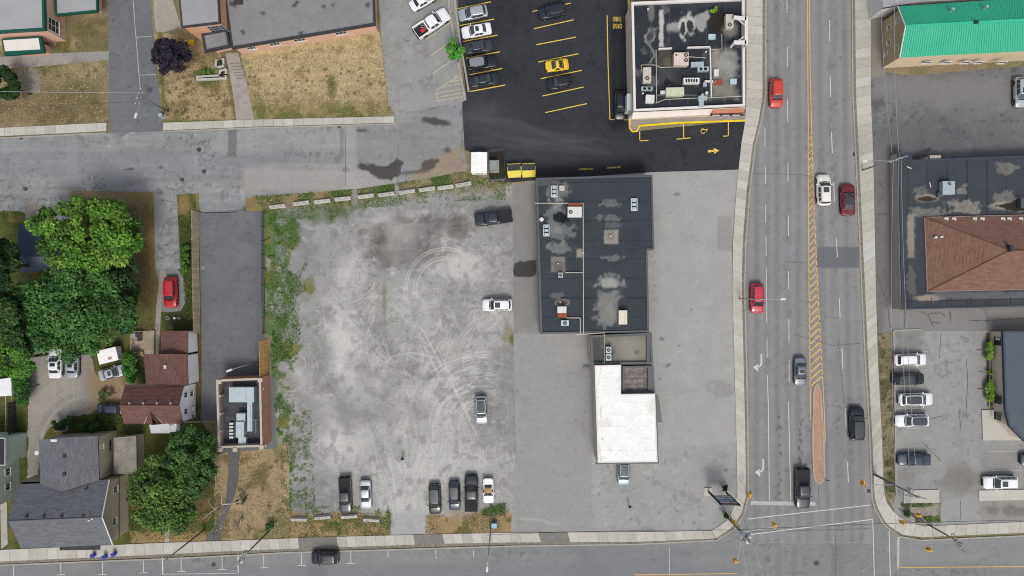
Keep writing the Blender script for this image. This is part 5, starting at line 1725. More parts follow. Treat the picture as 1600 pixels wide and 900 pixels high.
def skylight(root, x0, y0, x1, y1, z, n):
    a, c = W(x0, y1, z + 0.3), W(x1, y0, z + 0.3)
    f = MB().rim([(a[0], a[1]), (c[0], a[1]), (c[0], c[1]), (a[0], c[1])], 0.1, z - 0.15, z + 0.3).build('skylight', M_unit, root)
    for k in range(n):
        y0_, y1_ = a[1] + (c[1] - a[1]) * k / n, a[1] + (c[1] - a[1]) * (k + 1) / n
        MB().box((a[0] + c[0]) / 2, (y0_ + y1_) / 2, z + 0.1, (c[0] - a[0]) - 0.24, (y1_ - y0_) - 0.14, 0.26, taper=0.75).build('dome', M_pale, f)
    return f


skylight(store, 861.5, 290, 871, 308, ZS, 3); skylight(store, 986, 310, 996, 329, ZS, 3); skylight(store, 849, 351, 858.5, 369, ZS, 3)
gR = 'machines standing on the roofs'
unit('rooftop_unit', 'white cooling unit with one fan beside the black puddle on the store roof', 'rooftop unit', 887, 323, 909, 339.5, ZS - 0.15, 0.9, M_unit, ((0.22, 0.5, 0.34),), gR)
o = MB().box(*W(898, 320.5, ZS)[:2], ZS - 0.15, 1.9, 0.5, 0.5).build('duct_box', M_rust, own=True); tag(o, 'rusty duct box behind the white cooling unit on the store roof', 'duct box', gR)
unit('vent_box', 'small white vent box beside the top left skylight of the store roof', 'vent box', 874, 290, 882, 298, ZS - 0.15, 0.5, M_unitbeige, (), gR)
unit('exhaust_fan', 'small square exhaust fan below the grey roof patch of the store', 'exhaust fan', 872.5, 426, 879.5, 434, ZS - 0.15, 0.5, M_galv, ((0.5, 0.5, 0.27),), gR)
o = unit('rooftop_unit', 'white topped unit with a rusty front near the south edge of the store roof', 'rooftop unit', 871, 479, 885, 489, ZS - 0.15, 0.8, M_unit, (), gR)
o2 = W(878, 492.5, ZS)
tag(MB().box(o2[0], o2[1], ZS - 0.15, 1.35, 0.7, 0.6).build('duct_box', M_rust, own=True), 'rust red box in front of the white unit on the store roof', 'duct box', gR)
unit('exhaust_fan', 'square exhaust fan just south of the rust red box on the store roof', 'exhaust fan', 876.5, 500.5, 889, 509, ZS - 0.15, 0.5, M_galv, ((0.5, 0.5, 0.33),), gR)
unit('rooftop_unit', 'tall cream box standing alone by the south-east corner of the store roof', 'rooftop unit', 967, 485, 980, 507, ZS - 0.15, 1.0, mat('cream painted sheet metal', C(232, 222, 204), rough=0.5, var=0.05), (), gR)

# ---------------------------------------------------------------- low grey annex and white-roofed garage
ZA = 3.6
annex = bld('annex_building', 'low grey-roofed annex between the dark store and the white roof', 970, 546)
ap = [(922, 524), (1018.5, 520), (1020.5, 569), (924, 570)]
walls(annex, ap, ZA, M_beige)


def p_annex(p):
    p.mottle(30, 0.12, 311, 4); p.mottle(6, 0.10, 312, 3)
    p.mix(p.rect(920, 520, 945, 572, 8, 5, 10), (66, 68, 70), 0.75)
    p.mix(p.blob(985, 545, 24, 16, 0, 0.7, 0.5, 14), (164, 158, 148), 0.5)
    p.mix(p.blob(951, 553, 10, 14, 0, 0.5, 0.5, 8), (60, 60, 62), 0.6)
    p.mix(p.blob(995, 550, 6, 4, 0, 0.5, 0.8, 5), (100, 96, 90), 0.6)
sheet('roof', offset_poly(ap, 3), ZA - 0.4, M_roof_attr, 0.14, (136, 132, 124), p_annex, annex, None)
parapet(annex, ap, ZA, 0.35, 0.0, M_cap, drop=0.5)
MB().box(*W(1013, 545, ZA)[:2], ZA - 0.3, 0.5, 4.7, 0.28).build('parapet_step', M_cap, annex)
for x, y, n_ in ((951, 547, 'northern'), (951, 558.5, 'southern')):
    unit('condenser', n_ + ' one of the pair of small condensers on the annex roof', 'condenser', x - 4.2, y - 5, x + 4.2, y + 5, ZA - 0.4, 0.7, M_galv, ((0.5, 0.5, 0.33),), 'pair of condensers on the annex roof')
MB().tube([(*W(944, 520, ZA)[:2], ZA + 0.05), (*W(944, 568, ZA)[:2], ZA + 0.05)], 0.05, n=6).build('gas_pipe', M_pipe, annex)

ZG = 4.2
garage = bld('garage_building', 'garage with a bright white L-shaped flat roof', 978, 660)
gp = [(929, 571), (970.5, 570), (970.5, 616), (1023.5, 615), (1027.5, 722), (934, 723)]
walls(garage, gp, ZG, M_beige)
def p_white(p):
    p.mottle(60, 0.04, 351, 3); p.mottle(5, 0.03, 352, 2)
    k = (p.y - 571) / 19.0
    p.mul(np.where((np.abs(k - np.round(k)) < 0.035) & (fbm(p.x, p.y, 30, 2, 355) > 0.4), 0.90, 1.0))
    p.mix(1 - sstep(0.3, 1.6, np.abs(p.x - 936 - 2.5 * np.sin(p.y * 0.09)) + 3 * (fbm(p.x, p.y, 9, 3, 353) - 0.5)), (200, 198, 190), 0.5)
    p.mix(sstep(0.62, 0.76, fbm(p.x, p.y, 22, 4, 354)), (218, 216, 208), 0.45)
    p.mix(p.blob(1018, 632, 6, 12, 0, 0.6, 0.8, 8), (222, 216, 204), 0.6); p.mix(p.blob(941, 686, 1.5, 1.5, 0, 0.3, 0.2, 4), (170, 168, 160), 0.8)
sheet('roof', offset_poly(gp, 2), ZG + 0.02, M_roof_attr, 0.14, (252, 252, 249), p_white, garage, None)
parapet(garage, gp, ZG, 0.22, 0.03, M_whitecap, drop=0.3)
q = MB()
for a, c in (((930, 723.5), (1029.5, 722.5)), ((1027.5, 722), (1024, 616))):
    q.ribbon([(*W(*a, 3.9)[:2], 3.9), (*W(*c, 3.9)[:2], 3.9)], 0.35)
q.build('eave_flashing', M_cap, garage)
MB().ribbon(WL([(1026.5, 617), (1030.5, 660)], 3.2), [0.4, 0.9], 3.2).build('awning', mat('grey awning', C(120, 121, 124), rough=0.7), garage)
for k in range(8):                                                                # pilasters and pipes of the west wall
    y = 576 + k * 19
    x = np.interp(y, [571, 723], [930.5, 935.5])
    MB().box(W(x, y, ZG)[0] - 0.07, W(x, y, ZG)[1], 0, 0.12, 0.16, ZG - 0.1).build('wall_pipe', M_grime, garage)
rec = bld('lean_to_roof', 'dark weathered plank deck sunk between the annex and the white roof', 991, 592, cat='roof deck')
rp = [(972.5, 572), (1021, 571), (1023, 613.5), (972.5, 614.5)]
walls(rec, rp, 3.2, M_grime)
parapet(rec, rp, 3.3, 0.3, 0.1, M_cap, drop=0.9)
MB().box(*W(1016, 592, 3.3)[:2], 2.5, 0.75, 3.9, 0.85).build('parapet_step', M_cap, rec)
MB().prism(offset_poly(WL(rp, 3.3), 0.25), 2.75, 2.87).build('roof', M_darkfascia, rec)
wp = offset_poly(WL(rp, 3.3), 0.34)
ys0, ys1, xs0, xs1 = min(p[1] for p in wp), max(p[1] for p in wp), min(p[0] for p in wp), max(p[0] for p in wp) - 0.55
M_plank = mat('weathered plank', C(142, 134, 130), rough=0.95, var=0.3, vs=1.0, fine=0.3, fs=3, tint=0.25)
for k in range(19):
    h_ = (ys1 - ys0) / 19
    MB().box((xs0 + xs1) / 2, ys0 + h_ * (k + 0.5), 2.88, xs1 - xs0, h_ * 0.9, 0.04 + random.uniform(0, 0.02)).build('plank', M_plank, rec)
wires = MB()
for k in range(5):
    wires.tube([(*W(928 + k * 0.7, 566 + k * 3, 3.0)[:2], 3.0 - k * 0.2), (*W(932 + k * 0.6, 700, 3.0)[:2], 3.0 - k * 0.3)], 0.03, n=5)
wires.build('wall_conduit', M_pipe, garage)

# ---------------------------------------------------------------- the restaurant with the drive-through
ZR = 5.4
rest = bld('restaurant_building', 'restaurant with a black flat roof crowded with machines', 1076, 95)
rp = [(986.5, -60), (1163.5, -60), (1164.5, 166), (990, 174)]
rpv = [(986.5, 3), (1163.5, -4), (1164.5, 166), (990, 174)]
walls(rest, rpv, ZR, mat('cream restaurant wall', C(232, 214, 196), rough=0.9, var=0.1, vs=1))


def p_rest(p):
    p.mottle(60, 0.14, 321, 3); p.mottle(12, 0.12, 322, 3)
    wh = (204, 202, 196)
    for k in range(6):
        p.mix(1 - sstep(0.3, 1.0, np.abs(p.x - 1017 - k * 29)), (96, 100, 106), 0.5)
    p.mix(p.rect(985, 2, 1163, 12, 2), (68, 72, 78), 0.5)
    p.mix(p.rect(1030, 15, 1037, 74, 1.5, 2, 8), wh, 0.9)
    p.mix(p.blob(1018, 18, 5, 15, 0, 0.4, 0.5, 8), (120, 120, 118), 0.85)
    ring = p.blob(1017, 55, 9, 14, 15, 0.2, 0.7, 10) - p.blob(1017, 55, 6, 11, 15, 0.3, 0.7, 10)
    p.mix(ring, (168, 164, 158), 0.8); p.mix(p.blob(1018, 55, 7, 12, 15, 0.4, 0.7, 10), (94, 94, 96), 0.5)
    p.mix(p.stroke([(1012, 68), (1020, 78), (1022, 88), (1015, 98)], 1.5, 1.5), (150, 148, 144), 0.7); p.mix(p.stroke([(1020, 78), (1024, 86), (1025, 96)], 1.2, 1.2), (150, 148, 144), 0.7)
    p.mix(p.rect(1042, 35, 1064, 49, 3, 5, 9), (164, 164, 160), 0.9); p.mix(p.rect(1042, 46, 1066, 52, 3, 3, 9), (110, 112, 112), 0.6)
    p.mix(p.blob(1067, 42, 7, 19, 0, 0.25, 0.5, 8, 3), wh, 0.9); p.mix(p.blob(1079, 39, 7, 17, 0, 0.25, 0.5, 8, 4), wh, 0.9)
    p.mix(p.blob(1067, 44, 4, 11, 0, 0.2, 0.4, 6, 3), (38, 40, 44), 0.95); p.mix(p.blob(1078, 41, 5.5, 10, 0, 0.2, 0.3, 6, 4), (40, 42, 46), 0.95)
    p.mix(p.poly([(1085, 28), (1098, 20), (1107, 17), (1109, 28), (1104, 34), (1104, 44), (1098, 48), (1090, 46), (1085, 40)], 2, 4, 8), (172, 172, 168), 0.85)
    p.mix(p.rect(1108, 16, 1134, 52, 4, 4, 9), (50, 44, 36), 0.85)
    p.mix(p.blob(1141, 46, 12, 13, 0, 0.4, 0.4, 9), (140, 136, 128), 0.8)
    p.mix(p.rect(1028, 79, 1050, 105, 4, 4, 8), (88, 84, 70), 0.6); p.mix(p.blob(1045, 97, 8, 8, 0, 0.4, 0.9, 5), (116, 110, 86), 0.6)
    p.mix(p.rect(1028, 105, 1060, 130, 6, 5, 9), (84, 86, 88), 0.6)
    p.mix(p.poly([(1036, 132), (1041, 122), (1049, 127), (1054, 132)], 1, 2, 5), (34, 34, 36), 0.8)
    p.mix(p.rect(1112, 80, 1150, 152, 7, 7, 12), (146, 142, 132), 0.85); p.mix(p.blob(1135, 100, 17, 17, 0, 0.6, 0.9, 7), (164, 166, 166), 0.6)
    p.mix(p.rect(1111, 78, 1122, 112, 3, 4, 8), (162, 152, 138), 0.7)
    p.mix(p.rect(1050, 105, 1100, 150, 8, 6, 12), (58, 60, 64), 0.5)
    p.mix(p.rect(1026, 148, 1164, 150, 0.6), (140, 138, 134), 0.5)
    p.mix(sstep(0.6, 0.72, fbm(p.x, p.y, 16, 5, 324)) * sstep(0.4, 0.6, fbm(p.x, p.y, 50, 2, 325)), (120, 122, 124), 0.5)
sheet('roof', offset_poly([(986.5, 3), (1163.5, -4), (1164.5, 166), (990, 174)], 3.4), ZR - 0.5, M_roof_attr, 0.12, (52, 56, 63), p_rest, rest, None)
parapet(rest, rpv, ZR, 0.36, 0.0, M_whitecap, drop=0.6)
fc = [W(*p, ZR) for p in ((989, 175.5), (1165, 167.5))]
MB().add([(fc[0][0], fc[0][1], ZR - 0.05), (fc[1][0], fc[1][1], ZR - 0.05), (fc[1][0], fc[1][1] - 0.55, ZR - 1.0), (fc[0][0], fc[0][1] - 0.75, ZR - 1.0), (fc[0][0], fc[0][1], ZR - 1.3), (fc[1][0], fc[1][1], ZR - 1.3)],
         [[0, 3, 2, 1], [3, 4, 5, 2], [0, 4, 3], [1, 2, 5]]).build('canopy', mat('off-white canopy', C(236, 226, 218), rough=0.7, var=0.05), rest)
q = MB()
for k in range(20):
    pass
sg = W(1114, 168.5, ZR), W(1164, 166.5, ZR)
MB().add([(sg[0][0], sg[0][1] - 0.1, ZR - 0.1), (sg[1][0], sg[1][1] - 0.1, ZR - 0.1), (sg[1][0], sg[1][1] - 0.75, ZR - 0.35), (sg[0][0], sg[0][1] - 0.75, ZR - 0.35), (sg[0][0], sg[0][1] - 0.75, ZR - 1.2), (sg[1][0], sg[1][1] - 0.75, ZR - 1.2)],
         [[0, 3, 2, 1], [3, 4, 5, 2]]).build('sign_board', mat('rust red sign', C(196, 128, 102), rough=0.7, var=0.14, vs=2), rest)
MB().box((sg[0][0] + sg[1][0]) / 2, sg[0][1] - 0.85, ZR - 1.25, 5.0, 0.06, 0.8).build('sign_face', mat('dark sign face', C(64, 54, 52), rough=0.6, var=0.3, vs=3), rest)
for k in range(3):
    MB().box(sg[0][0] + 0.7 + k * 1.5, sg[0][1] - 0.9, ZR - 1.0, 1.1, 0.05, 0.35).build('sign_panel', M_whitecap, rest)
# the roof of the window booth on the drive-through side
MB().box(*W(984.5, 159, 3.4)[:2], 0.9, 0.95, 2.5, 2.5).build('window_booth', mat('pale green booth', C(206, 220, 218), rough=0.6, var=0.05), rest)
MB().rim(WL([(980, 147), (989, 147), (989, 172), (980, 172)], 3.4), 0.12, 3.3, 3.5).build('booth_rim', M_wframe, rest)
wz = MB()
for a, c in (((1029, 76), (1050, 75)), ((1074, 74), (1109, 73)), ((1109.5, 73), (1111.5, 152))):
    a2, c2 = W(*a, ZR), W(*c, ZR)
    d = Vector((c2[0] - a2[0], c2[1] - a2[1]))
    wz.box((a2[0] + c2[0]) / 2, (a2[1] + c2[1]) / 2, ZR - 0.5, d.length, 0.16, 0.55, math.atan2(d.y, d.x))
wz.build('screen_wall', M_whitecap, rest)
q = MB()
for pts in ([(1026, 76), (1027, 160)], [(1003, 100), (1003, 112)], [(1003, 100), (1024, 100), (1034, 104), (1052, 103)], [(1075, 87), (1104, 89)], [(1129, 52), (1129.5, 75), (1112, 75.5)], [(1025, 160), (1040, 154), (1164, 149)]):
    q.tube([(*W(x, y, ZR)[:2], ZR - 0.42) for x, y in pts], 0.055, n=6)
q.build('gas_pipe', M_pipe, rest)
q = MB()
for (a, c, w) in (((1147, 27), (1166, 29), 0.55), ((1147, 66), (1166, 66), 0.55), ((1166.2, 26), (1166.2, 69), 0.45), ((1155, 31), (1164, 38), 0.14), ((1155, 62), (1164, 56), 0.14)):
    a2, c2 = W(*a, ZR + 1.4), W(*c, ZR + 1.4)
    d = Vector((c2[0] - a2[0], c2[1] - a2[1]))
    q.box((a2[0] + c2[0]) / 2, (a2[1] + c2[1]) / 2, ZR + 1.15, d.length, w, 0.25 if w > 0.2 else 0.1, math.atan2(d.y, d.x))
for x, y in ((1148, 27), (1148, 66)):
    q.box(*W(x, y, ZR + 1.4)[:2], ZR - 0.5, 0.3, 0.3, 1.66)
q.box(W(1167.5, 47, ZR + 1.4)[0], W(1167.5, 47, ZR + 1.4)[1], ZR - 1.5, 0.14, 4.4, 2.6)
tag(q.build('sign_frame', M_whitecap, own=True), 'white bracketed sign frame hanging over the east edge of the restaurant roof', 'sign frame')
z = ZR - 0.5
unit('rooftop_unit', 'tall beige unit with one fan beside the white sign frame', 'rooftop unit', 1134, 22, 1146, 44, z, 1.1, M_unitbeige, ((0.5, 0.76, 0.36),), gR)
o = unit('rooftop_unit', 'big beige unit with two fans in the middle of the restaurant roof', 'rooftop unit', 1053, 82, 1076, 102, z, 1.2, mat('warm beige sheet metal', C(222, 206, 192), rough=0.55, var=0.08, vs=1.5), ((0.82, 0.2, 0.36), (0.82, 0.6, 0.36), (0.16, 0.2, 0.2)), gR)
unit('rooftop_unit', 'grey beige unit with one fan on the left of the restaurant roof', 'rooftop unit', 1005, 105, 1017.5, 129, z, 1.0, M_unitbeige, ((0.5, 0.72, 0.36),), gR)
unit('condenser', 'low pale blue box below the grey beige unit with one fan', 'condenser', 1002, 135, 1020, 141.5, z, 0.6, M_galv, (), gR, lip=False, louvers=2)
unit('rooftop_unit', 'bright white box at the lower left corner of the restaurant roof', 'rooftop unit', 1009, 148, 1022.5, 160.5, z, 0.9, M_unit, (), gR, rot=-3)
unit('exhaust_hood', 'long pale green exhaust hood near the bottom of the restaurant roof', 'exhaust hood', 1041, 136.5, 1069, 149.5, z, 1.1, mat('pale green sheet metal', C(206, 212, 186), rough=0.55, var=0.07, vs=1.5), (), gR, rot=1.5)
unit('rooftop_unit', 'long white unit with a row of dark louvers', 'rooftop unit', 1068, 121.5, 1093, 130.5, z, 0.9, M_unit, (), gR, louvers=5)
unit('condenser', 'upper one of the two staggered pale blue boxes right of the big beige unit', 'condenser', 1080, 96.5, 1100, 104, z, 0.8, M_galv, (), gR, louvers=0, rot=2)
unit('condenser', 'lower one of the two staggered pale blue boxes right of the big beige unit', 'condenser', 1090, 104, 1107.5, 111.5, z, 0.7, M_galv, (), gR, louvers=2, rot=2)
unit('vent_box', 'upright white box right of the white screen wall', 'vent box', 1116, 108, 1123, 118.5, z, 0.8, M_unit, (), gR)
unit('roof_hatch', 'square pale blue hatch on the right side of the restaurant roof', 'roof hatch', 1141, 123, 1151, 131.5, z, 0.4, M_pale, (), gR)
unit('roof_hatch', 'square pale blue hatch in the upper part of the restaurant roof', 'roof hatch', 1107, 53, 1118, 61.5, z, 0.4, M_pale, (), gR)
unit('vent_box', 'tiny white box between the pale green hood and the left pipe', 'vent box', 1032, 141.5, 1040, 146.5, z, 0.5, M_unit, (), gR)
unit('vent_box', 'small grey-blue box left of the white screen wall', 'vent box', 1099, 128, 1104.5, 135, z, 0.6, M_galv, (), gR)
q = MB().box(*W(1109, 127, ZR)[:2], z + 0.3, 1.5, 0.28, 0.25).box(*W(1116, 127, ZR)[:2], z, 0.3, 0.3, 0.55).build('duct', M_unit, own=True); tag(q, 'short white duct crossing the white screen wall', 'duct', gR)
q = MB().box(*W(1123, 128, ZR)[:2], z, 1.2, 0.7, 0.35).build('duct_box', M_rust, own=True); tag(q, 'rusty box right of the short white duct', 'duct box', gR)
q = MB().box(*W(1095.5, 159, ZR)[:2], z, 0.7, 1.7, 0.7).box(*W(1097, 154, ZR)[:2], z + 0.1, 1.3, 0.6, 0.8).cyl(*W(1096, 150, ZR)[:2], z, z + 1.1, 0.22, 10).build('exhaust_stack', M_galv, own=True); tag(q, 'cross-shaped metal exhaust stack at the bottom edge of the restaurant roof', 'exhaust stack', gR)
q = MB().cyl(*W(1104.5, 145, ZR)[:2], z, z + 0.5, 0.24, 12).cyl(*W(1104.5, 145, ZR)[:2], z + 0.5, z + 0.58, 0.12, 8, r1=0.1).build('roof_vent_cap', M_unit, own=True); tag(q, 'round white vent cap near the cross-shaped exhaust stack', 'vent cap', gR)
for x, y in ((1013, 13), (1005, 145), (1104, 80)):
    MB().cyl(*W(x, y, ZR)[:2], z, z + 0.35, 0.13, 8).build('vent_pipe', M_unit, rest)

# ---------------------------------------------------------------- green-roofed building, top right
gb = bld('green_roof_building', 'long sided building with a bright green ribbed metal roof', 1500, 70)
ze, zr = 5.2, 7.0
eNW, eSW, rW = W(1403, 10, ze), W(1406, 90, ze), W(1415, 41, zr)
eNE, eSE, rE = W(1640, -6, ze), W(1640, 78, ze), W(1640, 29, zr)
M_green = mat('green ribbed metal roof', C(52, 182, 144), rough=0.5, var=0.08, vs=0.35, fine=0.08, spec=0.4)
roof_plane(gb, eNE, eNW, rW, rE, M_green, 9.0, 'roof', lift=0.0)
roof_plane(gb, eSW, eSE, rE, rW, M_green, 9.0, 'roof', lift=0.0)
for side in range(2):
    q = MB()
    e0, e1, r0, r1 = (eSW, eSE, rW, rE) if side == 0 else (eNW, eNE, rW, rE)
    for k in range(62):
        t = (k + 0.5) / 62
        a = Vector(e0).lerp(Vector(e1), t)
        c = Vector(r0).lerp(Vector(r1), t)
        w = 0.05
        q.add([(a.x - w, a.y, a.z + .01), (a.x + w, a.y, a.z + .01), (c.x + w, c.y, c.z + .01), (c.x - w, c.y, c.z + .01), (a.x, a.y, a.z + 0.075), (c.x, c.y, c.z + 0.075)], [[0, 4, 5, 3], [4, 1, 2, 5]])
    q.build('rib', M_green, gb, kind='stuff')
q = MB()
q.ribbon([(rW[0], rW[1], zr + 0.09), (rE[0], rE[1], zr + 0.09)], 0.36)
q.build('ridge_cap', mat('green ridge cap', C(60, 196, 156), rough=0.5), gb)
M_tan = mat('tan clapboard', C(186, 170, 134), rough=0.9, var=0.06, vs=1, fine=0.10, fs=4)
M_cream = mat('cream wall', C(226, 206, 172), rough=0.9, var=0.06, fine=0.08)
bx, byS, byN = rW[0] + 0.98, eSW[1] + 0.12, eNW[1] - 0.3
gx = bx + 0.0
hip_or_gable(gb, [(gx - 0.6, byN, 0), (gx - 0.6, byS, 0), (gx - 0.6, byS, ze), (gx - 0.6, rW[1], zr - 0.15), (gx - 0.6, byN, ze)][::-1], M_tan, 'gable_wall')
boards = MB()
for k in range(24):
    zz = 0.1 + k * 0.235
    boards.box(gx - 0.6, (byS + byN) / 2, zz * 0.9, 0.05, abs(byN - byS) - 0.02, 0.02)
boards.build('clapboard', M_tan, gb, kind='stuff')
hip_or_gable(gb, [(gx - 0.6, byS, 0), (eSE[0], eSE[1] + 0.12, 0), (eSE[0], eSE[1] + 0.12, ze), (gx - 0.6, byS, ze)], M_cream, 'wall')
hip_or_gable(gb, [(gx - 0.6, byN, 0), (eSE[0], eNE[1] - 0.3, 0), (eSE[0], eNE[1] - 0.3, ze), (gx - 0.6, byN, ze)][::-1], M_tan, 'wall')
trimq = MB()
for a, c in ((eNW, rW), (eSW, rW)):
    trimq.tube([(a[0] - 0.02, a[1], a[2]), (c[0] - 0.02, c[1], c[2])], 0.09, n=6)
trimq.build('barge_board', M_wframe, gb)
wxl = gx - 0.6
for (y, zz, w, h_) in ((32, 4.4, 0.8, 1.0), (42, 2.0, 0.8, 1.0), (66, 1.9, 0.7, 1.0), (75, 4.1, 0.8, 1.0), (84, 1.2, 0.6, 0.8)):
    window(gb, (wxl, W(800, y, zz)[1]), (0, -1), zz - h_ / 2, zz + h_ / 2, w, 0.06)
for x in (1440, 1470, 1500, 1520, 1556):
    window(gb, (W(x, 95, 1.2)[0], byS), (1, 0), 2.2, 3.0, 1.2, 0.05, muntins=(0, 0))
for x, y in ((1488, 15), (1541, 11)):
    c_ = W(x, y, 6.6); MB().cyl(c_[0], c_[1], 6.0, 6.9, 0.16, 10, r1=0.2).build('roof_vent', M_galv, gb)
c_ = W(1524, 35, zr); MB().box(c_[0], c_[1], zr - 0.5, 0.6, 0.4, 0.8).build('chimney', mat('dark green vent', C(24, 60, 50), rough=0.6), gb)

nb = bld('neighbour_building', 'grey roofed building cut off by the top edge, behind the green roof', 1440, -10)
walls(nb, [(1377, -60), (1560, -60), (1560, -2), (1440, 3), (1379, 14)], 4.0, M_wframe)
MB().prism(WL([(1377, -60), (1560, -60), (1560, -2), (1440, 3), (1379, 12)], 4.0), 3.9, 4.05).build('roof', mat('light grey roof', C(168, 170, 172), rough=0.85, var=0.08), nb)

# ---------------------------------------------------------------- dark flat roof with a brown hip, right edge
hb = bld('hip_roof_building', 'wide dark flat-roofed building with a brown shingled hip roof on top', 1520, 360)
zf = 2.7
fp = [(1404, 238), (1424, 238), (1425, 250), (1660, 241), (1660, 477), (1409, 484)]
walls(hb, fp, zf, mat('brown grey wall', C(168, 160, 150), rough=0.9, var=0.15, vs=0.8), inset=0.05)


def p_flat(p):
    p.mottle(90, 0.10, 331, 3); p.mottle(12, 0.08, 332, 3)
    k = (p.x - 1418) / 31.0
    p.mul(np.where((np.abs(k - np.round(k)) < 0.03), 0.7, 1.0))
    for x, y, rx, ry, a in ((1448, 332, 22, 8, .6), (1506, 322, 21, 9, .9), (1503, 300, 8, 5, .7), (1505, 290, 6, 3, .5), (1570, 262, 16, 8, .5), (1570, 308, 18, 8, .5), (1560, 322, 18, 5, .6), (1440, 302, 12, 8, .4), (1424, 360, 5, 22, .5), (1424, 440, 6, 20, .3)):
        m = p.blob(x, y, rx, ry, 0, 0.35, 0.9, 9, int(x)) * (0.5 + 0.5 * sstep(0.35, 0.65, fbm(p.x, p.y, 4, 3, 339)))
        p.mix(m, (152, 148, 138), a)
        p.mix(np.clip(1 - np.abs(m - 0.4) * 5, 0, 1), (178, 172, 160), a * 0.5)
    p.mix(p.blob(1506, 322, 10, 4, 0, 0.4, 0.6, 8), (136, 122, 108), 0.6)
    p.mix(p.blob(1448, 310, 16, 6.5, 0, 0.2, 0.4, 8, 2), (158, 150, 136), 0.9); p.mix(p.blob(1448, 311, 14, 4.5, 0, 0.2, 0.4, 8, 2), (58, 46, 36), 0.95)
    p.mix(p.poly([(1543, 322), (1560, 316), (1585, 312), (1590, 306), (1640, 300), (1640, 330), (1590, 331), (1560, 326)], 2, 3, 8), (166, 158, 144), 0.8)
    p.mix(p.poly([(1552, 321), (1575, 317), (1588, 311), (1640, 306), (1640, 328), (1588, 330), (1565, 325)], 1, 2, 7), (42, 36, 32), 0.95)
    p.mix(p.rect(1418, 336, 1428, 402, 2, 3, 9), (158, 150, 136), 0.75)
    p.mix(p.blob(1450, 466, 20, 5, 0, 0.4, 0.5, 9), (166, 152, 138), 0.85); p.mix(p.rect(1460, 456, 1640, 468, 3, 3, 12), (128, 130, 130), 0.5)
sheet('roof', fp, zf, M_roof_attr, 0.16, (70, 75, 81), p_flat, hb, None)
MB().rim(WL(fp, zf), 0.22, zf - 0.35, zf + 0.08).build('parapet', mat('dark blue coping', C(70, 78, 90), rough=0.6, metal=0.2), hb)
q = MB()
for k in range(9):
    x = 1424 + k * 31
    q.box(*W(x, 472, zf)[:2], zf + 0.001, 0.08, 1.5, 0.05)
q.build('roof_seam', M_darkfascia, hb)
MB().ribbon(WL([(1412, 472.5), (1660, 466)], zf + 0.1), 0.16, zf + 0.1).build('roof_ridge', M_darkfascia, hb)
he, hr = zf + 0.25, zf + 3.0
a1, a2, a3, a4 = W(1445, 340, he), W(1449.5, 455, he), W(1690, 450, he), W(1690, 334, he)
r1, r2 = W(1578, 391, hr), W(1690, 389, hr)
roof_plane(hb, a2, a3, r2, r1, M_shred, 0.2, 'hip_roof')
roof_plane(hb, a4, a1, r1, r2, M_shred, 0.2, 'hip_roof')
roof_plane(hb, a1, a2, r1, r1, M_shred, 0.2, 'hip_roof')
MB().tube([a1, r1], 0.10, n=6).tube([a2, r1], 0.10, n=6).tube([r1, r2], 0.12, n=6).build('hip_cap', mat('hip cap shingles', C(112, 74, 64), rough=0.95, fine=0.2), hb)
q = W(1577, 389, hr)
MB().box(q[0], q[1] + 0.1, hr - 0.7, 0.5, 1.0, 1.3).build('chimney', M_darkfascia, hb)
MB().rim([(a1[0] - .1, a1[1] + .1), (a2[0] - .1, a2[1] - .1), (a3[0], a3[1] - .1), (a4[0], a4[1] + .1)], 0.14, zf, he + 0.02).build('fascia', mat('mauve fascia', C(150, 130, 126), rough=0.7), hb)
for x, y in ((1462, 371), (1471, 370)):
    c_ = W(x, y, zf + 0.9); MB().box(c_[0], c_[1], zf + 0.5, 0.4, 0.25, 0.55).build('roof_vent', M_unit, hb)
for x in (1475, 1487, 1519, 1531, 1563, 1573, 1591):
    c_ = W(x, 342, zf); MB().box(c_[0], c_[1], zf, 0.6, 0.3, 0.6).cyl(c_[0] + 0.1, c_[1] - 0.2, zf, zf + 0.75, 0.12, 8).build('flue', M_unit, hb)
unit('rooftop_unit', 'pale blue cooling unit standing alone on the dark flat roof at the right', 'rooftop unit', 1473, 283, 1492, 304, zf, 1.1, M_galv, ((0.55, 0.2, 0.3),), gR)
unit('rooftop_unit', 'dark grey machine beside the long black puddle at the right edge', 'rooftop unit', 1595, 309, 1612, 325, zf, 0.9, M_cap, (), gR)
q = MB().box(*W(1467, 305, zf)[:2], zf, 0.9, 0.7, 0.45); tag(q.build('duct_box', M_cap, own=True), 'small dark box left of the pale blue cooling unit', 'duct box', gR)
q = MB().tube([(*W(1424, 258, 4)[:2], zf + 0.1), (*W(1431, 261, 4)[:2], zf + 0.14)], 0.08, n=6).tube([(*W(1460, 283, 4)[:2], zf + 0.1), (*W(1462, 291, 4)[:2], zf + 0.14)], 0.07, n=6)
tag(q.build('roof_flashing', M_unit, own=True), 'loose white metal strips lying on the dark flat roof', 'metal strip')
q = MB().prism(WL([(1427, 252), (1450, 246), (1453, 252)], 2.6), 0, 2.6).build('stair_cover', mat('brown timber cover', C(112, 98, 84), rough=0.9), hb)
q = MB().box(*W(1463, 247, 2.6)[:2], 0, 1.7, 0.9, 2.4).build('back_porch', M_beige, hb)

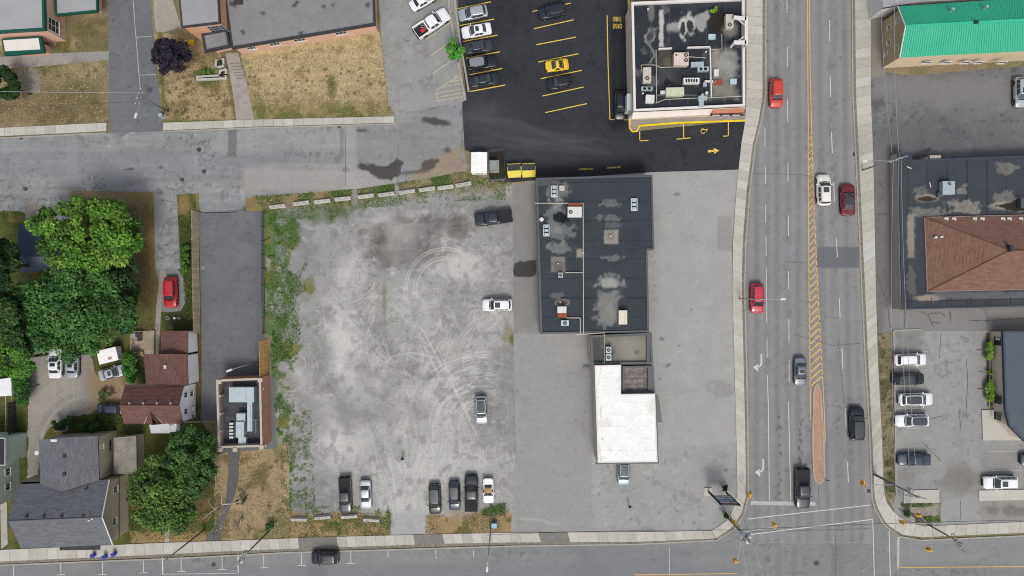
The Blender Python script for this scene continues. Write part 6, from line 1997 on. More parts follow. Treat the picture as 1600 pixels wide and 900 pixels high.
# ---------------------------------------------------------------- dark building, lower right
eb = bld('office_building', 'office with a slate grey roof behind a strip of shrubs, right edge', 1590, 580)
zo = 3.0
ep = [(1566, 517), (1700, 517), (1700, 694), (1600, 690), (1576, 666), (1570, 640)]
walls(eb, ep, zo, mat('taupe render', C(212, 198, 180), rough=0.9, var=0.06), inset=0.25)
MB().prism(WL(ep, zo), zo - 0.1, zo + 0.05).build('roof', mat('slate roof membrane', C(92, 100, 110), rough=0.85, var=0.08, fine=0.1), eb)
MB().rim(WL(ep, zo), 0.3, zo - 0.3, zo + 0.16).build('parapet', mat('slate coping', C(70, 80, 94), rough=0.6), eb)
xw = W(1567, 580, zo)[0] + 0.22
for y, h_ in ((533, 1.3), (624, 1.3), (650, 1.2)):
    window(eb, (xw, W(800, y, 1.6)[1]), (0, -1), 1.0, 2.3, h_, 0.07, m_frame=M_darkfascia, muntins=(1, 0))
pad = bld('entrance_canopy', 'pale concrete entrance slab at the corner of the slate roofed office', 1550, 660, cat='entrance slab')
MB().prism(WL([(1534, 641), (1555, 640), (1578, 668), (1600, 688), (1536, 688)], 0.2), 0, 0.22).build('slab', M_conc, pad)

# ---------------------------------------------------------------- brick clubhouse with ducts
zb_ = 3.7
cb = bld('brick_building', 'small brick building with a sunken black roof full of silver ducts', 378, 650)
cp = [(338, 593), (408, 590), (410.5, 698), (341, 700)]
walls(cb, cp, zb_, M_brick)
MB().prism(offset_poly(WL(cp, zb_), 0.3), 2.2, 2.35).build('roof', mat('black ballast roof', C(76, 76, 82), rough=0.95, var=0.3, vs=1.5, fine=0.3, fs=4), cb)
parapet(cb, cp, zb_, 0.30, 0.12, M_beigecap, drop=0.2)
ins = offset_poly(WL(cp, zb_), 0.31)
M_ribwall = mat('ribbed beige cladding', C(168, 156, 142), rough=0.8, var=0.08, fine=0.08)
MB().rim(ins, 0.05, 1.1, zb_ - 0.02).build('inner_cladding', M_ribwall, cb)
xi = min(p[0] for p in ins) + 0.06
for y, n_ in ((594, 0), (618, 1), (646, 1), (673, 1)):
    if n_:
        yy = W(800, y, 3)[1]
        MB().box(xi + 0.14, yy, 1.1, 0.26, 0.32, zb_ - 1.1).build('buttress', M_beigecap, cb)
q = MB()
for k in range(26):
    t = (k + 0.5) / 26
    q.box(xi + 0.02 + 0.0 * t, W(800, 597 + 100 * t, 3)[1], 1.1, 0.05, 0.07, zb_ - 1.15)
q.build('cladding_rib', M_ribwall, cb, kind='stuff')
for x, y in ((342, 597), (406, 594), (343.5, 703), (367, 703), (408.5, 699)):
    MB().box(*W(x, y, zb_ + 0.2)[:2], zb_ - 0.4, 0.65, 0.6, 0.62).build('corner_cap', M_beigecap, cb)
for x0, y0, x1, y1, h0, lab in ((357, 605, 397, 629, 1.4, 'wide silver box at the north end of the ducts on the brick building'), (386, 625, 394, 675, 1.1, 'long silver duct running south beside the brick east wall'),
                                (369, 646, 383, 659, 1.2, 'square silver duct box left of the long silver duct'), (368, 659, 381, 684, 1.5, 'tall silver cabinet south of the square duct box'), (372, 683, 384, 695, 1.0, 'southernmost silver box of the ducts on the brick building')):
    unit('duct_unit', lab, 'duct', x0, y0, x1, y1, 2.35, h0, M_galv, (), 'silver ducts on the brick building', lip=False, curb=False)
for k in range(5):
    MB().box(*W(364.8, 662.5 + k * 5.3 - 2, 2)[:2], 2.35, 0.6, 0.3, 0.5).build('louver', M_unit, cb)
q = MB().tube([(*W(394, 655, 2.5)[:2], 2.5), (*W(400, 655, 2.5)[:2], 2.5), (*W(400, 676, 2.5)[:2], 2.5)], 0.06, n=6).build('vent_pipe', M_galv, cb)
for y in (608, 640, 668):
    MB().box(W(410.2, y, 3)[0] + 0.03, W(410, y, 3)[1], 2.6, 0.12, 0.3, 0.45).build('wall_lamp', M_unit, cb)
c_ = W(419, 694, 0); MB().box(c_[0] - 0.2, c_[1], 0, 0.5, 0.5, 1.0).build('downpipe_box', M_beigecap, cb)

# ---------------------------------------------------------------- white house with brown roofs
wh = bld('white_house', 'white sided house with brown shingled roofs', 246, 600)
zE, zRd = 4.0, 6.1
M_siding = mat('white siding', (0.86, 0.87, 0.88), rough=0.8, var=0.03, fine=0.05)
m_nw, m_ne, m_rw, m_re, m_sw, m_se = W(196, 601, zE), W(287.5, 602, zE), W(186.5, 633, zRd), W(279.5, 633.5, zRd), W(194, 662, zE), W(286, 662, zE)
roof_plane(wh, m_sw, m_se, m_re, m_rw, M_shbrown); roof_plane(wh, m_ne, m_nw, m_rw, m_re, M_shbrown)
MB().tube([m_rw, m_re], 0.09, n=6).build('ridge_cap', M_shbrown, wh)
xE_ = m_ne[0] - 0.12 + 0.9
xe = W(303.5, 630, 0)[0]
xw_ = m_nw[0] + 0.4
xe = W(287, 630, zE)[0] - 0.05
yn, ys = m_ne[1] - 0.3, m_se[1] + 0.3
hip_or_gable(wh, [(xe, ys, 0), (xe, yn, 0), (xe, yn, zE), (xe, (m_re[1]), zRd - 0.15), (xe, ys, zE)], M_siding, 'gable_wall')
hip_or_gable(wh, [(xw_, ys, 0), (xw_, yn, 0), (xw_, yn, zE), (xw_, m_rw[1], zRd - 0.15), (xw_, ys, zE)][::-1], M_siding, 'gable_wall')
hip_or_gable(wh, [(xw_, ys, 0), (xe, ys, 0), (xe, ys, zE), (xw_, ys, zE)], M_siding, 'wall')
hip_or_gable(wh, [(xw_, yn, 0), (xe, yn, 0), (xe, yn, zE), (xw_, yn, zE)][::-1], M_siding, 'wall')
for y, zz in ((617, 3.3), (643, 3.3), (615, 1.4)):
    window(wh, (xe, W(800, y, zz)[1]), (0, 1), zz - 0.55, zz + 0.55, 0.85, 0.05)
yy = W(800, 639, 1.2)[1]
window(wh, (xe, yy), (0, 1), 0.9, 1.7, 0.8, 0.05)
MB().box(xe + 0.25, yy, 1.05, 0.5, 0.65, 0.42).build('window_cooler', M_unit, wh)
MB().box(xe + 0.1, W(800, 650, 1)[1], 0.9, 0.18, 0.3, 0.4).build('meter_box', M_cap, wh)
# the small cross gable on the south slope
gA, gB, gC = W(225, 662.5, zE - 0.02), W(255, 662.5, zE - 0.02), W(234.5, 641, zE + 1.45)
gP = W(240, 664, zE + 1.2)
roof_plane(wh, gB, (gP[0] + 0.35, gP[1] - 0.02, gP[2] - 0.35), gC, gC, M_shbrown, name='dormer_roof')
roof_plane(wh, (gP[0] - 0.35, gP[1] - 0.02, gP[2] - 0.35), gA, gC, gC, M_shbrown, name='dormer_roof')
hip_or_gable(wh, [gA, gB, gP], M_shbrown, 'dormer_face')
MB().tube([gC, gB], 0.06, n=5).tube([gC, gA], 0.05, n=5).build('dormer_flashing', mat('pale flashing', C(206, 186, 172), rough=0.6), wh)
MB().add([W(233, 663.5, 3.0), W(264, 662, 3.0), W(266, 677, 2.7), W(236, 677, 2.7)], [[3, 2, 1, 0], [0, 1, 2, 3]]).build('porch_roof', mat('pale grey porch roof', C(206, 208, 210), rough=0.7, var=0.05), wh)
MB().box(*W(271, 668, 1)[:2], 0, 1.1, 1.3, 1.2).build('porch_step', M_siding, wh)
for k in range(4):
    c_ = W(203 + k * 21.4, 630, zRd - 0.1); MB().box(c_[0], c_[1], zRd - 0.35, 0.28, 0.28, 0.45).build('roof_vent', mat('pale roof vent', C(176, 150, 140), rough=0.7), wh)
# middle wing, ridge running north-south
v_nw, v_ne, v_n, v_sw, v_se, v_s = W(224.5, 553.5, 3.8), W(293.5, 553, 3.8), W(263, 553, 4.9), W(228, 600, 3.8), W(295, 601, 3.8), W(263, 601, 4.9)
roof_plane(wh, v_ne, v_se, v_s, v_n, M_shbrown); roof_plane(wh, v_sw, v_nw, v_n, v_s, M_shbrown)
q = MB().prism([(v_nw[0] + .3, v_nw[1] - .3), (v_ne[0] - .2, v_ne[1] - .3), (v_se[0] - .2, v_se[1]), (v_sw[0] + .3, v_sw[1])], 0, 3.72, top=False)
q.build('wing_wall', M_siding, wh)
hip_or_gable(wh, [(v_nw[0] + .3, v_nw[1] - .3, 3.7), (v_ne[0] - .2, v_ne[1] - .3, 3.7), (v_n[0], v_n[1] - .3, 4.8)][::-1], M_siding, 'gable_wall')
window(wh, (v_ne[0] - 0.2, W(800, 583, 2.6)[1]), (0, 1), 2.2, 3.1, 0.8, 0.05)
c_ = W(259, 573, 4.9); MB().box(c_[0], c_[1], 4.4, 0.35, 0.5, 0.8).build('chimney', mat('cream chimney', C(222, 200, 176), rough=0.8), wh)
# north lean-to
l_nw, l_ne, l_sw, l_se = W(252, 517, 3.2), W(294, 517, 3.2), W(251, 552, 3.6), W(293.5, 552, 3.6)
roof_plane(wh, l_nw, l_ne, l_se, l_sw, M_shbrown)
MB().prism([(l_nw[0] + .2, l_nw[1] - .2), (l_ne[0] - .15, l_ne[1] - .2), (l_se[0] - .15, l_se[1]), (l_sw[0] + .2, l_sw[1])], 0, 3.1, top=False).build('wing_wall', M_siding, wh)
# timber deck with a bench against the house
dk = bld('timber_deck', 'weathered timber deck with low rails beside the white house', 224, 537, cat='deck')
dp = WL([(204, 519), (241, 517), (240, 556), (204, 557)], 0.5)
MB().prism(dp, 0, 0.42).build('frame', M_grime, dk)
M_deck = mat('weathered deck board', C(172, 160, 140), rough=0.95, var=0.15, vs=1, fine=0.15, tint=0.12)
for k in range(24):
    y0_, y1_ = W(800, 519, .5)[1], W(800, 556, .5)[1]
    yy = y0_ + (y1_ - y0_) * (k + 0.5) / 24
    MB().box(W(222.5, 0, .5)[0], yy, 0.425, 3.6, 0.14, 0.03).build('board', M_deck, dk)
for a, c in (((204, 519), (204, 557)), ((204, 518.5), (240, 516.5))):
    a2, c2 = W(*a, 1.3), W(*c, 1.3)
    q = MB().tube([(a2[0], a2[1], 1.35), (c2[0], c2[1], 1.35)], 0.06, n=5)
    for k in range(5):
        t = k / 4
        q.box(a2[0] + (c2[0] - a2[0]) * t, a2[1] + (c2[1] - a2[1]) * t, 0.42, 0.1, 0.1, 0.93)
    q.build('railing', M_deck, dk)
q = MB()
for k in range(3): q.box(W(215.5 + k * 2.3, 526, 0.9)[0], W(0, 526, .9)[1], 0.9, 0.18, 1.4, 0.05)
for s in (-0.5, 0.5): q.box(W(218, 526, .9)[0], W(0, 526, .9)[1] + s, 0.455, 0.5, 0.08, 0.45)
tag(q.build('bench', mat('dark bench timber', C(74, 66, 60), rough=0.9), own=True), 'dark slatted bench standing on the timber deck', 'bench')
q = MB().box(*W(210, 524, 1)[:2], 0.455, 0.55, 0.6, 0.75).box(*W(210, 524, 1)[:2], 1.2, 0.62, 0.66, 0.1)
tag(q.build('grill', mat('grey grill', C(176, 178, 180), rough=0.5, metal=0.4), own=True), 'grey covered grill on the corner of the timber deck', 'grill')
q = MB().box(*W(218, 552, .8)[:2], 0.455, 1.1, 0.5, 0.4).box(*W(218, 552, .8)[:2], 0.855, 1.16, 0.56, 0.06)
tag(q.build('storage_box', mat('tan storage box', C(172, 144, 104), rough=0.8), own=True), 'tan storage box at the south end of the timber deck', 'storage box')

# ---------------------------------------------------------------- grey house, lower left
gh = bld('grey_house', 'grey-brown clapboard house with grey shingled cross roofs', 110, 770)
zE, zRd = 5.0, 7.6
n_w, n_e, rd_w, rd_e, s_w, s_e = W(27, 757, zE), W(171, 749.5, zE), W(12.5, 814, zRd), W(159.5, 808, zRd), W(33, 857, zE), W(176, 851, zE)
roof_plane(gh, s_w, s_e, rd_e, rd_w, M_shgrey); roof_plane(gh, n_e, n_w, rd_w, rd_e, M_shgrey)
MB().tube([rd_w, rd_e], 0.09, n=6).build('ridge_cap', M_shgrey, gh)
M_clap = mat('grey brown clapboard', C(184, 172, 152), rough=0.9, var=0.06, fine=0.12, fs=4)
xe = n_e[0] + 0.05
yn, ys = n_e[1] - 0.3, s_e[1] + 0.3
hip_or_gable(gh, [(xe, ys, 0), (xe, yn, 0), (xe, yn, zE), (xe, rd_e[1], zRd - 0.2), (xe, ys, zE)], M_clap, 'gable_wall')
xw2 = n_w[0] + 0.3
hip_or_gable(gh, [(xw2, ys - .4, 0), (xw2, yn, 0), (xw2, yn, zE), (xw2, rd_w[1], zRd - 0.2), (xw2, ys - .4, zE)][::-1], M_clap, 'gable_wall')
hip_or_gable(gh, [(xw2, ys - .4, 0), (xe, ys, 0), (xe, ys, zE), (xw2, ys - .4, zE)], M_clap, 'wall')
hip_or_gable(gh, [(xw2, yn, 0), (xe, yn, 0), (xe, yn, zE), (xw2, yn, zE)][::-1], M_clap, 'wall')
bd = MB()
for k in range(26): bd.box(xe, (ys + yn) / 2, 0.1 + 0.19 * k, 0.05, abs(yn - ys) - 0.02, 0.03)
bd.build('clapboard', M_clap, gh, kind='stuff')
bq = MB()
for a, c in ((n_e, rd_e), (s_e, rd_e)): bq.tube([a, c], 0.09, n=6)
bq.build('barge_board', M_wframe, gh)
bq = MB().box(xe + 0.03, (rd_e[1] + ys) / 2 - 0.6, zE - 2.3, 0.08, 0.12, 0.1)
bq.box(xe + 0.02, (yn + ys) / 2, 2.55, 0.07, abs(yn - ys), 0.16).build('band_board', mat('dark band board', C(96, 88, 78), rough=0.9), gh)
for y, zz in ((765, 3.6), (815, 3.9)):
    window(gh, (xe, W(800, y, zz)[1]), (0, 1), zz - 0.6, zz + 0.6, 1.1, 0.06)
for k in range(4):
    c_ = W((41, 68, 96, 130)[k], 807, zRd - 0.1); MB().box(c_[0], c_[1], zRd - 0.5, 0.36, 0.36, 0.55).build('roof_vent', M_darkfascia, gh)
for k in range(2):
    c_ = W(139 + 5 * k, 813 - 2 * k, zRd - 0.1); MB().box(c_[0], c_[1], zRd - 0.4, 0.25, 0.2, 0.4).build('roof_patch', M_unit, gh)
c_ = W(135, 763, 5.8); MB().cyl(c_[0], c_[1], 5.3, 6.2, 0.1, 8).build('vent_pipe', M_darkfascia, gh)
# rear wing
zE2, zR2 = 5.0, 6.6
b_nw, b_ne, b_n, b_sw, b_se, b_s = W(61, 687, zE2), W(153, 681, zE2), W(95, 684, zR2), W(63, 756, zE2), W(155, 750, zE2), W(96, 768, zR2)
roof_plane(gh, b_ne, b_se, b_s, b_n, M_shgrey); roof_plane(gh, b_sw, b_nw, b_n, b_s, M_shgrey)
MB().prism([(b_nw[0] + .2, b_nw[1] - .2), (b_ne[0] + .05, b_ne[1] - .2), (b_se[0] + .05, b_se[1]), (b_sw[0] + .2, b_sw[1])], 0, zE2 - 0.06, top=False).build('wing_wall', M_clap, gh)
hip_or_gable(gh, [(b_nw[0] + .2, b_nw[1] - .2, zE2 - .06), (b_ne[0] + .05, b_ne[1] - .2, zE2 - .06), (b_n[0], b_n[1] - .2, zR2 - .15)][::-1], M_clap, 'gable_wall')
for y, zz, w in ((698, 4.2, .7), (722, 4.2, .7), (729, 2.4, 1.0)):
    window(gh, (b_ne[0] + 0.05, W(800, y, zz)[1]), (0, 1), zz - 0.45, zz + 0.45, w, 0.06)
for y in (693, 703):
    MB().box(b_ne[0] + 0.08, W(800, y, 2.2)[1], 1.9, 0.1, 0.9, 0.35).build('shutter', M_dark, gh)
for x, y in ((100, 713), (100, 741)):
    c_ = W(x, y, zR2); MB().box(c_[0], c_[1], zR2 - 0.5, 0.42, 0.42, 0.55).build('roof_vent', M_darkfascia, gh)
pz = 2.6
pp = [(178, 684), (213, 681), (214, 739), (178, 741)]
MB().prism(WL(pp, pz), pz - 0.2, pz).build('porch_roof', mat('weathered porch roof', C(146, 140, 130), rough=0.95, var=0.22, vs=0.9, fine=0.2, fs=3), gh)
MB().rim(WL(pp, pz), 0.12, pz - 0.25, pz + 0.06).build('porch_rim', M_grime, gh)
MB().prism(offset_poly(WL(pp, pz), 0.2), 0, pz - 0.2, top=False).build('porch_wall', M_clap, gh)
q = MB().box(*W(158, 855, 3)[:2], 2.9, 6.4, 0.9, 0.12)
MB().add([W(93, 853, 3.2), W(157, 852, 3.2), W(157, 859, 2.8), W(93, 860, 2.8)], [[3, 2, 1, 0], [0, 1, 2, 3]]).build('front_awning', M_shgrey, gh)
c_ = W(84, 687, zR2); MB().box(c_[0], c_[1] - .2, zR2 - 0.4, 1.3, 0.35, 0.12).build('ridge_flashing', M_unit, gh)
c_ = W(59, 708, 3.5); MB().cyl(c_[0] - 0.2, c_[1], 3.4, 3.46, 0.35, 12).build('satellite_dish', M_unit, gh)

# ---------------------------------------------------------------- the pale building cut off at the left edge
pb = bld('pale_building', 'pale green sided building cut off by the left edge of the photo', 0, 750)
walls(pb, [(-60, 720), (-4, 721), (-3, 790), (-60, 790)], 4.6, mat('pale green siding', C(190, 204, 192), rough=0.85, var=0.05, fine=0.06))
MB().prism(WL([(-60, 683), (9, 684), (9, 727), (-60, 727)], 4.7), 4.6, 4.75).build('roof', mat('black roof felt', C(52, 54, 60), rough=0.9, var=0.1), pb)
MB().prism(offset_poly(WL([(-60, 683), (9, 684), (9, 727), (-60, 727)], 4.7), 0.2), 0, 4.6, top=False).build('wall', mat('pale green siding', C(190, 204, 192)), pb)
MB().rim(WL([(-60, 683), (9, 684), (9, 727), (-60, 727)], 4.7), 0.1, 4.5, 4.8).build('eave', M_wframe, pb)
xp = W(-3.5, 750, 4.6)[0] + 0.02
for y in (737, 760):
    window(pb, (xp, W(800, y, 2.6)[1]), (0, 1), 2.1, 3.2, 1.1, 0.06)
sh = bld('white_roof_shed', 'shed with a flat white roof at the left edge under the trees', 5, 605, cat='shed')
walls(sh, [(-40, 598), (18, 590), (18.5, 618), (-40, 622)], 2.6, M_siding)
MB().prism(WL([(-40, 598), (18, 590), (18.5, 618), (-40, 622)], 2.6), 2.5, 2.66).build('roof', mat('white shed roof', (0.7, 0.7, 0.7), rough=0.7, var=0.03), sh)
bs = bld('blue_shed', 'small shed with a dark blue ribbed metal roof under the maple', 46, 388, cat='shed')
eA, eB, rA, rB, eC, eD = W(29, 350, 2.3), W(62, 350, 2.3), W(26, 401, 3.2), W(110, 401, 3.2), W(31, 426, 2.5), W(120, 420, 2.5)
M_bluemetal = mat('dark blue metal roof', C(62, 70, 92), rough=0.5, metal=0.2, var=0.08)
M_greymetal = mat('grey blue metal roof', C(104, 114, 132), rough=0.5, metal=0.2, var=0.08)
roof_plane(bs, eB, eA, rA, rB, M_bluemetal, 9, lift=0); roof_plane(bs, eC, eD, rB, rA, M_greymetal, 9, lift=0)
q = MB()
for k in range(28):
    t = (k + .5) / 28
    a, c = Vector(eC).lerp(Vector(eD), t), Vector(rA).lerp(Vector(rB), t)
    q.tube([(a.x, a.y, a.z + .03), (c.x, c.y, c.z + .03)], 0.035, n=4)
q.build('rib', M_greymetal, bs, kind='stuff')
MB().prism(offset_poly([eA[:2], eB[:2], rB[:2], eD[:2], eC[:2], rA[:2]], 0.3), 0, 2.3, top=False).build('wall', M_grime, bs)

# ---------------------------------------------------------------- school, top left: two blocks with green fascias and a porch
sc = bld('green_trim_building', 'pink brick building with grey flat roofs edged in dark green, top left corner', 40, 20)
zA = 5.2
A = [(-60, -60), (68, -60), (70.5, 47), (-60, 55)]
walls(sc, A, zA, M_pinkbrick, inset=0.25)
M_greyroof = mat('pale grey roof', C(170, 171, 172), rough=0.9, var=0.06, vs=0.4, fine=0.08, spec=0.1)
MB().prism(WL(A, zA), zA - 0.1, zA + 0.03).build('roof', M_greyroof, sc)
MB().rim(WL(A, zA), 0.35, zA - 0.45, zA + 0.1).build('fascia', M_greenfascia, sc)
B = [(86, -60), (149, -60), (150, 15), (90, 21)]
walls(sc, B, 2.6, M_pinkbrick, inset=0.6, name='wall')
MB().prism(WL(B, 2.9), 2.75, 2.93).build('roof', M_greyroof, sc)
MB().rim(WL([(82, -60), (152, -60), (153, 19), (88, 25)], 2.7), 0.8, 2.35, 2.88).build('fascia', M_greenfascia, sc)
Cc = [(5, 63), (60, 59.5), (63, 77), (8, 80)]
walls(sc, [(8, 60), (64, 58), (66, 80), (10, 84)], 2.9, M_pinkbrick, inset=0.5)
MB().prism(WL(Cc, 3.2), 3.0, 3.22).build('porch_roof', mat('white porch roof', C(236, 232, 226), rough=0.8, var=0.05), sc)
MB().rim(WL([(3, 61), (64, 57.5), (70, 82), (8, 87)], 3.0), 0.7, 2.6, 3.15).build('porch_fascia', M_greenfascia, sc)
xA = W(70.3, 40, zA)[0] - 0.25
window(sc, (xA, W(800, 40, 3.0)[1]), (0, 1), 1.7, 4.2, 2.0, 0.06, muntins=(1, 2))
for x in (118, 131):
    MB().box(W(x, 24, 2)[0], W(800, 15, 2.6)[1] + 0.42, 0, 0.35, 0.25, 2.5).build('pilaster', M_brick, sc)
for x, y in ((76, 3), (101, 3)):
    pass

# ---------------------------------------------------------------- school, top middle
s2 = bld('school_building', 'low brick school with a broad grey flat roof and a taller wing', 450, 10)
zm = 3.4
M_ = [(343, -60), (583, -60), (586.5, 38.5), (362, 76)]
walls(s2, M_, zm, M_pinkbrick, inset=0.3)


def p_s2(p):
    p.mottle(80, 0.05, 341, 3); p.mottle(8, 0.06, 342, 3)
    for x, y in ((362, 5), (366, 8), (460, 8), (463, 4), (520, 8), (505, 10), (410, 20), (575, 8), (380, 50), (470, 52)):
        p.mix(p.blob(x, y, 4, 3, 0, 0.4, 0.9, 4, x), (70, 70, 72), 0.8)
    p.mix(1 - sstep(1, 3, np.abs(p.x - 428) + 3 * fbm(p.x, p.y, 20, 3, 4)), (110, 110, 112), 0.5)
sheet('roof', offset_poly(M_, 2), zm + 0.02, M_roof_attr, 0.2, (142, 141, 142), p_s2, s2, None)
MB().rim(WL(M_, zm), 0.30, zm - 0.5, zm + 0.10).build('fascia', M_darkfascia, s2)
MB().box(*W(373, 3, zm)[:2], zm, 1.3, 0.8, 0.3).build('roof_curb', M_darkfascia, s2)
q = MB()
e0, e1 = W(364, 78.5, zm), W(587, 40.5, zm)
d = Vector((e1[0] - e0[0], e1[1] - e0[1])).normalized()
for t in (0.2, 0.42, 0.75):
    pass
q = MB()
q.tube([(e0[0], e0[1] + 0.12, zm - 0.9), (e1[0], e1[1] + 0.12, zm - 0.9)], 0.06, n=5)
for t, w in ((0.27, 1.6), (0.45, 1.8), (0.75, 1.8), (0.1, 1.4)):
    px_, py_ = 362 + (586.5 - 362) * t, 76 + (38.5 - 76) * t
    b_ = WL(M_, zm)
    p0, p1 = Vector(offset_poly(b_, 0.3)[3]), Vector(offset_poly(b_, 0.3)[2])
    pt = p0.lerp(p1, t)
    window(s2, (pt.x, pt.y), tuple((p1 - p0).normalized()), 1.2, 2.3, w, 0.05, muntins=(2, 0))
zw = 6.4
Wg = [(274, -60), (339, -60), (344, 36), (284, 43)]
walls(s2, Wg, zw, mat('orange brick wall', C(226, 172, 136), rough=0.9, var=0.08, fine=0.16, fs=5), inset=0.15, name='wing_wall')
MB().prism(WL(Wg, zw), zw - 0.1, zw + 0.03).build('wing_roof', mat('pale wing roof', C(160, 160, 162), rough=0.9, var=0.06, fine=0.08), s2)
MB().rim(WL(Wg, zw), 0.22, zw - 0.35, zw + 0.08).build('wing_fascia', M_darkfascia, s2)
px_ = offset_poly(WL(Wg, zw), 0.15)
p0, p1 = Vector(px_[3]), Vector(px_[2])
pt = p0.lerp(p1, 0.78)
window(s2, (pt.x, pt.y), tuple((p1 - p0).normalized()), 3.0, 5.4, 2.4, 0.05, m_frame=M_galv, muntins=(3, 2))
En = [(315, 53), (355, 45.5), (361, 73), (320, 82)]
walls(s2, En, 3.0, M_pinkbrick, inset=0.8, name='porch_wall')
MB().prism(WL(En, 3.1), 2.8, 3.1).build('porch_roof', mat('grey porch roof', C(140, 140, 142), rough=0.9, var=0.1), s2)
MB().rim(WL(En, 3.1), 0.35, 2.7, 3.25).build('porch_fascia', M_darkfascia, s2)

# ================================================================== TREES AND PLANTS
M_leaf = mat('leaves', attr=True, rough=0.6, var=0.0, fine=0.0, spec=0.25)
M_bark = mat('bark', C(96, 84, 72), rough=0.95, var=0.2, vs=2, fine=0.2, fs=6, bump=0.4)


def leaf_mesh(name, pos, nrm, size, col, aspect=1.6):
    """one small folded leaf spray per point"""
    n = len(pos)
    nrm = nrm / (np.linalg.norm(nrm, axis=1, keepdims=True) + 1e-9)
    r = rng.normal(size=(n, 3))
    u = np.cross(nrm, r)
    u /= np.linalg.norm(u, axis=1, keepdims=True) + 1e-9
    w = np.cross(nrm, u)
    s = size[:, None] * 0.5
    v = np.stack([pos - u * s * aspect ** 0.5, pos + w * s / aspect ** 0.5 - nrm * s * 0.25, pos + u * s * aspect ** 0.5 - nrm * s * 0.15, pos - w * s / aspect ** 0.5 - nrm * s * 0.25], 1).reshape(-1, 3)
    me = bpy.data.meshes.new(name)
    k = np.arange(n) * 4
    f = np.stack([k, k + 1, k + 2, k, k + 2, k + 3], 1).reshape(-1)
    me.vertices.add(n * 4); me.vertices.foreach_set('co', v.ravel())
    me.loops.add(n * 6); me.loops.foreach_set('vertex_index', f.astype(np.int32))
    me.polygons.add(n * 2); me.polygons.foreach_set('loop_start', (np.arange(n * 2) * 3).astype(np.int32))
    me.update(calc_edges=True)
    a = me.color_attributes.new('Col', 'FLOAT_COLOR', 'POINT')
    c = np.concatenate([np.clip(np.repeat(col, 4, 0), 0.002, 0.8), np.ones((n * 4, 1))], 1)
    a.data.foreach_set('color', c.ravel())
    me.materials.append(M_leaf)
    return me


def tree(name, label, px, py, zc, rx, ry, rz, nb, nl, size, cols, cat='tree', group=None, seed=1, base=None, trunk=0.28, limbs=6, br=(0.26, 0.42), uneven=0.12):
    """px, py, rx, ry: the crown in pixels as seen at height zc; base: the foot of the trunk in pixels"""
    r = np.random.default_rng(seed)
    c = np.array(W(px, py, zc))
    s = (H - zc) / H / 10
    R = np.array([rx * s, ry * s, rz])
    b0 = W(*base, 0) if base else (c[0] * 0.98, c[1] * 0.98, 0)
    root = empty(name, (b0[0], b0[1], 0), label, cat, group)
    d = r.normal(size=(nb, 3))
    d /= np.linalg.norm(d, axis=1, keepdims=True)
    rad = r.uniform(0.25, 1, nb) ** 0.5
    rad[: nb // 3] = r.uniform(0.75, 0.98, nb // 3)
    bo = d * rad[:, None]
    bo[:, 2] = bo[:, 2] * 0.8 + 0.15 * (1 - np.hypot(bo[:, 0], bo[:, 1]))
    brad = r.uniform(br[0], br[1], nb) * min(R[0], R[1])
    az = np.arctan2(bo[:, 1], bo[:, 0])
    lob = 1 + uneven * (np.sin(az * 2 + seed) * 0.5 + np.sin(az * 3 + seed * 1.7) * 0.5 + np.sin(az * 5 + seed * 2.3) * 0.35)
    bo[:, :2] *= lob[:, None]
    bpos = c + bo * (R - brad[:, None] * 0.75)
    w = brad ** 2
    which = r.choice(nb, nl, p=w / w.sum())
    dd = r.normal(size=(nl, 3))
    dd[:, 2] = np.abs(dd[:, 2]) * np.where(r.random(nl) < 0.82, 1, -1)
    dd /= np.linalg.norm(dd, axis=1, keepdims=True)
    fr = r.uniform(0.62, 1.06, nl)
    pos = bpos[which] + dd * (brad[which] * fr)[:, None] * np.array([1, 1, 0.75])
    pos[:, 2] = np.maximum(pos[:, 2], 0.15)
    nrm = dd * 0.55 + r.normal(size=(nl, 3)) * 0.42 + np.array([0, 0, 0.45])
    cols = np.array([C(*q) for q in cols])
    t = r.random(nb) * (len(cols) - 1)
    i0 = np.floor(t).astype(int)
    ft = (t - i0)[:, None]
    bc = cols[i0] * (1 - ft) + cols[np.minimum(i0 + 1, len(cols) - 1)] * ft
    lc = bc[which] * r.uniform(0.62, 1.55, (nl, 1)) * r.uniform(0.92, 1.08, (nl, 3))
    me = leaf_mesh('crown', pos - np.array(root.location), nrm, size * r.uniform(0.6, 1.4, nl), lc)
    link('crown', me, root)
    top = Vector((c[0], c[1], zc))
    if trunk:
        a = Vector((b0[0], b0[1], 0))
        MB().tube([a, a.lerp(top, 0.4) + Vector((0.1, -0.1, 0)), a.lerp(top, 0.75), top], trunk, trunk * 0.45, 9).build('trunk', M_bark, root, smooth=True)
        for k in range(limbs):
            e = Vector(bpos[k])
            st = a.lerp(top, 0.5 + 0.4 * r.random())
            MB().tube([st, st.lerp(e, 0.5) + Vector((0, 0, 0.25)), e], trunk * 0.42, trunk * 0.12, 6).build('limb', M_bark, root, smooth=True)
    return root


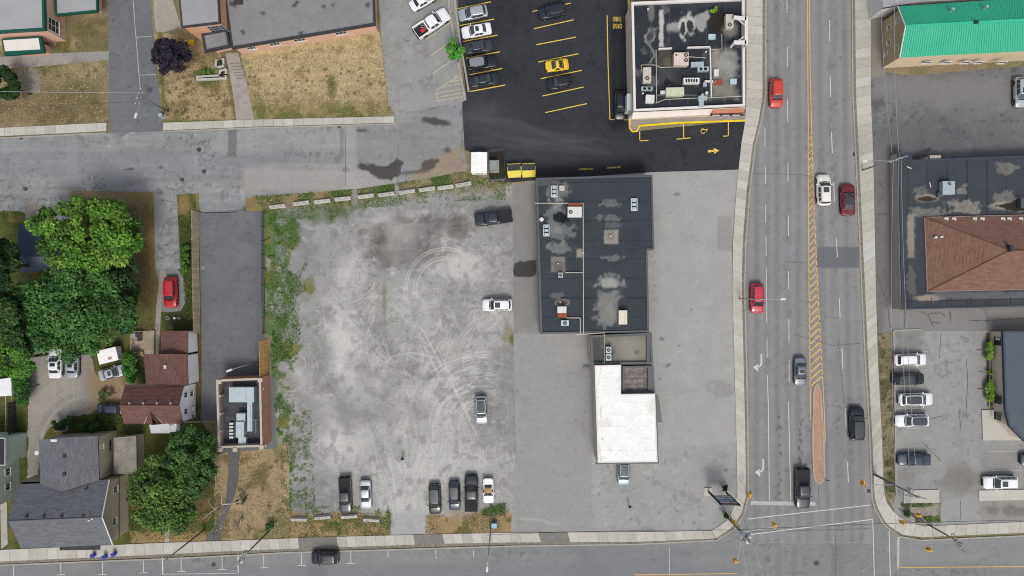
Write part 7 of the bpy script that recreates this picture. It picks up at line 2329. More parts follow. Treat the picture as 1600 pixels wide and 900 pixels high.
MAPLE = [(62, 100, 28), (104, 148, 50), (46, 80, 24), (128, 164, 66)]
GREEN = [(54, 94, 38), (80, 124, 54), (42, 78, 30), (98, 142, 70)]
DARK = [(34, 58, 26), (46, 74, 32), (30, 50, 24), (60, 92, 38)]
gT = 'trees of the back yards'
tree('maple_tree', 'broad bright yellow-green maple over the blue shed', 140, 366, 7.5, 104, 61, 3.2, 110, 15500, 0.42, MAPLE, group=gT, seed=11, base=(146, 400), br=(0.15, 0.27), uneven=0.10)
tree('leafy_tree', 'large mid-green tree directly south of the bright maple', 118, 484, 7.0, 104, 80, 3.4, 130, 20000, 0.36, GREEN, group=gT, seed=12, base=(140, 470), br=(0.12, 0.23), uneven=0.10)
tree('dark_tree', 'northernmost of the dark trees at the left edge', -8, 412, 8.0, 36, 50, 3.5, 18, 6500, 0.40, DARK, group=gT, seed=13)
tree('dark_tree', 'dark tree at the left edge beside the large mid-green tree', 6, 490, 8.5, 40, 56, 3.6, 18, 6500, 0.42, [(40, 66, 28), (60, 94, 40), (34, 54, 26)], group=gT, seed=14)
tree('leafy_tree', 'brighter bushy tree at the left edge above the white-roofed shed', 20, 560, 6.0, 34, 48, 2.8, 16, 6500, 0.36, [(60, 104, 36), (90, 138, 46), (46, 84, 30)], group=gT, seed=15)
tree('hedge_shrub', 'dense green shrub between the white-roofed shed and the dirt yard', 32, 607, 2.0, 14, 36, 1.4, 26, 3600, 0.28, [(50, 90, 34), (70, 116, 42), (40, 74, 30)], cat='shrub', seed=16, trunk=0.07, limbs=2, br=(.35, .6), uneven=.1)
tree('leafy_tree', 'olive green tree in front of the grey house', 256, 772, 6.0, 60, 68, 3.0, 80, 13500, 0.34, [(64, 94, 34), (94, 124, 50), (46, 74, 28), (106, 134, 58)], group=gT, seed=17, base=(258, 770), br=(0.15, 0.28), uneven=0.10)
tree('dark_tree', 'dark round tree between the grey house and the brick building', 298, 722, 6.0, 46, 58, 2.8, 60, 10500, 0.34, [(52, 84, 36), (72, 108, 46), (44, 70, 32)], group=gT, seed=18, base=(292, 712), br=(0.15, 0.28), uneven=0.10)
tree('purple_tree', 'round dark purple-leaved tree on the dry lawn', 266, 88, 5.0, 32, 30, 2.6, 60, 5600, 0.36, [(36, 30, 44), (50, 42, 58), (30, 26, 36)], seed=19, base=(270, 90), br=(0.18, 0.32), uneven=0.07)
tree('small_tree', 'small bright green tree growing by the concrete kerb beside the parked cars', 711, 78, 3.6, 15, 20, 2.0, 12, 2600, 0.30, [(66, 124, 44), (92, 156, 62), (50, 104, 38)], seed=20, trunk=0.1, limbs=3)
tree('dark_tree', 'dark bush-like tree at the left edge below the pink school', 10, 132, 3.2, 22, 32, 2.4, 14, 3400, 0.34, DARK, seed=21, trunk=0.16, limbs=3)
gS = 'shrubs around the houses'
tree('shrub', 'tall green shrub along the west side of the white house', 204, 572, 1.8, 12, 32, 1.5, 26, 3000, 0.26, [(60, 104, 38), (84, 134, 50), (44, 80, 32)], cat='shrub', group=gS, seed=22, trunk=0.06, limbs=2, br=(.4, .7), uneven=.1)
tree('shrub', 'dusty green shrub above the dark blue hatchback', 163, 618, 1.0, 14, 9, 0.9, 8, 1100, 0.22, [(78, 92, 48), (96, 106, 58)], cat='shrub', group=gS, seed=23, trunk=0.05, limbs=2)
tree('shrub', 'dark shrub heap at the south end of the dirt yard', 140, 664, 1.2, 26, 13, 1.0, 12, 2400, 0.26, [(40, 66, 30), (58, 88, 38), (34, 52, 26)], cat='shrub', group=gS, seed=24, trunk=0.06, limbs=2)
tree('shrub', 'shrub behind the rear wing of the grey house', 98, 660, 1.4, 18, 13, 1.1, 9, 1800, 0.26, [(36, 64, 26), (54, 86, 34)], cat='shrub', group=gS, seed=25, trunk=0.06, limbs=2)
tree('shrub', 'row of low shrubs under the timber fence by the red SUV', 288, 405, 0.9, 8, 32, 0.8, 22, 1700, 0.22, [(62, 98, 36), (84, 124, 46)], cat='shrub', group=gS, seed=26, trunk=0.04, limbs=2, br=(.35, .6), uneven=.1)
tree('shrub', 'green shrub in the long brick planter', 327, 112, 0.9, 15, 6, 0.6, 8, 1100, 0.2, [(72, 116, 44), (92, 138, 56)], cat='shrub', seed=27, trunk=0.04, limbs=1)
tree('shrub', 'leafy shrub in the upper small brick planter', 344, 97, 0.9, 5, 5, 0.5, 4, 450, 0.2, [(60, 90, 40), (80, 112, 50)], cat='shrub', seed=28, trunk=0.04, limbs=1)
gY = 'shrubs in the strip by the office'
tree('shrub', 'long yellow-green shrub in the northern half of the office planting strip', 1546, 549, 0.8, 6, 19, 0.7, 22, 1900, 0.22, [(106, 142, 40), (128, 164, 52), (88, 122, 36)], cat='shrub', group=gY, seed=29, trunk=0.04, limbs=1, br=(.5, .8), uneven=0)
tree('shrub', 'small yellow-green shrub in the middle of the office planting strip', 1547, 583, 0.7, 4, 4, 0.6, 4, 350, 0.22, [(110, 146, 42), (130, 164, 54)], cat='shrub', group=gY, seed=30, trunk=0.04, limbs=1)
tree('shrub', 'long yellow-green shrub in the southern half of the office planting strip', 1547, 611, 0.8, 6.5, 20, 0.7, 22, 1900, 0.22, [(106, 142, 40), (128, 164, 52), (88, 122, 36)], cat='shrub', group=gY, seed=31, trunk=0.04, limbs=1, br=(.5, .8), uneven=0)
tree('roof_weed', 'bright green weed growing on the restaurant roof', 1115, 15, ZR + 0.1, 5.5, 6.5, 0.45, 6, 380, 0.26, [(110, 160, 40), (134, 180, 54)], cat='weed', seed=32, trunk=0, limbs=0)
tree('shrub', 'dark green bush at the foot of the corner utility pole', 1133, 803, 0.8, 7, 7, 0.7, 6, 800, 0.22, [(36, 62, 26), (52, 82, 32)], cat='shrub', seed=33, trunk=0.04, limbs=1)
tree('shrub', 'dark bush in front of the right post of the pylon sign', 1133, 763, 0.8, 5.5, 6, 0.6, 5, 500, 0.22, [(34, 54, 28), (48, 70, 34)], cat='shrub', seed=34, trunk=0.04, limbs=1)
tree('shrub', 'green bush around the foot of the pole on the dry verge', 422, 822, 0.8, 8, 8, 0.7, 6, 800, 0.22, [(52, 84, 36), (70, 104, 44)], cat='shrub', seed=35, trunk=0.04, limbs=1)
tree('shrub', 'small green bush at the foot of the pole in the corner bed', 1419, 803, 0.6, 6, 6, 0.5, 5, 450, 0.22, [(52, 96, 34), (72, 116, 44)], cat='shrub', seed=36, trunk=0.04, limbs=1)
tree('shrub', 'bush under the dead branches beside the asphalt path', 376, 782, 0.9, 9, 8, 0.7, 6, 900, 0.22, [(70, 80, 42), (88, 98, 52)], cat='shrub', seed=37, trunk=0.04, limbs=1)

# the bare dead tree by the path
dt = empty('dead_tree', W(386, 779, 0), 'leafless pale dead tree leaning over the asphalt path', 'tree')
M_dead = mat('dead wood', C(192, 182, 166), rough=0.9, var=0.12, vs=2, fine=0.12)
def wp(px, py, z): return W(px, py, z)
MB().tube([wp(385, 780, 0), wp(374, 784, 1.6), wp(360, 787, 3.0), wp(346, 788, 4.2)], 0.16, 0.10, 8).build('trunk', M_dead, dt, smooth=True)
for pts, r in (([(346, 788, 4.2), (336, 796, 5.0), (326, 803, 5.6), (317, 812, 6.0)], .08), ([(346, 788, 4.2), (347, 776, 4.8), (344, 769, 5.2)], .06), ([(344, 769, 5.2), (336, 767, 5.6)], .03), ([(336, 796, 5.0), (328, 789, 5.4), (325, 782, 5.7)], .05),
               ([(374, 784, 1.6), (373, 772, 2.4), (369, 766, 2.8)], .06), ([(360, 787, 3.0), (352, 797, 3.6), (343, 805, 4.0)], .05), ([(326, 803, 5.6), (318, 804, 6.0)], .03), ([(330, 800, 5.4), (326, 812, 5.7)], .03), ([(378, 783, 1.2), (384, 790, 1.8), (392, 794, 2.2)], .04),
               ([(372, 784, 1.9), (380, 776, 2.4), (386, 770, 2.8)], .04), ([(325, 782, 5.7), (330, 777, 5.9)], .025), ([(345, 789, 4.2), (337, 789, 4.6)], .03), ([(373, 772, 2.4), (378, 766, 2.8)], .03), ([(317, 812, 6), (313, 818, 6.1)], .02), ([(320, 808, 5.9), (314, 808, 6.1)], .02)):
    MB().tube([wp(*p) for p in pts], r, r * 0.35, 6).build('branch', M_dead, dt, smooth=True)
fb = empty('fallen_branch', W(363, 814, 0), 'broken pale branch lying on the dry grass left of the small sign', 'branch')
for pts, r in (([(358, 820, .1), (362, 812, .2), (366, 806, .15)], .05), ([(362, 812, .2), (367, 817, .15), (370, 824, .1)], .04)):
    MB().tube([wp(*p) for p in pts], r, r * .4, 6).build('branch', M_dead, fb)


def tufts(name, polys, n, size, cols, zmax, seed, thresh=0.45, nsize=16, z=0.02):
    """weeds and grass: small blades standing on the ground, thicker where a noise says so"""
    r = np.random.default_rng(seed)
    P, Cc_ = [], []
    for poly in polys:
        a = np.array(poly)
        x, y = r.uniform(a[:, 0].min(), a[:, 0].max(), n * 3), r.uniform(a[:, 1].min(), a[:, 1].max(), n * 3)
        k = inpoly(poly, x, y) & (fbm(x, y, nsize, 4, seed) > thresh + r.uniform(-0.06, 0.06, n * 3))
        x, y = x[k][:n], y[k][:n]
        P.append(np.stack([(x - 800) / 10, (450 - y) / 10, np.full(len(x), z) + r.random(len(x)) * zmax], 1))
    P = np.concatenate(P)
    m = len(P)
    cc = np.array([C(*q) for q in cols])
    col = cc[r.integers(0, len(cc), m)] * r.uniform(0.7, 1.3, (m, 1))
    nr = r.normal(size=(m, 3)) * 0.6 + np.array([0, 0, 0.8])
    o = link(name, leaf_mesh(name, P, nr, size * r.uniform(0.5, 1.5, m), col, 2.2))
    o['kind'] = 'stuff'
    return o


WEED = [(84, 120, 52), (100, 136, 60), (70, 102, 46), (128, 142, 80)]
STRAW = [(184, 166, 126), (168, 148, 110), (150, 136, 100), (198, 180, 142)]
tufts('weeds', [rough([(416, 334), (440, 334), (462, 345), (478, 420), (462, 470), (474, 520), (456, 580), (466, 640), (430, 640), (424, 530), (418, 520)], 6, 9, 5)], 8000, 0.13, WEED, 0.12, 41, 0.45, 22)
tufts('weeds', [[(560, 296), (722, 268), (790, 286), (790, 312), (720, 314), (560, 326)], [(394, 306), (550, 296), (550, 318), (520, 345), (420, 340)]], 4200, 0.13, WEED, 0.10, 42, 0.46, 20)
tufts('weeds', [[(436, 640), (486, 640), (494, 800), (440, 800)], [(452, 790), (606, 790), (612, 838), (452, 842)]], 2400, 0.13, WEED, 0.08, 43, 0.54, 10)
tufts('weeds', [[(756, 786), (790, 786), (788, 806), (752, 806)], [(1374, 540), (1396, 540), (1398, 770), (1382, 770)], [(1408, 784), (1468, 784), (1468, 792), (1408, 792)], [(1430, 806), (1468, 806), (1468, 816), (1430, 816)]], 600, 0.14, WEED, 0.12, 44, 0.42, 10)
tufts('dry_grass', [[(372, 94), (600, 60), (608, 176), (398, 186)], [(252, 70), (340, 90), (366, 186), (258, 190)], [(10, 100), (168, 90), (168, 194), (0, 200)]], 3400, 0.14, STRAW + [(128, 124, 80), (110, 116, 68)], 0.08, 45, 0.40, 30)
tufts('dry_grass', [[(336, 712), (452, 700), (454, 842), (336, 848)], [(452, 800), (608, 800), (608, 838), (452, 842)], [(664, 806), (790, 800), (794, 832), (664, 836)], [(390, 308), (800, 276), (800, 300), (420, 330)]], 1800, 0.14, STRAW, 0.10, 46, 0.42, 24)
tufts('grass', [[(278, 330), (306, 330), (308, 510), (292, 510)], [(0, 310), (238, 310), (236, 500), (200, 520), (140, 550), (44, 560), (0, 560)], [(200, 665), (345, 700), (340, 840), (200, 845)], [(150, 640), (240, 660), (200, 700), (110, 680)]], 3600, 0.15, [(80, 102, 48), (88, 108, 48), (54, 74, 34), (120, 112, 66)], 0.12, 47, 0.40, 30)
# loose stones on the gravel
r_ = np.random.default_rng(5)
q = MB()
for k in range(700):
    x, y = r_.uniform(440, 800), r_.uniform(320, 820)
    if 1:
        c_ = W(x, y)
        s = r_.uniform(0.05, 0.13)
        q.box(c_[0], c_[1], 0.0, s, s * r_.uniform(.6, 1), s * 0.6, r_.random() * 3, taper=0.6)
q.build('gravel_stones', mat('loose stones', C(176, 172, 168), rough=0.95, var=0.3, vs=3, fine=0.1), kind='stuff')
tree('leafy_tree', 'dark shaded tree between the large mid-green tree and the dry grass by the drive', 190, 440, 5.0, 34, 62, 2.4, 40, 6500, 0.34, [(40, 68, 30), (56, 88, 36), (34, 56, 26)], group=gT, seed=61, base=(192, 445), br=(0.2, 0.36), uneven=.1)
tree('dark_tree', 'dark filling tree between the left edge trees and the large mid-green tree', 30, 520, 6.0, 30, 60, 2.6, 34, 6000, 0.36, DARK, group=gT, seed=62, base=(44, 522), br=(0.22, 0.4), uneven=.1)

# ================================================================== STREET FURNITURE AND SMALL THINGS
M_block = mat('concrete block', C(190, 188, 180), rough=0.9, var=0.10, vs=1.5, fine=0.14, fs=5, bump=0.15, tint=0.06)


def block(px, py, ang, l, w, label, group, m=M_block):
    c = W(px, py, 0.4)
    root = empty('concrete_block', (c[0], c[1], 0.0), label, 'concrete block', group, math.radians(ang))
    q = MB()
    L_, w0, w1, h = l / 20, w / 20, w / 20 * 0.62, 0.55
    prof = [(-w0, 0), (-w0, 0.14), (-w1, 0.26), (-w1 * 0.9, h), (w1 * 0.9, h), (w1, 0.26), (w0, 0.14), (w0, 0)]
    n = len(prof)
    v = [(-L_, y, z) for y, z in prof] + [(L_, y, z) for y, z in prof]
    f = [[i, (i + 1) % n, n + (i + 1) % n, n + i] for i in range(n)] + [list(range(n))[::-1], [n + i for i in range(n)]]
    q.add(v, f)
    link('body', q.mesh('body', m), root)
    for s in (-0.45, 0.45):
        link('lifting_slot', MB().box(s * L_, 0, h - 0.01, 0.34, 0.05, 0.014).mesh('lifting_slot', M_seam), root)
    return root


gB = 'concrete blocks along the north verge'
NB = [((433.5, 322), 7), ((470, 317), 8), ((503.5, 314), 6), ((535.5, 310), 6), ((571.5, 306), 8), ((603.5, 303), 8), ((636, 299), 8), ((667, 295), 8), ((696, 292), 8), ((724, 287.5), 10)]
nth = ['westernmost block of the row of ten low concrete blocks', 'second low concrete block from the west end of the north verge', 'third low concrete block from the west end of the north verge', 'fourth low concrete block, just west of the gap onto the gravel',
       'fifth low concrete block, just east of the gap onto the gravel', 'sixth low concrete block, between the gap and the narrow path', 'seventh low concrete block, just east of the narrow path', 'third low concrete block from the white shed on the north verge', 'second low concrete block from the white shed on the north verge', 'low concrete block nearest the white shed']
for ((x, y), a), t in zip(NB, nth): block(x, y, a, 25, 6.5, t, gB)
gB2 = 'concrete blocks along the south verge'
for (x, y, a), t in zip(((467, 812, -1), (504, 809, 5), (545.5, 807.5, 4), (580, 813, -4)), ('westernmost of the four concrete blocks on the south verge', 'second concrete block from the west on the south verge, slightly tilted', 'concrete block in front of the dark grey pickup on the south verge', 'pale concrete block nearest the south entrance of the gravel lot')):
    block(x, y, a, 25, 7, t, gB2)

# the kerb walls between the two parking lots
for pts, w, lab in (([(697, -40), (703, 20), (713, 80), (722, 130), (727.5, 157)], 0.34, 'left one of the two long low concrete walls between the parking lots'), ([(709, -40), (712, 12), (719, 66), (727, 110), (732.5, 144)], 0.3, 'right one of the two long low concrete walls, at the noses of the parked cars')):
    q = MB()
    p = WL(pts)
    for i in range(len(p) - 1):
        d = Vector((p[i + 1][0] - p[i][0], p[i + 1][1] - p[i][1]))
        q.box((p[i][0] + p[i + 1][0]) / 2, (p[i][1] + p[i + 1][1]) / 2, 0, d.length - 0.02, w, 0.32, math.atan2(d.y, d.x))
    tag(q.build('kerb_wall', M_kerb, own=True), lab, 'kerb wall', 'low walls between the parking lots')

# shed, transformer, enclosure, dumpsters
x, y, _ = W(748.5, 254, 2.2)
sh2 = empty('garden_shed', (x, y, 0), 'small white shed beside the fenced transformer', 'shed')
w_, l_ = 2.45, 3.2
link('wall', MB().prism([(-w_ / 2 + .1, -l_ / 2 + .1), (w_ / 2 - .1, -l_ / 2 + .1), (w_ / 2 - .1, l_ / 2 - .1), (-w_ / 2 + .1, l_ / 2 - .1)], 0, 2.1, top=False).mesh('wall', M_siding), sh2)
q = MB()
for s in (-1, 1):
    q.add([(s * w_ / 2, -l_ / 2, 2.05), (s * w_ / 2, l_ / 2, 2.05), (0, l_ / 2, 2.35), (0, -l_ / 2, 2.35)], [[0, 1, 2, 3] if s > 0 else [3, 2, 1, 0]])
q.add([(-w_ / 2, -l_ / 2, 2.05), (w_ / 2, -l_ / 2, 2.05), (0, -l_ / 2, 2.35)], [[0, 1, 2]]); q.add([(-w_ / 2, l_ / 2, 2.05), (w_ / 2, l_ / 2, 2.05), (0, l_ / 2, 2.35)], [[2, 1, 0]])
M_w80 = mat('white shed metal', (0.8, 0.8, 0.79), rough=0.6, var=0.03)
link('roof', q.mesh('roof', M_w80), sh2)
for k in range(9):
    for s in (-1, 1):
        yy = -l_ / 2 + 0.2 + k * 0.35
        a = MB().tube([(s * w_ / 2, yy, 2.07), (s * 0.02, yy, 2.365)], 0.022, n=4)
        link('roof_rib', a.mesh('roof_rib', M_w80), sh2)
link('door', MB().box(0, -l_ / 2 + 0.08, 0.05, 1.2, 0.06, 1.85).mesh('door', M_unit), sh2)
sheet('transformer_yard', [(763, 238), (789, 236), (792, 283), (764, 284)], 0.03, M_newasph, 0.2, (58, 54, 54), lambda p: (p.mottle(14, 0.3, 401), p.mix(p.rect(763, 262, 790, 284, 4, 4, 9), (62, 72, 42), 0.6)))
x, y, _ = W(771, 258, 1.2)
tr = empty('transformer', (x, y, 0.03), 'grey transformer box inside the small fenced yard', 'transformer')
link('pad', MB().box(0, 0, 0, 1.7, 2.0, 0.12).mesh('pad', M_kerb), tr)
link('cabinet', MB().box(0, 0, 0.12, 1.15, 1.4, 1.1).mesh('cabinet', mat('grey cabinet', C(132, 140, 140), rough=0.6)), tr)
link('lid', MB().box(0, 0, 1.22, 1.25, 1.5, 0.06, taper=0.92).mesh('lid', mat('grey cabinet lid', C(150, 156, 156), rough=0.6)), tr)


def fence(name, label, pts, h, m, post_every=2.4, rails=(0.2, 0.6, 0.98), mesh=True, cat='fence', slats=0, pr=0.04, m2=None):
    p = WL(pts)
    root = empty(name, (p[0][0], p[0][1], 0), label, cat)
    for i in range(len(p) - 1):
        a, c = Vector(p[i]), Vector(p[i + 1])
        d = c - a
        n = max(1, int(round(d.length / post_every)))
        for k in range(n + (1 if i == len(p) - 2 else 0)):
            t = a.lerp(c, k / n)
            MB().box(t.x, t.y, 0, pr * 2, pr * 2, h + 0.05).build('post', m2 or m, root)
        for rz in rails:
            MB().tube([(a.x, a.y, h * rz), (c.x, c.y, h * rz)], pr * 0.7, n=5).build('rail', m, root)
        if mesh:
            q = MB()
            kk = int(d.length / 0.18)
            for k in range(kk):
                u = a.lerp(c, k / kk)
                v = a.lerp(c, min(1, (k + 5) / kk))
                q.tube([(u.x, u.y, 0.05), (v.x, v.y, h)], 0.006, n=3, cap=False)
                q.tube([(v.x, v.y, 0.05), (u.x, u.y, h)], 0.006, n=3, cap=False)
            q.build('wire_mesh', m, root, kind='stuff')
        if slats:
            k2 = int(d.length / slats)
            ang = math.atan2(d.y, d.x)
            me = None
            for k in range(k2):
                t = a.lerp(c, (k + 0.5) / k2)
                if me is None:
                    me = MB().box(0, 0, 0, slats * 0.86, 0.03, h).mesh('slat', m)
                o = link('slat', me, root, (t.x - root.location.x, t.y - root.location.y, 0.03 + random.uniform(0, 0.04)))
                o.rotation_euler = (0, 0, ang)
    return root


M_steel = mat('fence steel', C(110, 112, 114), rough=0.5, metal=0.5, var=0.1)
M_blackst = mat('black fence steel', C(46, 46, 50), rough=0.6, metal=0.3)
fence('chain_link_fence', 'chain link fence around the transformer yard', [(764, 238), (787, 236), (790, 282), (765, 284), (764, 238)], 1.7, M_steel, 1.6)
fence('chain_link_fence', 'long dark chain link fence along the grassy west edge of the gravel lot', [(413, 332), (413.5, 420), (415, 520)], 1.5, M_blackst, 2.4)
q = fence('timber_fence', 'tall weathered timber fence between the drive and the private parking lot', [(310.5, 332), (311.5, 420), (313.5, 520)], 2.4, mat('weathered fence timber', C(206, 182, 156), rough=0.95, var=0.2, vs=1, fine=0.2, tint=0.15), 2.4, (0.12, 0.5, 0.9), False, slats=0.16, m2=mat('fence post timber', C(228, 212, 192), rough=0.95))
q = fence('privacy_fence', 'orange timber privacy fence north of the brick building', [(418, 531), (419, 591)], 3.6, mat('orange cedar', C(232, 176, 112), rough=0.85, var=0.2, vs=1.2, fine=0.2, tint=0.15), 2.0, (0.1, 0.5, 0.93), False, slats=0.2)
fence('picket_fence', 'dark picket fence beside the pale building at the left edge', [(25, 627), (27, 700), (28, 760)], 1.8, mat('dark stained timber', C(70, 64, 60), rough=0.9, tint=0.2, var=0.2), 2.4, (0.2, 0.85), False, slats=0.22)
fence('white_fence', 'thin white fence running north from the pale building', [(20, 592), (20.5, 660), (21, 765)], 1.6, M_wframe, 2.4, (0.15, 0.95), False)
fence('garden_fence', 'low white fence joining the white house to the brick building', [(294, 658), (340, 657)], 1.2, M_beigecap, 2.2, (0.3, 0.95), False)
# the chain across the entrance of the private lot
a, c = W(312, 331), W(383, 329)
ch = empty('barrier_chain', (a[0], a[1], 0), 'dark sagging chain across the entrance of the private parking lot', 'chain')
q = MB()
pts = [(a[0] + (c[0] - a[0]) * t, a[1] + (c[1] - a[1]) * t - 0.28 * 4 * t * (1 - t), 0.9 - 0.5 * 4 * t * (1 - t)) for t in np.linspace(0, 1, 16)]
q.tube(pts, 0.055, n=6).build('chain', M_blackst, ch)
for p in (a, c): MB().cyl(p[0], p[1], 0, 1.0, 0.08, 8).build('post', M_blackst, ch)


def dumpster(px, py, label):
    x, y, _ = W(px, py, 1.3)
    root = empty('dumpster', (x, y, 0.03), label, 'dumpster', 'yellow dumpsters', math.radians(3))
    M_dy = mat('yellow dumpster steel', C(232, 216, 84), rough=0.6, var=0.12, vs=2, fine=0.08)
    q = MB()
    q.add([(-1, -.95, .1), (1, -.95, .1), (1, .75, .1), (-1, .75, .1), (-1, -1.1, 1.05), (1, -1.1, 1.05), (1, .95, 1.4), (-1, .95, 1.4), (-1, -0.1, 1.35), (1, -0.1, 1.35)],
          [[3, 2, 1, 0], [0, 1, 5, 4], [1, 2, 6, 9, 5], [2, 3, 7, 6], [3, 0, 4, 8, 7], [4, 5, 9, 8]])
    link('body', q.mesh('body', M_dy), root)
    link('rim', MB().box(0, -0.12, 1.34, 2.04, 0.08, 0.07).box(0, .95, 1.38, 2.04, .08, .07).mesh('rim', M_dy), root)
    for s in (-0.5, 0.5):
        link('lid', MB().add([(s - .47, -.08, 1.40), (s + .47, -.08, 1.40), (s + .47, .9, 1.45), (s - .47, .9, 1.45), (s - .47, -.08, 1.36), (s + .47, -.08, 1.36), (s + .47, .9, 1.41), (s - .47, .9, 1.41)], [[0, 1, 2, 3], [4, 5, 1, 0], [5, 6, 2, 1], [6, 7, 3, 2], [7, 4, 0, 3]]).mesh('lid', mat('black plastic lid', C(58, 60, 66), rough=0.5, var=0.1)), root)
    for s in (-1.05, 1.05):
        link('fork_pocket', MB().box(s, 0, 0.75, 0.1, 1.3, 0.2).mesh('fork_pocket', M_dy), root)
    for sx in (-.8, .8):
        for sy in (-.75, .6):
            link('wheel', MB().tube([(sx - .04, sy, .08), (sx + .04, sy, .08)], 0.08, n=8).mesh('wheel', M_tyre), root)


dumpster(803.5, 266, 'left one of the two yellow dumpsters with black lids'); dumpster(826, 265.5, 'right one of the two yellow dumpsters, nearest the store')

# recycling bins
M_bin = mat('blue plastic bin', C(62, 74, 196), rough=0.5, var=0.08)
for x, y, t in ((145, 868, 'leftmost of the three blue recycling bins on the kerb'), (163, 870, 'middle one of the three blue recycling bins on the kerb'), (177.5, 866, 'rightmost of the three blue recycling bins on the kerb')):
    c = W(x, y, 0.6)
    r0 = empty('recycling_bin', (c[0], c[1], 0.1), t, 'bin', 'blue recycling bins', random.random())
    link('body', MB().box(0, 0, 0, .46, .46, .75, taper=1.2).mesh('body', M_bin), r0)
    link('lid', MB().box(0, 0, 0.752, .6, .6, .05, taper=.9).mesh('lid', M_bin), r0)
    link('contents', MB().box(0.02, 0.03, 0.8, .3, .26, .06, 0.4, taper=.7).mesh('contents', mat('dark rubbish', C(70, 74, 96), rough=0.9)), r0)
for x, y, t, m in ((287, 66, 'pale yellow bin beside the orange brick wing', C(226, 214, 130)), (298, 65, 'bright yellow bin beside the orange brick wing', C(232, 190, 44))):
    c = W(x, y, .9)
    r0 = empty('yellow_bin', (c[0], c[1], 0.0), t, 'bin', 'yellow bins by the school')
    mm = mat(t, m, rough=0.6)
    link('body', MB().box(0, 0, 0, .75, .55, .85, taper=1.1).mesh('body', mm), r0)
    link('lid', MB().box(0, 0, 0.852, .88, .66, .08, taper=.9).mesh('lid', mm), r0)
for x, y, s, t in ((262.5, 497, .55, 'square white tub on the grass south of the red SUV'), (273, 497, .42, 'white flower pot left of its grey ringed neighbour'), (280, 497, .42, 'grey flower pot right of the white flower pot'), (268, 511, .5, 'pale heap of stones by the lean-to roof')):
    c = W(x, y, .3)
    r0 = empty('flower_pot', (c[0], c[1], 0), t, 'pot', 'pots behind the white house')
    link('body', MB().cyl(0, 0, 0, .4, s * .4, 12, r1=s * .5).mesh('body', M_unit if 'white' in t else M_kerb), r0)
    link('soil', MB().cyl(0, 0, .4, .41, s * .42, 12).mesh('soil', M_darkfascia if 'ringed' not in t else M_unit), r0)

# white trailer, planters, pads, small signs
x, y, _ = W(172, 555, 1.4)
tl = empty('utility_trailer', (x, y, 0), 'white box trailer half hidden by the leaves, above the slanted silver sedan', 'trailer', None, math.radians(14))
link('body', MB().box(0, 0, .55, 2.9, 2.0, 1.5).mesh('body', M_unit), tl)
link('roof', MB().box(0, 0, 2.052, 3.0, 2.1, .05).mesh('roof', M_w80), tl)
link('hatch', MB().box(0.3, -0.5, 2.103, .5, .4, .08).mesh('hatch', mat('dull pink hatch', C(186, 160, 150))), tl)
for s in (-1, 1): link('wheel', MB().tube([(0.2, s * .9, .32), (.2, s * 1.1, .32)], .32, n=14).mesh('wheel', M_tyre), tl)
link('drawbar', MB().box(1.9, 0, .5, 1.2, .12, .1).mesh('drawbar', M_blackst), tl)
pl = empty('brick_planter', W(326, 122, 0), 'long stepped planter of pale blocks on the dry lawn', 'planter')
for (x0, y0, x1, y1) in ((309, 117, 356, 127), (338, 92, 352, 108), (344, 108, 356, 121)):
    p = WL([(x0, y1), (x1, y1 - 2), (x1, y0), (x0, y0 + 3)])
    MB().rim(p, 0.28, 0, 0.5).build('wall', M_conc, pl)
    MB().prism(offset_poly(p, .28), 0, .38).build('soil', mat('dark soil', C(56, 48, 42), rough=1, var=.3, vs=3), pl)
for pts, t in (([(1412, 765.5), (1466, 765), (1467, 785), (1411, 786)], 'pale concrete pad beside the corner planting bed'), ([(1529, 766), (1640, 764), (1640, 780), (1529, 782)], 'long pale concrete pad below the white SUV at the right edge')):
    o = MB().prism(WL(pts), 0, .16).build('concrete_pad', M_conc, own=True); tag(o, t, 'concrete pad')
x, y, _ = W(378, 815, 0)
sg = empty('lawn_sign', (x, y, 0), 'small white sign in a dark frame on the dry verge', 'sign', None, math.radians(80))
link('frame', MB().box(0, 0, .35, 1.5, .1, .75).mesh('frame', M_darkfascia), sg)
for s in (-.055, .055): link('face', MB().box(0, s, .42, 1.36, .012, .6).mesh('face', M_unit), sg)
for s in (-.65, .65): link('post', MB().box(s, 0, 0, .08, .08, .35).mesh('post', M_darkfascia), sg)
x, y, _ = W(772, 820, .6)
nb_ = empty('newspaper_box', (x, y, 0), 'bright blue box at the foot of the lamp pole on the south verge', 'box')
link('body', MB().box(0, 0, .15, .8, .7, .9).mesh('body', mat('bright blue plastic', C(70, 160, 220), rough=.5)), nb_)
link('lid', MB().box(0, 0, 1.052, .86, .76, .08, taper=.85).mesh('lid', mat('pale blue lid', C(150, 200, 228), rough=.5)), nb_)
link('pedestal', MB().box(0, 0, 0, .5, .5, .15).mesh('pedestal', M_darkfascia), nb_)
x, y, _ = W(251, 180, .8)
cbx = empty('utility_cabinet', (x, y, 0), 'pale blue utility cabinet at the corner of the side street', 'cabinet')
link('body', MB().box(0, 0, .1, .55, .5, .9).mesh('body', M_galv), cbx)
link('base', MB().box(0, 0, 0, .7, .65, .1).mesh('base', M_conc), cbx)
x, y, _ = W(30, 68, 0)
tp = empty('timber_planter', W(100, 669, 0), 'small grey timber frame behind the grey house', 'planter')
p = WL([(91, 664), (110, 662), (111, 672), (92, 673)])
MB().rim(p, .18, 0, .9).build('frame', M_grime, tp); MB().prism(offset_poly(p, .18), 0, .5).build('bed', M_darkfascia, tp)
x, y, _ = W(195, 503, .5)
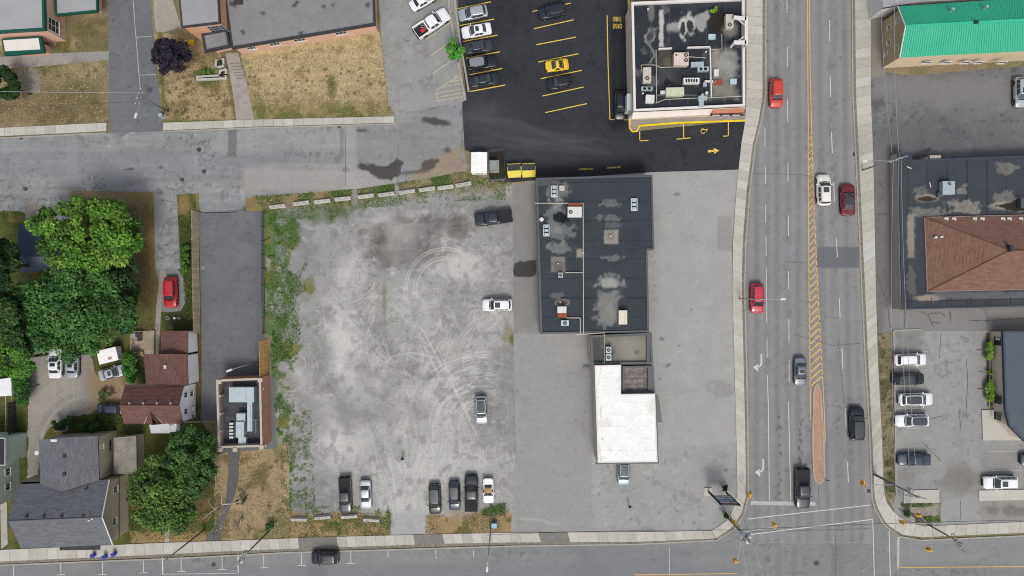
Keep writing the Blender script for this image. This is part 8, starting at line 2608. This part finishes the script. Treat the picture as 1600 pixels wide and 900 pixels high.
tg = MB().tube([(x, y - 1.2, .42), (x + .05, y, .44), (x + .1, y + 1.3, .42)], .40, .34, 10).build('water_tank', mat('blue grey tank', C(136, 150, 160), rough=.5), own=True, smooth=True); tag(tg, 'blue-grey cylindrical tank lying under the trees north of the deck', 'tank')

# ------------------------------------------------------------------ poles, lamps, signals, wires
M_polewood = mat('pole wood', C(138, 130, 118), rough=.95, var=.12, fine=.15)
M_polegrey = mat('grey steel pole', C(176, 178, 178), rough=.5, metal=.5, var=.05)
M_porc = mat('grey porcelain', C(196, 202, 206), rough=.35, var=0)
M_sig = mat('yellow signal housing', C(238, 182, 70), rough=.5, var=.06)


def utility_pole(label, px, py, h, arms=(), cans=(), lamp=None, m=None, name='utility_pole', cat='utility pole', r=.135):
    b = W(px, py, 0)
    root = empty(name, (b[0], b[1], 0), label, cat)
    link('pole', MB().cyl(0, 0, 0, h, r, 10, r1=r * .68).mesh('pole', m or M_polewood, smooth=True), root)
    for (z, l, ang, n) in arms:
        a = math.radians(ang)
        arm = link('crossarm', MB().box(0, 0, 0, l, .11, .12).mesh('crossarm', m or M_polewood), root, (0.14 * math.sin(a), -0.14 * math.cos(a), z))
        arm.rotation_euler = (0, 0, a)
        for k in range(n):
            t = (k / (n - 1) - .5) * .92 * l if n > 1 else 0
            link('insulator', MB().cyl(t, 0, .12, .30, .06, 8).cyl(t, 0, .18, .23, .10, 8).mesh('insulator', M_porc), arm)
        link('brace', MB().tube([(l * .3, 0, 0), (0, .1, -.6), (-l * .3, 0, 0)], .025, n=4).mesh('brace', M_steel), arm)
    for (ang, z) in cans:
        a = math.radians(ang)
        c = link('transformer', MB().cyl(0, 0, 0, .95, .30, 14).ball(0, 0, .95, .30, .30, .12, 12, 4).mesh('transformer', M_porc, smooth=False), root, (.52 * math.cos(a), .52 * math.sin(a), z))
        link('bushing', MB().cyl(.1, .05, 1.0, 1.3, .05, 6).mesh('bushing', M_porc), c)
    if lamp:
        ang, l, z = lamp
        a = math.radians(ang)
        link('lamp_arm', MB().tube([(0, 0, z - .4), (l * .5 * math.cos(a), l * .5 * math.sin(a), z - .05), (l * math.cos(a), l * math.sin(a), z)], .06, .04, 6).mesh('lamp_arm', M_polegrey), root)
        o = link('lamp_head', MB().box(.3, 0, -.08, .85, .32, .14, taper=.8).mesh('lamp_head', M_unit), root, (l * math.cos(a), l * math.sin(a), z))
        o.rotation_euler = (0, 0, a)
        link('lens', MB().box(.3, 0, -.10, .6, .24, .02).mesh('lens', M_porc), o)
    return root


U1 = utility_pole('wooden utility pole leaning over the side street, top left', 263, 174, 9.2, ((8.7, 2.4, 70, 4), (7.9, 1.6, 70, 3)), lamp=(250, 2.4, 7.6))
U2 = utility_pole('utility pole beside the dark flat-roofed building on the east sidewalk', 1347, 266, 10.4, ((9.9, 2.6, 20, 4), (9.2, 2.0, 20, 3)), lamp=(182, 3.6, 8.4), m=M_polegrey)
U3 = utility_pole('utility pole standing in the planting bed of the south-east corner', 1421, 803, 12.6, ((12.0, 3.2, -60, 4), (11.2, 2.2, -60, 3)))
U4 = utility_pole('utility pole on the verge at the south-east corner, above the concrete pad', 1365, 741, 11.8, ((11.2, 3.0, -8, 4), (10.3, 2.4, -8, 3)), ((100, 9.6),))
U5 = utility_pole('plain dark pole between the olive green tree and the asphalt path', 320, 827, 12.4, ())
U6 = utility_pole('utility pole with crossarms standing in the bush on the dry verge', 421, 829, 12.4, ((11.8, 3.0, 55, 4), (11.0, 2.6, 55, 4)), ((250, 9.9), (70, 9.9)))
U7 = utility_pole('grey lamp pole on the south verge beside the bright blue box', 767, 824, 11.4, (), lamp=(265, 1.6, 11.4), m=M_polegrey, name='street_lamp', cat='street lamp', r=.12)
U8 = utility_pole('corner utility pole crowded with round grey transformers', 1134, 806, 11.0, ((10.4, 2.8, -40, 4), (9.6, 2.4, -40, 3), (8.8, 2.0, 40, 3)), ((20, 8.6), (140, 8.4), (-80, 8.7), (-30, 7.3)))
U9 = utility_pole('street lamp whose arm reaches over the crimson SUV', 1155, 466.5, 9.0, (), lamp=(1, 3.0, 9.0), m=M_polegrey, name='street_lamp', cat='street lamp', r=.11)
U10 = utility_pole('thin lamp pole beside the orange privacy fence, leaning over the private lot', 404, 565, 9.6, (), lamp=(200, .4, 9.6), m=M_polegrey, name='street_lamp', cat='street lamp', r=.09)


def signal(label, mount, head, z, face):
    """mount: (x, y, z) in world; head: pixel of the signal seen at height z"""
    h = W(*head, z)
    root = empty('traffic_signal', (mount[0], mount[1], 0), label, 'traffic light', 'traffic lights of the crossing')
    MB().tube([(mount[0], mount[1], z + .2), (h[0], h[1], z + .35)], .06, .045, 6).build('arm', M_polegrey, root)
    hd = link('housing', MB().box(0, 0, -.80, .34, .30, 1.05).mesh('housing', M_sig), root, (h[0] - mount[0], h[1] - mount[1], z))
    a = math.radians(face)
    hd.rotation_euler = (0, 0, a)
    link('backplate', MB().box(0, .165, -.88, .52, .03, 1.22).mesh('backplate', M_sig), hd)
    for k in range(3):
        q = MB()
        for i in range(9):
            t0, t1 = math.pi * i / 9, math.pi * (i + 1) / 9
            q.quad((.15 * math.cos(t0), -.19, .15 * math.sin(t0)), (.15 * math.cos(t1), -.19, .15 * math.sin(t1)), (.14 * math.cos(t1), -.46, .15 * math.sin(t1)), (.14 * math.cos(t0), -.46, .15 * math.sin(t0)))
        link('visor', q.mesh('visor', M_sig), hd, (0, 0, .08 - k * .36))
        link('lens', MB().tube([(0, -.185, 0), (0, -.20, 0)], .13, n=12).mesh('lens', mat(('red', 'amber', 'green')[k] + ' signal lens', ((.25, .01, .01), (.3, .16, .01), (.01, .16, .06))[k], rough=.2, var=0, fine=0)), hd, (0, 0, .08 - k * .36))
    MB().cyl(mount[0], mount[1], 0, z + .3, .09, 8).build('post', M_polegrey, root)
    return root


def at(px, py): return W(px, py, 0)
signal('traffic light over the west half of the crosswalk, on a long arm', at(1141, 811), (1211, 821), 5.6, 0)
signal('traffic light close to the corner pole, at the edge of the curved sidewalk', at(1142, 809), (1149, 819), 4.2, 180)
signal('traffic light hanging over the bottom street below the corner pole', at(1141, 813), (1149.5, 877), 5.6, 90)
signal('traffic light over the kerb lane beside the south-east verge', at(1368, 741), (1350, 756), 5.6, 180)
signal('left one of the two yellow traffic lights over the corner planting bed', at(1420, 799), (1412, 817), 5.2, 90)
signal('right one of the two yellow traffic lights over the corner planting bed', at(1419, 801), (1437, 806), 4.4, 270)
signal('traffic light hanging over the right arm of the bottom street', at(1422, 801), (1453, 860), 5.6, 270)
signal('small traffic light low on the right edge of the stop line sidewalk', at(1165, 770), (1172, 773.5), 3.4, 0)


def wire(label, a, b, sag=.5, r=.028, m=None, group='overhead wires'):
    pts = [(a[0] + (b[0] - a[0]) * t, a[1] + (b[1] - a[1]) * t, a[2] + (b[2] - a[2]) * t - sag * 4 * t * (1 - t)) for t in np.linspace(0, 1, 14)]
    o = MB().tube(pts, r, n=5).build('overhead_wire', m or mat('pale wire', C(178, 182, 184), rough=.5, metal=.3, var=0), own=True)
    tag(o, label, 'wire', group)


M_dwire = mat('dark wire', C(52, 52, 54), rough=.6, var=0)
wire('pale overhead wire running north past the green-roofed building, right of its twin', W(1405, 246, 10.2), W(1398, -30, 9.6))
wire('pale overhead wire running north past the green-roofed building, left of its twin', W(1394, 240, 9.6), W(1375, -30, 9.0))
wire('left pale wire along the west edge of the dark flat roof', W(1396, 250, 9.6), W(1400, 770, 10.6), .8)
wire('middle pale wire along the west edge of the dark flat roof', W(1404, 248, 10.2), W(1424, 772, 11.4), .8)
wire('right pale wire along the west edge of the dark flat roof', W(1408, 246, 10.2), W(1435, 776, 11.4), .8)
wire('pale wire from the verge pole down over the corner planting bed', W(1424, 774, 11.4), W(1429, 940, 11.6), .4)
wire('pale wire left of the corner planting bed, running off the bottom edge', W(1400, 772, 10.6), W(1406, 940, 10.6), .4)
wire('long dark wire strung from the corner pole to the east', W(1150, 828, 7.0), W(1640, 812, 8.2), .6, .03, M_dwire)
wire('dark wire strung west from the corner pole along the sidewalk', W(1150, 828, 7.0), W(760, 836, 8.0), .6, .026, M_dwire)
wire('pale wire running south from the corner pole, left one of two', W(1160, 846, 9.4), W(1172, 940, 9.4), .2, .035)
wire('pale wire running south from the corner pole, right one of two', W(1176, 846, 10.2), W(1206, 940, 10.2), .2, .035)
wire('pale wire crossing the junction just below the crosswalk', W(1172, 848, 10.0), W(1490, 850, 11.2), .4)
wire('dark wire across the side street from the leaning wooden pole', W(221, 158, 8.4), W(-40, 168, 8.4), .4, .026, M_dwire)
wire('pale wire across the side street from the leaning wooden pole', W(216, 144, 9.0), W(-40, 142, 9.0), .4)

# pylon sign
pb_ = empty('pylon_sign', W(1120, 768, 0), 'tall two-posted sign with striped blue and white panels at the corner', 'sign')
pL, pR = W(1107, 768), W(1134, 769)
for p, n_ in ((pL, 0), (pR, 1)):
    MB().box(p[0], p[1], 0, .24, .24, 6.6).build('post', M_blackst, pb_)
MB().box(pL[0] - .1, pL[1], 0, 1.2, 1.2, .18).build('base', M_conc, pb_)
MB().cyl(pR[0], pR[1], 0, .35, .5, 14).build('base', M_conc, pb_)
z0 = 1.9
cols_ = [(244, 226, 232), (64, 92, 124), (214, 242, 250), (64, 100, 132), (186, 224, 238), (80, 84, 98), (232, 220, 222), (60, 62, 74)]
hs = [.85, .4, .65, .45, .5, .5, .6, .25]
ang = math.atan2(pR[1] - pL[1], pR[0] - pL[0])
for k, (cc, hh) in enumerate(zip(cols_, hs)):
    MB().box((pL[0] + pR[0]) / 2, (pL[1] + pR[1]) / 2, z0 + .02, 2.5, .2, hh - .04, ang).build('panel', mat('sign panel %d' % k, C(*cc), rough=.4, var=.12, vs=3, fine=.1, fs=6), pb_)
    if k in (0, 2, 4, 6):
        for i in range(9):
            if random.random() < .75:
                MB().box((pL[0] + pR[0]) / 2 - 1.05 + i * .26, (pL[1] + pR[1]) / 2 + .115, z0 + hh * .3, .16, .012, hh * .4).build('panel_stroke', mat('sign strokes', C(92, 84, 104), rough=.5), pb_)
    z0 += hh
MB().box((pL[0] + pR[0]) / 2, (pL[1] + pR[1]) / 2, z0, 3.0, .26, .14, ang).build('top_rail', M_blackst, pb_)


# ------------------------------------------------------------------ the two people
def person(label, px, py, heading, skin, hair, top, legs, shoes, walk=.22):
    x, y, _ = W(px, py, 0)
    root = empty('person', (x, y, .02), label, 'person', None, math.radians(heading))
    V, E, R = [], [], []

    def chain(pts, start=None):
        last = start
        for p, r in pts:
            V.append(p); R.append(r)
            if last is not None: E.append((last, len(V) - 1))
            last = len(V) - 1
        return last
    pel = chain([((0, 0, .95), .135)])
    chest = chain([((0, 0, 1.12), .125), ((0.01, 0, 1.30), .145), ((0, 0, 1.43), .12)], pel)
    neck = chain([((.01, 0, 1.50), .055), ((.02, 0, 1.56), .055)], chest)
    chain([((.03, 0, 1.63), .085), ((.025, 0, 1.70), .092), ((.015, 0, 1.76), .06)], neck)
    for s, w in ((1, walk), (-1, -walk)):
        ank = chain([((0, s * .09, .88), .095), ((w * .45 + .03, s * .095, .50), .062), ((w * .8, s * .10, .10), .042)], pel)
        chain([((w * .8 + .08, s * .105, .045), .04), ((w * .8 + .17, s * .11, .035), .032)], ank)
        wr = chain([((0, s * .17, 1.42), .06), ((-w * .3, s * .23, 1.16), .045), ((-w * .2 + .08, s * .25, .93), .030)], chest)
        palm = chain([((-w * .2 + .10, s * .255, .87), .030)], wr)
        for i, l in enumerate((.062, .075, .070, .055)):
            o = (i - 1.5) * .018
            chain([((-w * .2 + .105 + o, s * .26, .835), .0095), ((-w * .2 + .112 + o, s * .252, .835 - l * .55), .0085), ((-w * .2 + .108 + o, s * .24, .835 - l), .0075)], palm)
        chain([((-w * .2 + .135, s * .245, .86), .010), ((-w * .2 + .15, s * .235, .825), .009)], palm)
    me = bpy.data.meshes.new('body')
    me.from_pydata(V, E, [])
    o = bpy.data.objects.new('body', me)
    COL.objects.link(o)
    sk = o.modifiers.new('skin', 'SKIN')
    for i, d in enumerate(me.skin_vertices[0].data):
        d.radius = (R[i], R[i])
        d.use_root = (i == pel)
    o.modifiers.new('sub', 'SUBSURF').levels = 1
    bpy.context.view_layer.update()
    dg = bpy.context.evaluated_depsgraph_get()
    m2 = bpy.data.meshes.new_from_object(o.evaluated_get(dg))
    bpy.data.objects.remove(o)
    m2.materials.clear()
    for nm, cc in (('skin', skin), ('shirt ' + label[:12], top), ('trousers ' + label[:12], legs), ('shoes ' + label[:12], shoes)):
        m2.materials.append(mat(nm, C(*cc), rough=.85, var=.05, local=True, fine=0))
    for p in m2.polygons:
        c = p.center
        arm = abs(c.y) > .16
        i = 0
        if c.z > 1.50: i = 0
        elif arm and c.z < 1.14: i = 0
        elif c.z > .98 or (arm and c.z > .9): i = 1
        elif c.z > .09: i = 2 if not (arm and c.z < 1.0 and abs(c.y) > .19) else 0
        else: i = 3
        p.material_index = i
        p.use_smooth = True
    link('body', m2, root)
    hm = mat('hair ' + label[:12], C(*hair), rough=.8, var=.1, local=True, fine=0)
    link('hair', MB().ball(.005, 0, 1.715, .105, .10, .105, 14, 8).mesh('hair', hm, smooth=True), root)
    fc = [MB().ball(.108, s * .034, 1.685, .010, .013, .009, 8, 5) for s in (1, -1)]
    for q in fc: link('eye', q.mesh('eye', M_trim), root)
    sm_ = MATS['skin']
    link('nose', MB().ball(.122, 0, 1.655, .016, .011, .02, 8, 5).mesh('nose', sm_, smooth=True), root)
    link('mouth', MB().ball(.108, 0, 1.615, .008, .022, .006, 8, 4).mesh('mouth', mat('lips', C(170, 100, 92), rough=.6), smooth=True), root)
    for s in (1, -1): link('ear', MB().ball(.02, s * .098, 1.68, .018, .010, .03, 8, 5).mesh('ear', sm_, smooth=True), root)
    return root


person('person in dark clothes walking across the empty gravel lot', 630.5, 714, 260, (190, 150, 128), (40, 34, 30), (40, 42, 50), (34, 36, 44), (30, 30, 30))
person('person in a black top and pale trousers walking below the pale blue SUV', 982, 788, 100, (196, 156, 132), (36, 30, 28), (26, 28, 34), (196, 194, 200), (220, 220, 220))

x, y, _ = W(1284, 745, 0)
kr = empty('keep_right_sign', (x, y, .118), 'small dark sign on a post at the south tip of the brick median', 'sign')
link('post', MB().cyl(0, 0, 0, 2.2, .04, 8).mesh('post', M_polegrey), kr)
link('face', MB().box(0, 0, 1.5, .5, .03, .6).mesh('face', M_darkfascia), kr)

q = MB()
for k in range(6):
    t = 0.14 + k * 0.045
    xa, xb, yy = 354 + 40 * t, 374 + 22 * t, 84 + 105 * t
    q.ribbon(WL([(xa, yy + 1), (xb, yy)]), 0.12, 0.05 + 0.0 * k)
q.build('step_edge', M_concbed, kind='structure')
